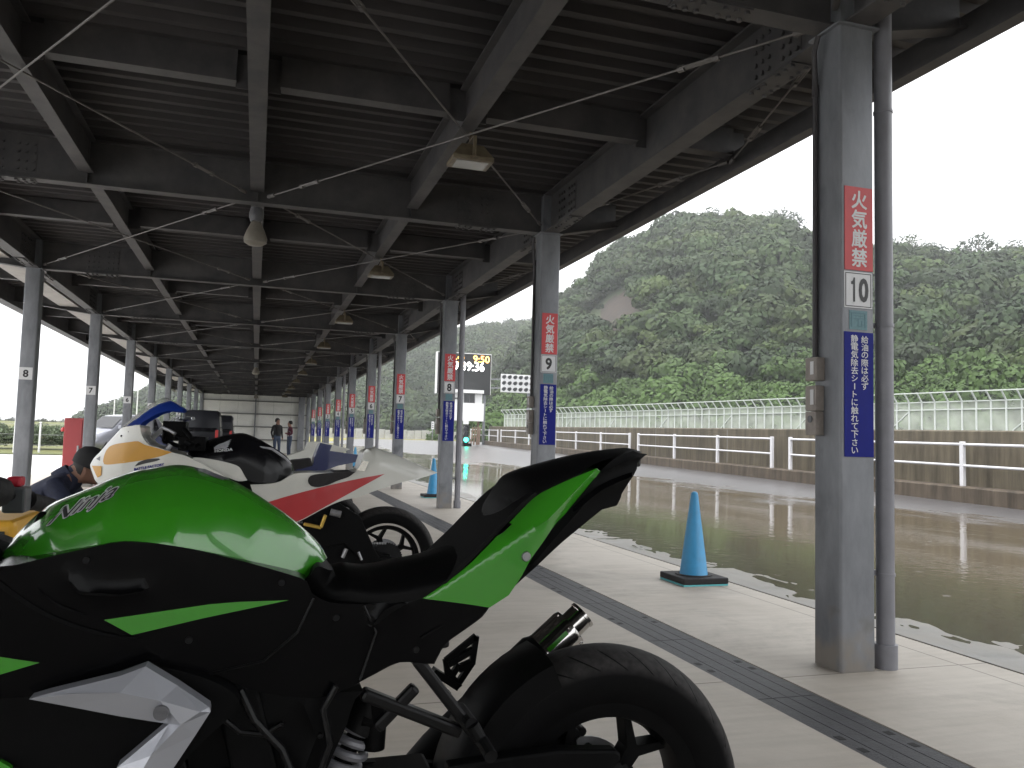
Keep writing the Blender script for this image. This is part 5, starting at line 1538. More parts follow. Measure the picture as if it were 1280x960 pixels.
class Panel:
    """solid body panel whose side outline is given; half width W(x, z), rounded towards the edges flagged 'r'"""

    def __init__(s, pts, Yc, W, D=.1, step=.012, pw=2., world=False, far=0):
        s.smooth_normals = True; s.Yc = Yc; s.W = W if callable(W) else (lambda X, Z, w_=W: np.full(np.shape(X), w_)); s.D = D; s.pw = pw; s.step = step
        o = []
        for p_ in pts:
            fl = p_[2] if len(p_) > 2 else ''
            if world: o.append((p_[0], p_[1], fl)); continue
            if 'r' in fl: q_ = at(p_[0], p_[1], 1, Yc + far)
            else:
                q_ = at(p_[0], p_[1], 1, Yc - .1)
                for _ in range(3): q_ = at(p_[0], p_[1], 1, Yc - float(s.W(np.array([q_[0]]), np.array([q_[2]]))[0]))
            o.append((q_[0], q_[2], fl))
        d = catmull(o, step)
        s.poly = np.array([(x, z) for x, z, _ in d])
        area = sum(s.poly[i, 0] * s.poly[(i + 1) % len(d), 1] - s.poly[(i + 1) % len(d), 0] * s.poly[i, 1] for i in range(len(d)))
        fl = [r for _, _, r in d]
        if area < 0: s.poly = s.poly[::-1]; fl = [fl[(len(d) - 2 - i) % len(d)] for i in range(len(d))]
        s.rd = fl
        i = [k for k in range(len(d)) if fl[k]]
        s.extra = None; s.A = s.poly[i]; s.B = s.poly[[(k + 1) % len(d) for k in i]]

    def off(s, X, Z):
        X, Z = np.asarray(X, float), np.asarray(Z, float)
        d = seg_dist(np.stack([X, Z], -1), s.A, s.B)
        u_ = np.clip(d / s.D, 0, 1)
        return s.W(X, Z) * (1 - (1 - u_) ** s.pw) ** (1 / s.pw)

    def cdt(s, poly, step, extra=None, band=None):
        lo, hi = poly.min(0), poly.max(0)
        gx, gz_ = np.meshgrid(np.arange(lo[0] + step / 2, hi[0], step), np.arange(lo[1] + step / 2, hi[1], step)); gx[1::2] += step / 2
        G = np.stack([gx.ravel(), gz_.ravel()], -1)
        if band is not None: G = G[seg_dist(G, *band[:2]) > band[2]]
        if extra is not None and len(extra): G = np.concatenate([G, extra])
        G = G[inside(G, poly)]
        if len(G): G = G[seg_dist(G, poly, np.roll(poly, -1, 0)) > step * (.05 if extra is not None else .4)]
        pts = [Vector(p_) for p_ in poly] + [Vector(p_) for p_ in G]; n = len(poly)
        r = delaunay_2d_cdt(pts, [(i, (i + 1) % n) for i in range(n)], [], 1, 1e-6)
        V = np.array([(p_[0], p_[1]) for p_ in r[0]]); F = [tuple(f_) for f_ in r[2]]
        return V, F, n

    def mesh(s, name, material, parent, sharp=40, one_side=False):
        ex = []
        if len(s.A):
            t_ = s.B - s.A; nn = np.stack([-t_[:, 1], t_[:, 0]], -1) / np.linalg.norm(t_, axis=1)[:, None]; md = (s.A + s.B) / 2
            for k in RINGS: ex.append(md + nn * s.D * k)
            ex = np.concatenate([e_[np.abs(seg_dist(e_, s.A, s.B) - s.D * k_) < s.D * .03] for e_, k_ in zip(ex, RINGS)])
        if s.extra is not None: ex = np.concatenate([ex, s.extra]) if len(ex) else s.extra
        V, F, n = s.cdt(s.poly, s.step, ex if len(ex) else None, (s.A, s.B, s.D * .93) if len(s.A) else None)
        o = s.off(V[:, 0], V[:, 1])
        near = [(x, s.Yc - w_, z) for (x, z), w_ in zip(V, o)]; N = len(near)
        b = MB(); vv = list(near); back = []
        for i, ((x, z), w_) in enumerate(zip(V, o)):
            if w_ < 2e-4: back.append(i)
            else: back.append(len(vv)); vv.append((x, s.Yc + w_, z))
        ff = list(F) + [tuple(back[i] for i in f_[::-1]) for f_ in F]
        # side walls along the boundary (first n verts keep their order)
        bd = {}
        for f_ in F:
            for a, c_ in zip(f_, f_[1:] + f_[:1]):
                if (c_, a) in bd: del bd[(c_, a)]
                else: bd[(a, c_)] = 1
        for a, c_ in bd:
            q_ = [c_, a] + ([back[a]] if back[a] != a else []) + ([back[c_]] if back[c_] != c_ else [])
            if len(q_) > 2: ff.append(tuple(q_))
        b.add(vv, ff)
        ob = b.build(name, material, parent, smooth=True, sharp=sharp, fixn=False)
        if len(s.A) and s.smooth_normals:
            g = s.normals(V); me = ob.data
            nn_ = -np.stack([g[:, 0], np.ones(len(V)), g[:, 1]], -1); nn_ /= np.linalg.norm(nn_, axis=1)[:, None]
            nf_ = nn_ * [1, -1, 1]
            out_ = np.zeros((len(me.loops), 3)); nF = len(F)
            for i, p_ in enumerate(me.polygons):
                for li, vi in zip(p_.loop_indices, p_.vertices):
                    if i < nF: out_[li] = nn_[F[i][li - p_.loop_start]]
                    elif i < 2 * nF: out_[li] = nf_[F[i - nF][::-1][li - p_.loop_start]]
                    else: out_[li] = p_.normal
            me.normals_split_custom_set([tuple(q_) for q_ in out_])
        return ob

    def normals(s, V):
        """slope of the half width at points V: d(off)/dx, d(off)/dz"""
        n = len(V); best = np.full(n, 1e9); vec = np.zeros((n, 2))
        for a, c_ in zip(s.A, s.B):
            ab = c_ - a; t_ = np.clip(((V - a) @ ab) / max(ab @ ab, 1e-12), 0, 1); q_ = V - a - t_[:, None] * ab; d_ = np.linalg.norm(q_, axis=1)
            nin = np.array([-ab[1], ab[0]]) / max(np.linalg.norm(ab), 1e-12)
            m_ = d_ < best - 1e-9; best[m_] = d_[m_]; vec[m_] = np.where(d_[m_, None] > 2e-5, q_[m_] / np.maximum(d_[m_, None], 1e-12), nin)
        u_ = np.clip(best / s.D, 1e-4, 1); p_ = s.pw; e = 1e-3
        W0 = s.W(V[:, 0], V[:, 1]); prof = (1 - (1 - u_) ** p_) ** (1 / p_)
        dp = np.minimum(W0 / s.D * (1 - u_) ** (p_ - 1) * (1 - (1 - u_) ** p_) ** (1 / p_ - 1), 60)
        g = vec * dp[:, None]
        g[:, 0] += prof * (s.W(V[:, 0] + e, V[:, 1]) - s.W(V[:, 0] - e, V[:, 1])) / (2 * e); g[:, 1] += prof * (s.W(V[:, 0], V[:, 1] + e) - s.W(V[:, 0], V[:, 1] - e)) / (2 * e)
        return g

    def surf(s, x, y, it=5):
        """photo point -> point on the near face"""
        q_ = at(x, y, 1, s.Yc - .1)
        for _ in range(it): q_ = at(x, y, 1, s.Yc - float(s.off([q_[0]], [q_[2]])[0]))
        return q_

    def decal(s, name, material, parent, pts, lift=.0014):
        d = catmull([(*[s.surf(p_[0], p_[1])[k] for k in (0, 2)], p_[2] if len(p_) > 2 else 'c') for p_ in pts], s.step)
        poly = np.array([(x, z) for x, z, _ in d])
        a_ = sum(poly[i, 0] * poly[(i + 1) % len(d), 1] - poly[(i + 1) % len(d), 0] * poly[i, 1] for i in range(len(d)))
        if a_ < 0: poly = poly[::-1]
        V, F, n = s.cdt(poly, s.step)
        o = s.off(V[:, 0], V[:, 1]) + lift
        b = MB(); b.add([(x, s.Yc - w_, z) for (x, z), w_ in zip(V, o)], F)
        return b.build(name, material, parent, smooth=True, sharp=0, fixn=False)

    def text(s, name, material, parent, body, c, ux, uy, lift=.002, **kw):
        """lettering centred on photo point c, ux/uy = photo vectors of its width and height"""
        a, f = fit_text(body, w=1, h=1, **kw)
        vv = []
        o_, px, py = s.surf(*c), s.surf(c[0] + ux[0] / 2, c[1] + ux[1] / 2), s.surf(c[0] + uy[0] / 2, c[1] + uy[1] / 2)
        e1 = (px - o_)[[0, 2]] * 2; e2 = (py - o_)[[0, 2]] * 2
        XZ = o_[[0, 2]] + a[:, :1] * e1 + a[:, 1:2] * e2
        w_ = s.off(XZ[:, 0], XZ[:, 1]) + lift + a[:, 2]
        b = MB(); b.add([(x, s.Yc - k, z) for (x, z), k in zip(XZ, w_)], f)
        return b.build(name, material, parent, fixn=False)


def bike_wheel(parent, c, R=.314, hw=.068, rim_m=None, lip_m=None, phase=54, disc_side=1, sprocket=True, n_sp=5):
    rim_m = rim_m or M['satin']
    k = R / .314; yb_ = hw
    b = MB()
    # rim barrel
    b.lathe([(.183 * k, -yb_ * .72), (.205 * k, -yb_ * .80), (.218 * k, -yb_ * .80), (.218 * k, yb_ * .80), (.205 * k, yb_ * .80), (.183 * k, yb_ * .72), (.176 * k, yb_ * .3), (.176 * k, -yb_ * .3)], c, 'y', 64, closed=True)
    b.lathe([(.0, -.05), (.038, -.05), (.048, -.03), (.048, .03), (.038, .05), (0, .05)], c, 'y', 24)
    cx_, cy0, cz = c

    def pol(r, a): return (cx_ + r * math.cos(a), cz + r * math.sin(a))
    for i in range(n_sp):
        a = math.radians(phase + 360 / n_sp * i)
        for pts in ([pol(.04, a - .38), pol(.09 * k, a - .16), pol(.125 * k, a - .13), pol(.181 * k, a - .34), pol(.181 * k, a - .25), pol(.14 * k, a - .015), pol(.14 * k, a + .015), pol(.181 * k, a + .25), pol(.181 * k, a + .34), pol(.125 * k, a + .13), pol(.09 * k, a + .16), pol(.04, a + .38)],):
            b.prism([(x, cy0 - .022, z) for x, z in pts], (0, .044, 0))
    w_ = b.build('wheel', rim_m, parent, smooth=True, sharp=30, origin=c)
    b = MB()
    pr = [(.212 * k, -yb_ * .82), (.225 * k, -yb_ * .93), (.245 * k, -yb_ * 1.0), (.268 * k, -yb_ * 1.02), (.284 * k, -yb_ * .97), (.298 * k, -yb_ * .76), (.307 * k, -yb_ * .48), (.3125 * k, -yb_ * .22), (.314 * k, 0)]
    pr = pr + [(r, -h) for r, h in pr[::-1][1:]]
    b.lathe(pr, c, 'y', 96); b.build('tyre', M['tyre'], w_, smooth=True, sharp=0, origin=c)
    if lip_m:
        b = MB(); b.lathe([(.203 * k, -yb_ * .80), (.205 * k, -yb_ * .86), (.219 * k, -yb_ * .86), (.219 * k, -yb_ * .80)], c, 'y', 64, closed=True); b.build('rim_lip', lip_m, w_, smooth=True)
    b = MB(); b.lathe([(.06, .060 * disc_side), (.11, .060 * disc_side), (.11, .065 * disc_side), (.06, .065 * disc_side)], c, 'y', 40, closed=True); b.build('brake_disc', M['alu'], w_)
    if sprocket:
        b = MB(); n = 42; ring = []
        for i in range(n * 2): ring.append(pol(.098 if i % 2 else .104, math.pi * i / n))
        b.prism([(x, cy0 - .066, z) for x, z in ring], (0, .006, 0)); b.build('sprocket', M['darkmetal'], w_)
    return w_


def bike_core(t, X, Y, frame_m, fork=True, R=.314, swing_m=None, chain=True):
    """frame, engine, forks, swing arm and front wheel of a sport motorcycle whose rear axle is at X, Y (front towards -X)"""
    ax = .314
    b = MB()
    for s_ in (-1, 1):
        y = Y + s_ * .105
        b.bar((X + .02, y, ax), (X - .50, y * .6 + Y * .4, ax + .07), .035, .075, (0, 0, 1)); b.bar((X + .03, y - .012, ax), (X - .05, y - .012, ax), .03, .055)
    b.box(X - .50, X - .34, Y - .09, Y + .09, ax + .02, ax + .10)
    b.build('swing_arm', swing_m or M['satin'], t, bevel=.008)
    b = MB()
    b.box(X - .98, X - .64, Y - .15, Y + .15, .24, .50); b.lathe([(.0, -.19), (.075, -.19), (.085, -.16), (.085, .16), (0, .17)], (X - .70, Y, .36), 'y', 24); b.lathe([(.0, -.18), (.095, -.18), (.105, -.15), (.105, .16), (0, .18)], (X - .84, Y, .38), 'y', 24)
    b.bar((X - .86, Y, .45), (X - 1.0, Y, .72), .24, .20, (1, 0, 0)); b.box(X - .95, X - .62, Y - .1, Y + .1, .12, .25)
    for i in range(6): b.box(X - 1.06, X - .83, Y - .135, Y + .135, .50 + i * .03, .512 + i * .03)
    b.build('engine', M['darkmetal'], t, bevel=.006)
    b = MB()
    for s_ in (-1, 1):
        y = Y + s_ * .13
        b.bar((X - 1.04, Y + s_ * .05, .88), (X - .72, y, .74), .03, .075); b.bar((X - .74, y, .75), (X - .64, y, .38), .03, .07, (1, 0, 0)); b.bar((X - 1.02, Y + s_ * .06, .84), (X - .92, y, .45), .028, .05, (1, 0, 0))
    b.tube([(X - 1.06, Y, .70), (X - 1.15, Y, .87)], .035, 12)
    b.build('main_frame', frame_m, t, bevel=.006)
    if chain:
        b = MB()
        for z_, z2 in ((.098, .045), (-.098, -.045)):
            p_, q_ = Vector((X, Y - .063, ax + z_)), Vector((X - .56, Y - .063, ax + .06 + z2)); L0 = (q_ - p_).length; m_ = int(L0 / .016)
            for i in range(m_):
                a_ = p_ + (q_ - p_) * (i / m_); c_ = p_ + (q_ - p_) * ((i + .72) / m_); b.bar(a_, c_, .013 if i % 2 else .009, .012)
        b.build('chain', M['alu'], t)
    if fork:
        for s_ in (-1, 1):
            b = MB(); y = Y + s_ * .095
            b.tube([(X - 1.12, y, .83), (X - 1.27, y, .53)], .021, 12); b.tube([(X - 1.26, y, .55), (X - 1.385, y, .30)], .027, 12); b.tube([(X - 1.13, y, .81), (X - 1.112, y, .85)], .026, 12)
            b.build('fork', M['alu'], t, smooth=True)
        bike_wheel(t, (X - 1.385, Y, .298), .298, .055, phase=20, sprocket=False, disc_side=-1)
        b = MB()
        for s_ in (-1, 1):
            pass
        pts = [( .335 * math.cos(a_), .335 * math.sin(a_)) for a_ in np.linspace(.1, 2.6, 14)]
        rings = []
        for x, z in pts: rings.append([(X - 1.385 + x * k_, Y + y_, .298 + z * k_) for k_, y_ in ((.93, -.07), (1.0, -.045), (1.02, 0), (1.0, .045), (.93, .07), (.95, .05), (.98, 0), (.95, -.05))])
        b.loft(rings); b.build('front_mudguard', M['gloss'], t, smooth=True)

# ------------------------------------------------------------------ green motorcycle in the foreground
NX, NY = .695, 1.58
t = thing('motorcycle', 'glossy green and black sport motorcycle filling the foreground', 'motorcycle', (NX, NY, 0), 'sport motorcycles parked in a row')
bike_core(t, NX, NY, M['satin'], chain=False)
bike_wheel(t, (NX, NY, .317), .317, .069, phase=54, disc_side=1)


def lin(*kv):
    """half width as a function of X given by photo columns at the bike's middle plane"""
    xs_ = [at(px, 640, 1, NY)[0] for px, _ in kv]; ws = [w_ for _, w_ in kv]
    return lambda X, Z: np.interp(X, xs_, ws)


def crease(pan, pts, h, sg):
    q_ = np.array([pan.surf(*p_)[[0, 2]] for p_ in pts]); W0 = pan.W
    ds = catmull([(x, z, '') for x, z in q_], .02)[:-max(1, int(np.linalg.norm(q_[-1] - q_[0]) / .02))]; q2 = np.array([(x, z) for x, z, _ in ds] + [tuple(q_[-1])])
    q2 = q_

    def W1(X, Z):
        X, Z = np.asarray(X, float), np.asarray(Z, float)
        d_ = seg_dist(np.stack([X.ravel(), Z.ravel()], -1), q2[:-1], q2[1:]).reshape(X.shape)
        return W0(X, Z) + h * np.exp(-d_ / sg)
    pan.W = W1
    t_ = np.concatenate([q2[i] + (q2[i + 1] - q2[i]) * np.linspace(0, 1, max(2, int(np.linalg.norm(q2[i + 1] - q2[i]) / .008)), endpoint=False)[:, None] for i in range(len(q2) - 1)])
    pan.extra = t_ if pan.extra is None else np.concatenate([pan.extra, t_])


# tank
tank = Panel([(4, 692, 'rc'), (14, 678, 'r'), (34, 655, 'r'), (62, 631, 'r'), (100, 614.5, 'r'), (120, 606.5, 'r'), (138, 598.5, 'r'), (167, 589.5, 'r'), (190, 585.3, 'r'), (218, 581, 'r'), (240, 583, 'r'), (270, 592, 'r'), (300, 605, 'r'), (335, 627, 'r'),
              (365, 648, 'r'), (388, 668, 'r'), (402, 684, 'r'), (409, 697, 'rc'), (396, 712, ''), (383, 725, 'c'), (365, 722, ''), (330, 712, ''), (290, 701, ''), (250, 691, ''), (215, 685, ''), (180, 681, ''), (155, 680, 'c'),
              (120, 685, ''), (70, 696, ''), (20, 708, 'c')], NY, lin((0, .10), (60, .15), (150, .175), (230, .17), (320, .135), (385, .085), (412, .06)), D=.15, step=.0075, pw=2.1)
crease(tank, [(22, 676), (60, 662), (110, 652), (170, 641), (229, 631), (260, 632), (290, 637.5), (322, 643.5), (349, 652), (370, 668), (384, 686), (392, 708)], .010, .035)
tk = tank.mesh('fuel_tank', M['green'], t, sharp=50)
tank.text('lettering_outline', M['signwhite'], tk, 'Ninja', (104, 632), (86, -38), (15, -27), lift=.0012, bold=.055, shear=.42)
tank.text('lettering', M['black'], tk, 'Ninja', (104, 632), (83, -36.6), (13.5, -24), lift=.0022, bold=.004, shear=.42)
tank.decal('warning_sticker', M['greyplastic'], tk, [(241, 584.5), (256, 586), (287, 599.5), (279, 600), (262, 594)], .001)
b = MB(); a = Vector(at(285, 598, 1, NY)); b.lathe([(0, .012), (.045, .010), (.05, 0), (.05, -.02)], (a.x - .11, NY, a.z + .028), 'z', 24)
# seats
seat = Panel([(380, 727, 'c'), (386, 722, ''), (398, 708, ''), (410, 699, 'r'), (425, 697.5, 'r'), (455, 700, 'r'), (490, 694, 'r'), (520, 688, 'r'), (548, 679, 'r'), (566, 670, 'r'), (578, 662, 'rc'), (640, 655, 'c'), (626, 668, ''), (600, 692, ''), (580, 709, ''), (545, 736, ''), (527, 748, ''), (490, 754, ''), (450, 757, ''), (410, 755, ''), (388, 746, '')],
             NY, lin((380, .085), (430, .11), (500, .135), (545, .134), (600, .142), (660, .142)), D=.035, step=.006, pw=2.2, far=.085)
seat.mesh('rider_seat', M['vinyl'], t)
pil = Panel([(598, 692, 'c'), (586, 676, 'rc'), (594, 654, 'r'), (604, 635, 'r'), (611, 622, 'r'), (618, 611, 'r'), (631, 593.5, 'r'), (646, 586, 'r'), (670, 578.5, 'r'), (711, 568, 'r'), (749, 561.5, 'r'), (776, 559.6, 'r'), (792, 564, 'rc'), (768, 574, ''), (745, 582, ''), (726, 593, ''), (700, 605, ''), (672, 619.5, ''), (651, 638.5, ''), (623, 668, '')],
            NY, lin((590, .128), (625, .128), (650, .118), (700, .105), (760, .085), (800, .06)), D=.055, step=.006, pw=2.2, far=.03)
crease(pil, [(612, 641), (624, 645), (634, 652)], -.006, .005)
crease(pil, [(622, 620), (636, 626), (646, 634)], -.007, .006)
ps = pil.mesh('pillion_seat', M['vinyl'], t)
sb = Panel([(548, 737, ''), (566, 722, ''), (581, 708.5, ''), (603, 687, ''), (623, 666, ''), (651, 637, ''), (672, 618, ''), (669, 615.5, ''), (647, 633.5, ''), (619, 662.5, ''), (599.5, 683, ''), (577, 704.5, ''), (562, 720, '')], NY, .130, step=.012)
sb.mesh('seat_base', M['vinyl'], t, sharp=30)
# tail cowl with its crease
ca, cb_, cc_ = at(528, 747, 1, NY - .11), at(684, 649, 1, NY - .11), at(748, 588, 1, NY - .10)


def cowl_w(X, Z):
    X, Z = np.asarray(X, float), np.asarray(Z, float)
    zc_ = np.interp(X, [ca[0], cb_[0], cc_[0]], [ca[2], cb_[2], cc_[2]])
    base = np.interp(X, [ca[0], cb_[0], cc_[0]], [.135, .115, .085])
    d = Z - zc_
    return base - np.where(d > 0, d * .36, -d * np.interp(X, [ca[0], cb_[0] - .03, cb_[0] + .03], [.05, .08, .42]))


cowl = Panel([(528, 748, 'c'), (552, 732, ''), (580, 711, ''), (602, 690, ''), (623, 668, ''), (651, 638.5, ''), (672, 619, ''), (700, 604.5, ''), (727, 593, ''), (746, 585.5, 'c'), (750.5, 589, 'c'), (737, 608, ''), (713, 636, ''), (693, 657, ''), (675, 683, ''), (663, 700, ''), (652, 720, ''), (636, 744, 'c'), (612, 759.5, 'c'), (575, 754, '')], NY, cowl_w, step=.010)
cowl.extra = np.concatenate([np.linspace(ca[[0, 2]], cb_[[0, 2]], 60), np.linspace(cb_[[0, 2]], cc_[[0, 2]], 40)[1:]])
cw_ = cowl.mesh('tail_cowl', M['green'], t, sharp=30)
a = cowl.surf(657.5, 695.5); b = MB(); b.lathe([(0, -.004), (.008, -.004), (.0095, -.001), (.0095, .006)], a, 'y', 18); b.lathe([(0, -.0055), (.004, -.0055), (.004, -.004)], a, 'y', 6); b.build('fixing_bolt', M['alu'], cw_, smooth=True)
und = Panel([(640, 735, ''), (652, 718, ''), (675, 681, ''), (713, 634, ''), (737, 606, ''), (750, 588, 'c'), (768, 573, ''), (791, 563.5, 'c'), (797, 566, 'c'), (809.5, 567.5, 'c'), (801, 573, ''), (796, 579, ''), (795, 586, ''), (789.5, 594.5, 'c'), (784, 605, ''), (777, 617, 'c'), (776, 622, ''), (771, 632, 'c'), (752.5, 637, 'c'), (730, 655, ''), (702, 678, ''), (664, 713, ''), (640, 736, 'c')],
            NY, lin((640, .095), (700, .085), (760, .065), (810, .045)), step=.012)
crease(und, [(664, 704), (700, 662), (738, 618), (792, 592)], .010, .012)
crease(und, [(752, 590), (775, 579), (800, 570)], .006, .008)
und.mesh('tail_underside', M['satin'], t, sharp=30)
und.decal('edge_ridge', M['gloss'], und and cw_, [(716, 634, ''), (750, 606, ''), (789, 590, ''), (789, 595, ''), (752, 612, ''), (716, 640, '')], .004)
b = MB(); a, e = at(794, 583, 1, NY), at(800, 571, 1, NY); b.box(a[0] - .05, e[0] - .016, NY - .04, NY + .04, a[2], e[2]); b.build('rear_light', M['darkglass'], t, bevel=.005)
# black side cover below the tank
side = Panel([(-70, 742, 'c'), (-20, 712, ''), (20, 706, ''), (70, 694, ''), (120, 683, ''), (155, 677, ''), (215, 682, ''), (290, 698, ''), (365, 719, ''), (384, 727, ''), (390, 742, ''), (412, 753, ''), (450, 755, ''), (490, 752, ''), (527, 746, ''), (575, 751, ''), (613, 757, 'c'), (603, 771, ''), (580, 788, ''), (557, 805, ''), (547, 822, 'c'), (543, 830, ''),
              (500, 828, ''), (470, 842, ''), (440, 858, 'c'), (400, 872, ''), (330, 866, ''), (262, 842, ''), (185, 828, ''), (120, 850, ''), (40, 870, ''), (-70, 872, 'c')],
             NY, lin((-70, .235), (60, .215), (150, .185), (300, .155), (430, .13), (560, .115), (620, .11)), step=.016)
crease(side, [(86, 724), (100, 739), (128, 742.5), (158, 742), (184, 737)], .004, .006)
crease(side, [(463, 783), (482, 762), (509, 753.5)], .005, .008)
sd_ = side.mesh('side_cover', M['gloss'], t, sharp=30)
for pts in ([(130, 774.5), (165, 793.5), (252, 773), (361, 750), (300, 752), (262, 755)], [(-60, 808), (0, 820.5), (50, 828), (0, 843), (-60, 862)]):
    side.decal('green_stripe', M['green'], sd_, pts, .002)
# paler strokes painting the highlights along the side cover's moulded edges
for pts in ([(90, 727, ''), (100, 738, ''), (150, 742, ''), (182, 738, ''), (150, 744.5, ''), (98, 741.5, ''), (87, 728, '')], [(48, 733, ''), (70, 752, ''), (112, 769, ''), (75, 758, ''), (52, 740, '')],
            [(466, 781, ''), (480, 762, ''), (500, 753.5, ''), (508, 754.5, ''), (490, 764, ''), (474, 778, '')], [(525, 796, ''), (555, 780, ''), (527, 797.5, '')], [(0, 725, ''), (60, 765, ''), (130, 790, ''), (180, 797, ''), (130, 794, ''), (58, 770, ''), (0, 732, '')]):
    side.decal('edge_highlight', M['satin'], sd_, pts, .005)
# silver panel: two faceted arms meeting in a point
SW = lin((-60, .25), (60, .245), (200, .225), (280, .21))
sil = lambda x, y, o_: at(x, y, 1, NY - .235 - o_)
b = MB()
outer = [(36, 874, 0), (60, 867, .002), (150, 845, .004), (182, 833, .002), (222, 857, .002), (262, 884, 0), (263, 890, 0), (245, 918, 0), (225, 948, 0), (200, 985, 0), (150, 985, 0), (146, 960, 0), (172, 938, 0), (211, 905, 0), (150, 895.5, 0), (90, 884, 0)]
ridge_ = [(95, 867, .014), (150, 866, .018), (200, 876, .018), (250, 890, .016), (226, 906, .018), (188, 945, .018), (165, 985, .018)]
top = [sil(*p_) for p_ in outer]; rg = [sil(*p_) for p_ in ridge_]
no = len(top)
vv = top + rg
R_ = lambda i: no + i
ff = [(0, R_(0), 1), (1, R_(0), R_(1), 2), (2, R_(1), 3), (3, R_(1), R_(2), 4), (4, R_(2), R_(3), 5), (5, R_(3), 6), (0, 15, R_(0)), (15, 14, R_(1), R_(0)), (14, 13, R_(2), R_(1)), (13, R_(4), R_(3), R_(2)),
      (6, R_(3), R_(4), 7), (7, R_(4), R_(5), 8), (8, R_(5), R_(6), 9), (13, 12, R_(5), R_(4)), (12, 11, 10, R_(6), R_(5))]
bk = [(p_[0], p_[1] + .03, p_[2]) for p_ in top]
nb = len(vv)
vv = vv + bk
ff += [(i, (i + 1) % no, nb + (i + 1) % no, nb + i) for i in range(no)] + [tuple(range(nb, nb + no))]
b.add(vv, ff); sp = b.build('silver_panel', M['silver'], t)
mirror_v = [(x, 2 * NY - y, z) for x, y, z in vv]; b = MB(); b.add(mirror_v, [f_[::-1] for f_ in ff]); b.build('silver_panel', M['silver'], t)
a = sil(201.5, 891.5, .019); b = MB(); b.lathe([(0, -.002), (.010, -.002), (.0115, .001), (.0115, .01)], a, 'y', 20); b.box(a[0] - .006, a[0] + .006, a[1] - .0032, a[1] - .002, a[2] - .0012, a[2] + .0012); b.build('fixing_bolt', M['greyplastic'], sp, smooth=True)
a, e = at(266.5, 865, 1, NY - .15), at(274, 886, 1, NY - .15); b = MB(); b.bar(a, e, .009, .0015, (0, 1, 0)); b.build('paper_tag', M['jbox'], t)
# lower fairing, frame tubes, brackets behind it
def fpx(pts, y): return [tuple(at(x, yy_, 1, y)) for x, yy_ in pts]


for p_ in ((108, 700), (352, 728), (420, 772), (520, 812), (236, 800)):
    a = side.surf(*p_); b = MB(); b.lathe([(0, -.003), (.005, -.003), (.0062, 0), (.0062, .006)], a, 'y', 12); b.build('fixing_bolt', M['darkmetal'], sd_, smooth=True)
for pts in ([(392, 748), (372, 790), (330, 826), (262, 842)], [(455, 757), (470, 790), (450, 850)]):
    q_ = [side.surf(*p_) for p_ in pts]; b = MB(); b.tube([(x, y - .001, z) for x, y, z in q_], .0022, 6); b.build('panel_seam', M['frametube'], sd_, smooth=True)
for pts, r_ in (([(300, 862), (318, 900), (352, 936), (372, 985)], .007), ([(420, 858), (404, 886), (412, 930), (396, 975)], .006), ([(275, 895), (300, 915), (330, 918), (352, 905)], .005)):
    b = MB(); b.tube([at(*p_, 1, NY - .145) for p_ in pts], r_, 8); b.build('hose', M['frametube'], t, smooth=True)
low = Panel([(-70, 866, ''), (40, 872, ''), (150, 848, ''), (185, 832, ''), (262, 850, ''), (300, 880, ''), (250, 930, ''), (215, 975, ''), (170, 1080, 'c'), (-70, 1120, 'c')], NY, lin((-70, .215), (300, .19)), step=.02)
low.mesh('lower_fairing', M['satin'], t, sharp=30)
b = MB(); b.prism(fpx([(-60, 975), (0, 952), (14, 960), (8, 1010), (-60, 1040)], NY - .226), (0, .01, 0)); b.build('green_stripe', M['green'], t)
b = MB()
for pts, w_ in (([(300, 800), (262, 905)], .028), ([(430, 800), (400, 850), (385, 940)], .03), ([(470, 815), (560, 800)], .03), ([(300, 905), (420, 850), (530, 805)], .03), ([(452, 866), (575, 914)], .030), ([(519, 822), (598, 924)], .034), ([(520, 858), (470, 910)], .022)):
    for p_, q_ in zip(pts, pts[1:]): b.bar(at(*p_, 1, NY - .10), at(*q_, 1, NY - .10), .022, w_, (0, 1, 0))
b.build('sub_frame', M['frametube'], t, bevel=.006)
b = MB(); a, e = at(590, 906, 1, NY - .14), at(602, 926, 1, NY - .14); b.tube([a, (a[0], NY - .05, a[2])], .012, 10); b.tube([a, e], [.013, .011], 10); b.tube([e, (e[0] + .004, e[1] - .05, e[2] - .01)], .012, 10)
b.build('foot_peg', M['darkmetal'], t, smooth=True)
b = MB()
yb_ = NY + .13
outer = [(556, 830), (556, 823), (594, 793.5), (596, 796), (591, 828), (572, 856), (560, 846)]
# peg bracket with two windows, built from its bars
for p_, q_, w_ in (((557, 826), (595, 795), .012), ((595, 795), (590, 830), .012), ((560, 830), (591, 812), .018), ((572, 836), (590, 828), .022), ((590, 828), (570, 858), .014), ((557, 824), (560, 846), .010), ((560, 838), (574, 858), .016), ((574, 830), (566, 842), .014)):
    b.bar(at(*p_, 1, yb_), at(*q_, 1, yb_), .012, w_, (0, 1, 0))
b.bar(at(541, 838, 1, yb_), at(572, 858, 1, yb_), .014, .026, (0, 1, 0)); b.bar(at(535, 848, 1, yb_), at(560, 868, 1, yb_), .014, .02, (0, 1, 0))
b.build('peg_bracket', M['satin'], t)
eng = Panel([(240, 835, ''), (330, 858, ''), (400, 866, ''), (454, 864, 'c'), (444, 874, ''), (438, 890, ''), (434, 905, ''), (420, 935, ''), (404, 975, ''), (385, 1060, 'c'), (240, 1060, 'c')], NY, .125, step=.02)
crease(eng, [(300, 872), (330, 930), (320, 990)], .012, .02); crease(eng, [(380, 880), (395, 920), (370, 985)], .010, .012)
eo = eng.mesh('engine_cover', M['satin'], t, sharp=30)
b = MB()
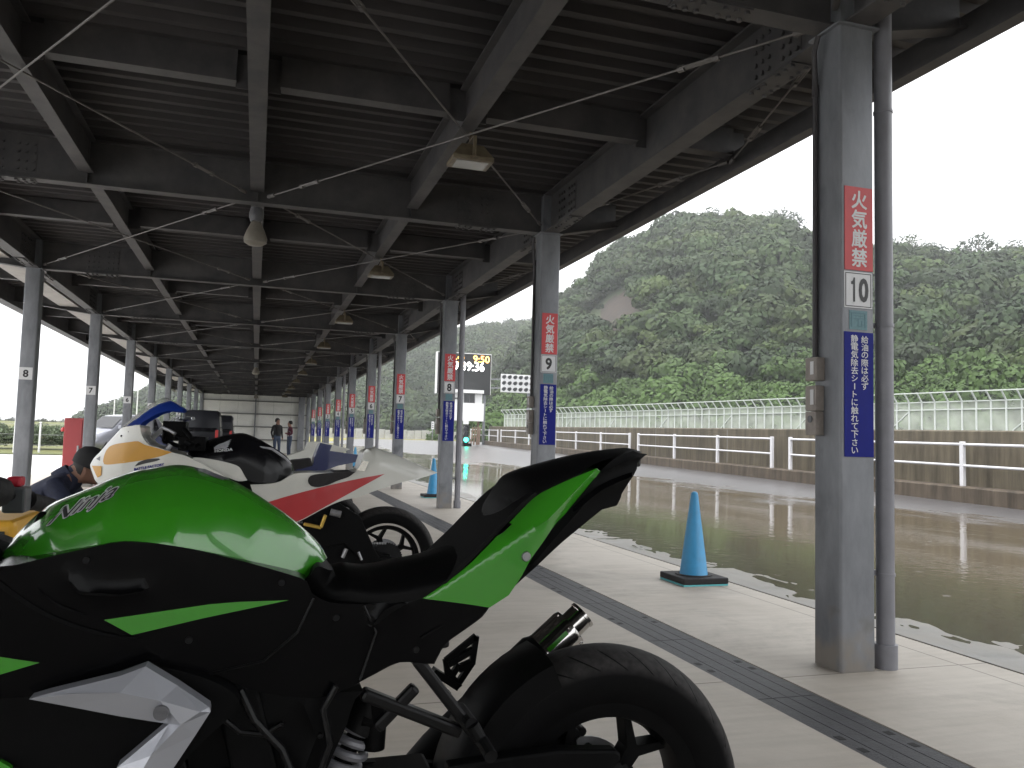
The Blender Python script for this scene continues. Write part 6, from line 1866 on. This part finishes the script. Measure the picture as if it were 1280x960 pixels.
for p_ in ((400, 919), (352, 905), (300, 960), (340, 985)): a = eng.surf(*p_); b = MB(); b.lathe([(0, -.006), (.004, -.006), (.0055, -.002), (.0055, .01)], a, 'y', 8); b.build('fixing_bolt', M['darkmetal'], eo)
# shock absorber
b = MB(); a, e = Vector(at(452, 905, 1, NY)), Vector(at(408, 990, 1, NY)); dv = (e - a); L0 = dv.length; dv.normalize(); s1 = dv.cross(Vector((0, 1, 0))).normalized(); s2 = dv.cross(s1)
pts = [a + dv * (L0 * k / 90) + (s1 * math.cos(k * .40) + s2 * math.sin(k * .40)) * .031 for k in range(91)]
b.tube(pts, .0085, 8); sk = b.build('shock_spring', M['spring'], t, smooth=True)
b = MB(); b.tube([a - dv * .05, a + dv * .01], .04, 14); b.tube([a, e], .017, 12); b.build('shock_body', M['darkmetal'], t, smooth=True)
b = MB(); b.tube([at(471, 872, 1, NY - .02), at(466, 935, 1, NY - .02)], .022, 14); b.tube([at(452, 900, 1, NY - .03), at(480, 905, 1, NY - .03)], .012, 10); b.tube([at(472, 926, 1, NY - .02), at(477, 926, 1, NY - .02)], .013, 10); b.build('reservoir', M['satin'], t, smooth=True)
# hugger over the rear tyre
b = MB(); rings = []
for a_ in np.linspace(math.radians(113), math.radians(190), 16):
    r = .333 + .010 * math.sin((a_ - 1.2) * 1.6); c_, s_ = math.cos(a_), math.sin(a_); w_ = .085
    rings.append([(NX + c_ * (r - dr), NY + y_ * w_, .317 + s_ * (r - dr)) for dr, y_ in ((.06, -1), (.012, -1), (0, -.75), (-.004, 0), (0, .75), (.012, 1), (.06, 1), (.055, .93), (.012, .9), (.004, 0), (.012, -.9), (.055, -.93))])
b.loft(rings); b.build('rear_mudguard', M['satin'], t, smooth=True)
# exhaust on the far side
ye = NY + .20
c0, c1, c2_, c3 = [Vector(at(*p_, 1, ye)) for p_ in ((548, 942), (679, 815), (712.5, 783), (733, 774))]
d = (c2_ - c1).normalized(); c3 = c2_ + d * .042
b = MB(); b.tube([c0 - d * .14, c0, c1 - d * .015, c1], [.036, .052, .055, .047], 24); b.build('exhaust_pipe', M['satin'], t, smooth=True)
b = MB(); b.tube([c1, c1 + d * .004, c2_ - d * .01, c2_, c2_ + d * .0005], [.048, .0465, .0465, .044, .03], 36); mu = b.build('muffler', M['chrome'], t, smooth=True)
b = MB(); b.tube([c2_, c3 - d * .008, c3 - d * .007, c3, c3 + d * .0005, c3 - d * .03], [.031, .031, .0335, .0335, .028, .027], 30, cap=False); b.build('tail_pipe', M['chrome'], mu, smooth=True)
b = MB(); b.tube([c3 - d * .032, c3 - d * .03], .0275, 24); b.build('pipe_bore', M['slot'], mu)
sidev = d.cross(Vector((0, 1, 0))).normalized(); up_ = sidev if sidev.z > 0 else -sidev
b = MB(); nrm2 = (up_ * .30 + Vector((0, -1, 0)) * .95).normalized(); b.bar(c1 + nrm2 * .0465 + d * .006, c2_ + nrm2 * .0465 - d * .02, .010, .003, nrm2); b.build('green_stripe', M['green'], mu)  # green bar painted in as the tail cowl's reflection on the can
b = MB()
for k in (.25, 1.2, 2.4): b.tube([c2_ - d * .008 + (up_ * math.cos(k) + Vector((0, -1, 0)) * math.sin(k)) * .044, c2_ - d * .008 + (up_ * math.cos(k) + Vector((0, -1, 0)) * math.sin(k)) * .049], .004, 8)
b.build('rivet', M['chrome'], mu)
# swing arm cover and caliper seen through the wheel
b = MB(); a = at(640, 948, 1, NY - .125); e = at(778, 944, 1, NY - .125)
b.prism([tuple(at(x, y, 1, NY - .115)) for x, y in ((560, 958), (640, 946), (700, 938), (770, 938), (777, 942), (777, 952), (760, 968), (700, 1000), (560, 1010))], (0, .035, 0)); b.build('swing_arm_plate', M['satin'], t, bevel=.006)
b = MB()
for x, y, r in ((686, 912, .016), (694, 922, .02), (706, 928, .024), (715, 915, .013), (724, 911, .010), (672, 918, .010), (664, 930, .012), (680, 934, .015), (730, 930, .014)): p_ = at(x, y, 1, NY + .08); b.tube([(p_[0], NY + .06, p_[2]), (p_[0], NY + .11, p_[2])], r, 10)
b.bar(at(665, 936, 1, NY + .085), at(727, 908, 1, NY + .085), .03, .016); b.bar(at(700, 940, 1, NY + .085), at(735, 930, 1, NY + .085), .03, .03)
b.build('brake_caliper', M['darkmetal'], t, bevel=.003)
b = MB(); b.box(NX - 1.20, NX - 1.13, NY - .02, NY + .02, .78, .88); b.tube([(NX - 1.18, NY - .10, .885), (NX - 1.18, NY + .10, .885)], .02, 10)
b.build('triple_clamp', M['darkmetal'], t)
# clip-on handlebars: the far one shows over the tank
for s_ in (-1, 1):
    h0 = Vector((NX - 1.13, NY + s_ * .10, .925)); h1 = Vector((NX - 1.16, NY + s_ * .34, .88)) if s_ < 0 else Vector(at(64, 633, 1, NY + .36))
    if s_ > 0: h0 = Vector(at(-14, 612, 1, NY + .16))
    dd = (h1 - h0)
    b = MB(); b.tube([h0, h1], .011, 10); hb = b.build('handlebar', M['darkmetal'], t, smooth=True)
    b = MB(); b.tube([h0 + dd * .58, h0 + dd * .62, h1], [.020, .0165, .0165], 14); b.build('grip', M['rubber'], hb, smooth=True)
    b = MB(); c_ = h0 + dd * .45; b.box(c_.x - .022, c_.x + .018, c_.y - .03, c_.y + .02, c_.z - .028, c_.z + .022); b.build('switch_block', M['greyplastic'], hb, bevel=.005)
    b = MB(); b.box(c_.x - .018, c_.x + .008, c_.y - .026, c_.y + .01, c_.z + .0225, c_.z + .042); b.build('kill_switch', M['redplastic'], hb, bevel=.005)
    b = MB(); b.tube([h0 - dd * .1, h0 - dd * .05, h0 + dd * .16, h0 + dd * .24], [.016, .028, .028, .016], 14); b.build('bar_cover', M['rubber'], hb, smooth=True)
    b = MB(); c_ = h0 + dd * .02
    if s_ < 0: b.lathe([(0, .045), (.03, .04), (.036, .02), (.036, -.03), (0, -.035)], c_ + Vector((-.02, 0, .012)), 'z', 18); b.bar(c_ + Vector((-.02, 0, -.02)), h1 + Vector((-.05, 0, -.035)), .010, .014); b.build('lever', M['satin'], hb, smooth=True)
# nose of the fairing with screen and lamps, just outside the photo
fr = Panel([(NX - 1.22, .80, ''), (NX - 1.27, .95, ''), (NX - 1.36, 1.0, ''), (NX - 1.46, .95, ''), (NX - 1.60, .84, 'rc'), (NX - 1.56, .74, ''), (NX - 1.40, .62, ''), (NX - 1.24, .50, ''), (NX - 1.16, .50, ''), (NX - 1.16, .66, '')], NY, lambda X, Z: np.interp(X, [NX - 1.6, NX - 1.4, NX - 1.15], [.07, .17, .21]), D=.12, step=.02, world=True)
for s_ in (0,):
    fo = fr.mesh('front_fairing', M['green'], t, sharp=30)
b = MB(); rings = []
for k in range(9):
    u_ = (k - 4) / 4.; rings.append([(NX - 1.48 + .09 * u_ * u_, NY + u_ * .13, .96), (NX - 1.40 + .07 * u_ * u_, NY + u_ * .12, 1.06), (NX - 1.33 + .05 * u_ * u_, NY + u_ * .10, 1.10)])
v = [p_ for r_ in rings for p_ in r_]; b.add(v, [(i * 3 + k, i * 3 + k + 1, i * 3 + k + 4, i * 3 + k + 3) for i in range(8) for k in range(2)]); b.build('windscreen', M['glass'], t, smooth=True, fixn=False)


# ------------------------------------------------------------------ white race motorcycle behind it
HY = 5.0
HX = at(480, 697, 1, HY)[0]
t = thing('motorcycle', 'white race motorcycle with yellow nose, black tank, red swoosh and pointed tail', 'motorcycle', (HX, HY, 0), 'sport motorcycles parked in a row')
bike_core(t, HX, HY, M['satin'])
bike_wheel(t, (HX, HY, .314), .314, .072, lip_m=M['chrome'], phase=34, rim_m=M['satin'])


def lin2(*kv):
    xs_ = [at(px, 600, 1, HY)[0] for px, _ in kv]; ws = [w_ for _, w_ in kv]
    return lambda X, Z: np.interp(X, xs_, ws)


fair = Panel([(112.7, 581, 'rc'), (117, 573, 'r'), (124, 566, 'r'), (138, 550, 'r'), (152, 535, 'rc'), (163, 532.5, ''), (174, 531.5, ''), (177, 544, ''), (186, 556, ''), (198, 559.5, ''), (217, 566, ''), (231, 569.5, ''), (245, 576, ''), (262, 585, ''), (285, 600, ''), (300, 640, ''), (280, 700, 'c'), (190, 720, 'c'), (150, 660, ''), (128, 612, ''), (118, 600, 'c')], HY,
             lin2((112, .07), (125, .13), (160, .21), (210, .25), (300, .26)), D=.16, step=.018)
fo = fair.mesh('front_fairing', M['wpaint'], t, sharp=40)
fair.decal('yellow_flash', M['ypaint'], fo, [(130, 580, ''), (131, 567, ''), (136, 559, ''), (145, 555, ''), (163, 552.3, ''), (173, 551.5, ''), (180, 555.5, ''), (198, 560.5, ''), (215, 565.3, 'c'), (202, 570, ''), (185, 574, ''), (166, 577.3, ''), (148, 579.5, '')])
fair.decal('yellow_nose', M['ypaint'], fo, [(115, 582), (127, 582.5), (127, 594), (122, 597)], .006)
fair.decal('air_slot', M['black'], fo, [(168.5, 583, 'c'), (173, 578, ''), (184, 574, ''), (199, 573, ''), (200, 574.5, ''), (193, 577, ''), (183, 579, '')], .003)
fair.decal('triangle_mark', M['greyplastic'], fo, [(120, 573.5), (125.5, 570), (125, 576)])
fair.text('lettering', M['blue'], fo, 'BATTLE FACTORY', (186.5, 583.6), (37.5, -6.4), (.0, -3.6), lift=.003, bold=.05)
b = MB()
for p_ in ((161.5, 540), (152, 545)): a = fair.surf(*p_); b.lathe([(0, -.004), (.006, -.003), (.006, .004)], a, 'y', 10)
b.build('fixing_bolt', M['darkmetal'], fo)
# bubble screen: clear with a blue band along its upper edge
SCR = [(152, 535), (168, 520), (184, 508), (196, 500.5), (204, 497), (209, 498.5)]
LOW = [(174.5, 531.5), (180, 526.5), (188, 522), (198, 516.5), (211, 513.2), (224, 515)]
BND = [(158, 532.5), (173, 522), (186, 512.3), (198.5, 505), (213.5, 500.8), (228.7, 509.5)]


def sheet(name, low, m, inner=1., parent=None):
    pass


b = MB(); vv = []
sc_c = [Vector(at(*p_, 1, HY)) for p_ in SCR]; sc_l = [Vector(at(p_[0], p_[1], 1, HY - .13)) for p_ in LOW]; sc_b = [Vector(at(p_[0], p_[1], 1, HY - .085)) for p_ in BND]


def screen_strip(name, m, w0, w1, nn=10):
    b = MB(); rows = []
    for i in range(len(SCR)):
        c_ = sc_c[i]; m_ = sc_b[i]; l_ = sc_l[i]; row = []
        for s_ in (-1, 1):
            for k in range(nn + 1):
                u_ = w0 + (w1 - w0) * k / nn
                # quadratic arc: centre line -> band -> lower edge
                a0 = (1 - u_) * (1 - 2 * u_); a1 = 4 * u_ * (1 - u_); a2 = u_ * (2 * u_ - 1)
                q_ = c_ * a0 + m_ * a1 + l_ * a2; y = q_.y if s_ < 0 else 2 * HY - q_.y
                row.append((q_.x, y, q_.z))
        rows.append(row)
    n2 = nn + 1
    for s_ in (0, 1):
        b = MB()
        vv = [r_[s_ * n2 + k] for r_ in rows for k in range(n2)]
        b.add(vv, [(i * n2 + k, i * n2 + k + 1, (i + 1) * n2 + k + 1, (i + 1) * n2 + k) for i in range(len(SCR) - 1) for k in range(nn)])
        b.build(name, m, t, smooth=True, sharp=0)


screen_strip('windscreen', M['screen'], 0, .5)
screen_strip('blue_screen_band', M['bscreen'], .502, 1.0)
b = MB(); b.tube([at(*p_, 1, HY - .15) for p_ in ((174, 531), (175, 538), (180, 548), (187, 556))], .006, 6); b.tube([at(*p_, 1, HY + .15) for p_ in ((185, 553), (205, 534), (219, 521.5))], [.018, .014, .006], 6); b.build('screen_stay', M['white'], t, smooth=True)
# bars, levers and clocks
b = MB()
for p_, q_, r in (((212, 541), (240, 556), .016), ((205, 552), (232, 560), .013), ((236, 545), (250, 560), .015), ((225, 530), (240, 548), .014), ((208, 535), (204, 551), .010)): b.tube([at(*p_, 1, HY - .05), at(*q_, 1, HY - .18)], r, 8)
p_ = at(222, 540, 1, HY); b.box(p_[0] - .07, p_[0] + .05, HY - .10, HY + .10, p_[2] - .05, p_[2] + .06); p_ = at(240, 552, 1, HY); b.box(p_[0] - .06, p_[0] + .08, HY - .16, HY + .16, p_[2] - .05, p_[2] + .03)
b.build('handlebar_and_clocks', M['satin'], t, bevel=.008)
b = MB(); b.tube([at(204, 535, 1, HY - .2), at(212, 538, 1, HY - .24), at(219, 542, 1, HY - .26)], .009, 8); b.tube([at(209, 563, 1, HY - .1), at(214, 556, 1, HY - .1)], .02, 10); b.build('lever', M['alu'], t, smooth=True)
b = MB(); p_ = at(232, 524, 1, HY + .2); b.lathe([(0, .02), (.05, .015), (.055, 0), (0, -.015)], p_, 'z', 14); b.build('reservoir', M['glass'], t, smooth=True)
# tank
tank2 = Panel([(231, 569.5, 'rc'), (243, 557, 'r'), (262, 549.5, 'r'), (284, 543.5, 'r'), (303, 541.3, 'r'), (320, 547, 'r'), (339, 557.5, 'r'), (356, 568.5, 'r'), (365, 579, 'r'), (368, 590, 'rc'), (356, 600, ''), (330, 604, ''), (310, 600, ''), (299, 585, ''), (282, 578, ''), (255, 573, '')], HY, lin2((230, .12), (280, .19), (330, .16), (370, .09)), D=.15, step=.016)
tk2 = tank2.mesh('fuel_tank', M['bktank'], t, sharp=50)
for i in range(5):
    k = i / 4.
    tank2.decal('wing_emblem', M['greycloth'], tk2, [(268 + k * 3.2, 562.2 - k * .6, 'c'), (267.5 + k * 4.2, 559.5 - k * 1.9, ''), (276 + k * 3.2, 554.4 - k * .9, ''), (289.5 - (4 - i) * .9, 548.9 + (4 - i) * 2.2, 'c'), (284 - (4 - i) * .8, 553.5 + (4 - i) * 1.9, ''), (276 + k * 2.2, 560.3 - k * .4, '')], .0014 + i * .0003)
tank2.text('lettering', M['signwhite'], tk2, 'HONDA', (279.5, 562.7), (22.5, -2.4), (0, -3.6), lift=.004, bold=.03)
b = MB(); b.tube([at(*p_, 1, HY - .10) for p_ in ((321, 558), (340, 561), (356, 572), (364, 580))], [.004, .008, .008, .004], 6); b.build('tank_trim', M['greycloth'], tk2, smooth=True)
# white side cover and tail
s2_ = Panel([(240, 573, ''), (266, 574.5, ''), (290, 580, ''), (299, 584, ''), (304, 592, ''), (309, 600.5, 'c'), (298, 601.5, ''), (285, 597, ''), (262, 590, '')], HY, .215, step=.02); s2_.mesh('side_cover', M['wpaint'], t, sharp=30)
tail = Panel([(313, 606, 'c'), (338, 604.5, ''), (351, 601.5, ''), (367, 592.5, ''), (385, 591, ''), (400, 591, ''), (446, 588.5, ''), (452, 576, ''), (456, 564, ''), (460, 560.3, 'r'), (468, 558.8, 'rc'), (493, 567.6, 'r'), (516, 577.6, 'r'), (540, 588, 'r'), (547, 591, 'rc'), (532, 596, ''), (508, 601.5, ''), (489.7, 606.5, ''), (469, 613.5, ''), (447.5, 621.5, ''), (428.7, 625.5, ''), (408, 634, ''), (378, 650, ''), (350, 662, 'c'), (325, 640, '')], HY,
             lin2((313, .15), (400, .14), (470, .125), (520, .07), (548, .015)), D=.10, step=.016)
tl = tail.mesh('tail_fairing', M['wpaint'], t, sharp=35)
tail.decal('red_swoosh', M['rpaint'], tl, [(332, 628.5), (360, 620, ''), (400, 609.5, ''), (438, 600.5, ''), (481, 592.3, 'c'), (460, 604, ''), (437, 616.5, ''), (408, 632.5, ''), (378, 649), (352, 660)])
sp_ = Panel([(385, 601, ''), (388, 595, ''), (400, 592.3, ''), (422, 590.5, ''), (445, 589.5, 'c'), (436, 596, ''), (422, 601, ''), (410, 606, ''), (397, 609, ''), (388, 607, '')], HY, .148, step=.014); sp_.mesh('seat_pad', M['rubber'], t)
b = MB(); b.prism([tuple(at(x, y, 1, HY - .142)) for x, y in ((446, 588), (454, 575.5), (461, 577), (456, 589))], (0, .003, 0)); b.build('foil_patch', M['chrome'], t)
b = MB(); b.prism([tuple(at(x, y, 1, HY - .13)) for x, y in ((378, 640), (420, 626), (450, 645), (470, 690), (480, 705), (455, 705), (430, 680), (380, 690))], (0, .03, 0)); b.prism([tuple(at(x, y, 1, HY - .12)) for x, y in ((380, 660), (430, 662), (478, 692), (478, 706), (380, 720))], (0, .02, 0)); b.build('chain_guard', M['satin'], t, bevel=.006)
b = MB(); a = at(395, 657, 1, HY - .16); b.bar((a[0] - .07, a[1], a[2] + .01), (a[0] + .03, a[1], a[2] - .012), .02, .022, (0, 1, 0)); a = at(404, 650, 1, HY - .16); b.bar((a[0] - .012, a[1], a[2] - .045), (a[0] + .012, a[1], a[2] + .03), .02, .022, (0, 1, 0)); b.build('step_plate', M['gold'], t, bevel=.006)
for p_, q_, r in (((428, 697), (433, 686), .012), ((413, 640), (426, 643), .02), ((452, 700), (448, 690), .008)): b = MB(); b.tube([at(*p_, 1, HY - .15), at(*q_, 1, HY - .15)], r, 8); b.build('step_bar', M['alu'], t, smooth=True)
lo = Panel([(HX - .62, .50, ''), (HX - 1.0, .62, ''), (HX - 1.12, .50, ''), (HX - 1.05, .28, ''), (HX - .85, .14, ''), (HX - .45, .16, ''), (HX - .48, .3, '')], HY, .2, step=.03, world=True); lo.mesh('lower_fairing', M['wpaint'], t, sharp=30)


# ------------------------------------------------------------------ motorcycles farther along the row
def far_bike(label, X, Y, paint, accent):
    t = thing('motorcycle', label, 'motorcycle', (X, Y, 0), 'sport motorcycles parked in a row')
    bike_core(t, X, Y, M['satin'])
    bike_wheel(t, (X, Y, .314), .314, .07, phase=10)
    return t


KY = 6.2; KX = at(405, 668, 1, KY)[0]
t = far_bike('dark blue race motorcycle third in the row with a stepped blue tail', KX, KY, 0, 0)
K0 = KX


def kp(pts):
    """photo outline in the plane of the third motorcycle"""
    return [(*[at(p_[0], p_[1], 1, KY - .08)[k] for k in (0, 2)], p_[2] if len(p_) > 2 else 'c') for p_ in pts]


kt = Panel(kp([(369, 593), (369, 587), (391, 581), (392.5, 572), (400, 553.4), (414.7, 556.6), (412, 563.6), (428.7, 566), (452, 569), (449, 577), (422.5, 582), (405, 588), (392, 598), (372, 606)]), KY, lambda X, Z: np.interp(X, [KX - .4, KX, KX + .35], [.13, .11, .04]), step=.02, world=True)
kt.mesh('tail_fairing', M['bpaint'], t, sharp=30)
ks = Panel(kp([(345, 588, ''), (360, 577, ''), (376, 574.5, ''), (388, 573), (390, 582), (368, 588), (350, 600, '')]), KY, .12, step=.02, world=True); ks.mesh('seat_pad', M['rubber'], t)
kk = Panel([(KX - .42, .80, ''), (KX - .46, .90, 'r'), (KX - .62, 1.0, 'r'), (KX - .85, 1.0, 'r'), (KX - 1.05, .9, 'rc'), (KX - 1.0, .8, ''), (KX - .7, .76, '')], KY, .16, D=.13, step=.025, world=True); kk.mesh('fuel_tank', M['bpaint'], t)
kf = Panel([(KX - 1.0, .88, ''), (KX - 1.12, 1.0, ''), (KX - 1.30, 1.03, ''), (KX - 1.50, .86, 'rc'), (KX - 1.40, .68, ''), (KX - 1.15, .4, ''), (KX - .8, .2, ''), (KX - .55, .3, ''), (KX - .75, .55, '')], KY, lambda X, Z: np.interp(X, [KX - 1.5, KX - 1.25, KX - .9], [.07, .19, .22]), D=.14, step=.03, world=True); kf.mesh('front_fairing', M['bpaint'], t, sharp=35)
b = MB(); b.prism([tuple(at(x, y, 1, KY - .12)) for x, y in ((419, 634), (424, 630), (428, 631), (423, 636))], (0, .02, 0)); b.prism([tuple(at(x, y, 1, KY - .12)) for x, y in ((427, 637), (434, 634), (437, 636), (431, 640))], (0, .02, 0)); b.build('alloy_bracket', M['alu'], t)

GY = 8.2; GX = KX - .08 + .02
GX = at(437, 567, 1, GY)[0] - .25
t = far_bike('white tailed motorcycle farthest along the row, mostly hidden by the blue one', GX, GY, 0, 0)
g1 = Panel([(GX - .45, .80, ''), (GX - .2, .90, ''), (GX - .16, .98, 'c'), (GX - .05, .985, ''), (GX + .25, .92, 'c'), (GX + .05, .84, ''), (GX - .4, .72, '')], GY, lambda X, Z: np.interp(X, [GX - .4, GX + .25], [.13, .04]), step=.025, world=True); g1.mesh('tail_fairing', M['wpaint'], t, sharp=30)
g2 = Panel([(GX - .42, .80, ''), (GX - .46, .90, 'r'), (GX - .62, .97, 'r'), (GX - .85, .97, 'r'), (GX - 1.05, .88, 'rc'), (GX - 1.0, .8, ''), (GX - .7, .76, '')], GY, .16, D=.13, step=.03, world=True); g2.mesh('fuel_tank', M['bktank'], t)
g3 = Panel([(GX - 1.0, .88, ''), (GX - 1.12, .98, ''), (GX - 1.30, 1.0, ''), (GX - 1.50, .86, 'rc'), (GX - 1.40, .68, ''), (GX - 1.15, .4, ''), (GX - .8, .2, ''), (GX - .55, .3, ''), (GX - .75, .55, '')], GY, .19, D=.14, step=.03, world=True); g3.mesh('front_fairing', M['wpaint'], t, sharp=35)

# yellow tool crate on the floor at the left edge of the photo
p_ = at(-8, 655, 1, 3.1)
t = thing('tool_crate', 'yellow plastic tool crate with a black band on a trolley at the left edge', 'tool crate', (p_[0], 3.3, 0))
x0, x1, zt_ = at(-60, 660, 1, 3.1)[0], at(19, 660, 1, 3.1)[0], at(8, 651, 1, 3.1)[2]
b = MB(); b.box(x0, x1, 3.1, 3.5, zt_ - .34, zt_); b.build('crate_body', M['ycrate'], t, bevel=.02)
b = MB(); b.box(x0 + .02, x1 - .03, 3.092, 3.099, zt_ - .075, zt_ - .035); b.build('band', M['black'], t)
b = MB(); b.box(x0 - .01, x1 + .01, 3.09, 3.51, .10, zt_ - .345); b.build('trolley', M['greyplastic'], t, bevel=.01)
for xx in (x0 + .06, x1 - .06):
    for yy_ in (3.16, 3.44): b = MB(); b.lathe([(0, -.018), (.05, -.018), (.05, .018), (0, .018)], (xx, yy_, .05), 'x', 14); b.build('caster', M['rubber'], t)

# ------------------------------------------------------------------ damp air over the whole place
m = bpy.data.materials.new('damp_air'); m.use_nodes = True; nt = m.node_tree; nt.nodes.clear()
o_ = nt.nodes.new('ShaderNodeOutputMaterial'); pv = nt.nodes.new('ShaderNodeVolumePrincipled')
pv.inputs['Color'].default_value = (.93, .95, .97, 1); pv.inputs['Density'].default_value = .0006; pv.inputs['Anisotropy'].default_value = .2
nt.links.new(pv.outputs[0], o_.inputs['Volume'])
b = MB(); b.box(-700, 700, -120, 720, -1.2, 135)
tag(b.build('haze', m), kind='stuff')
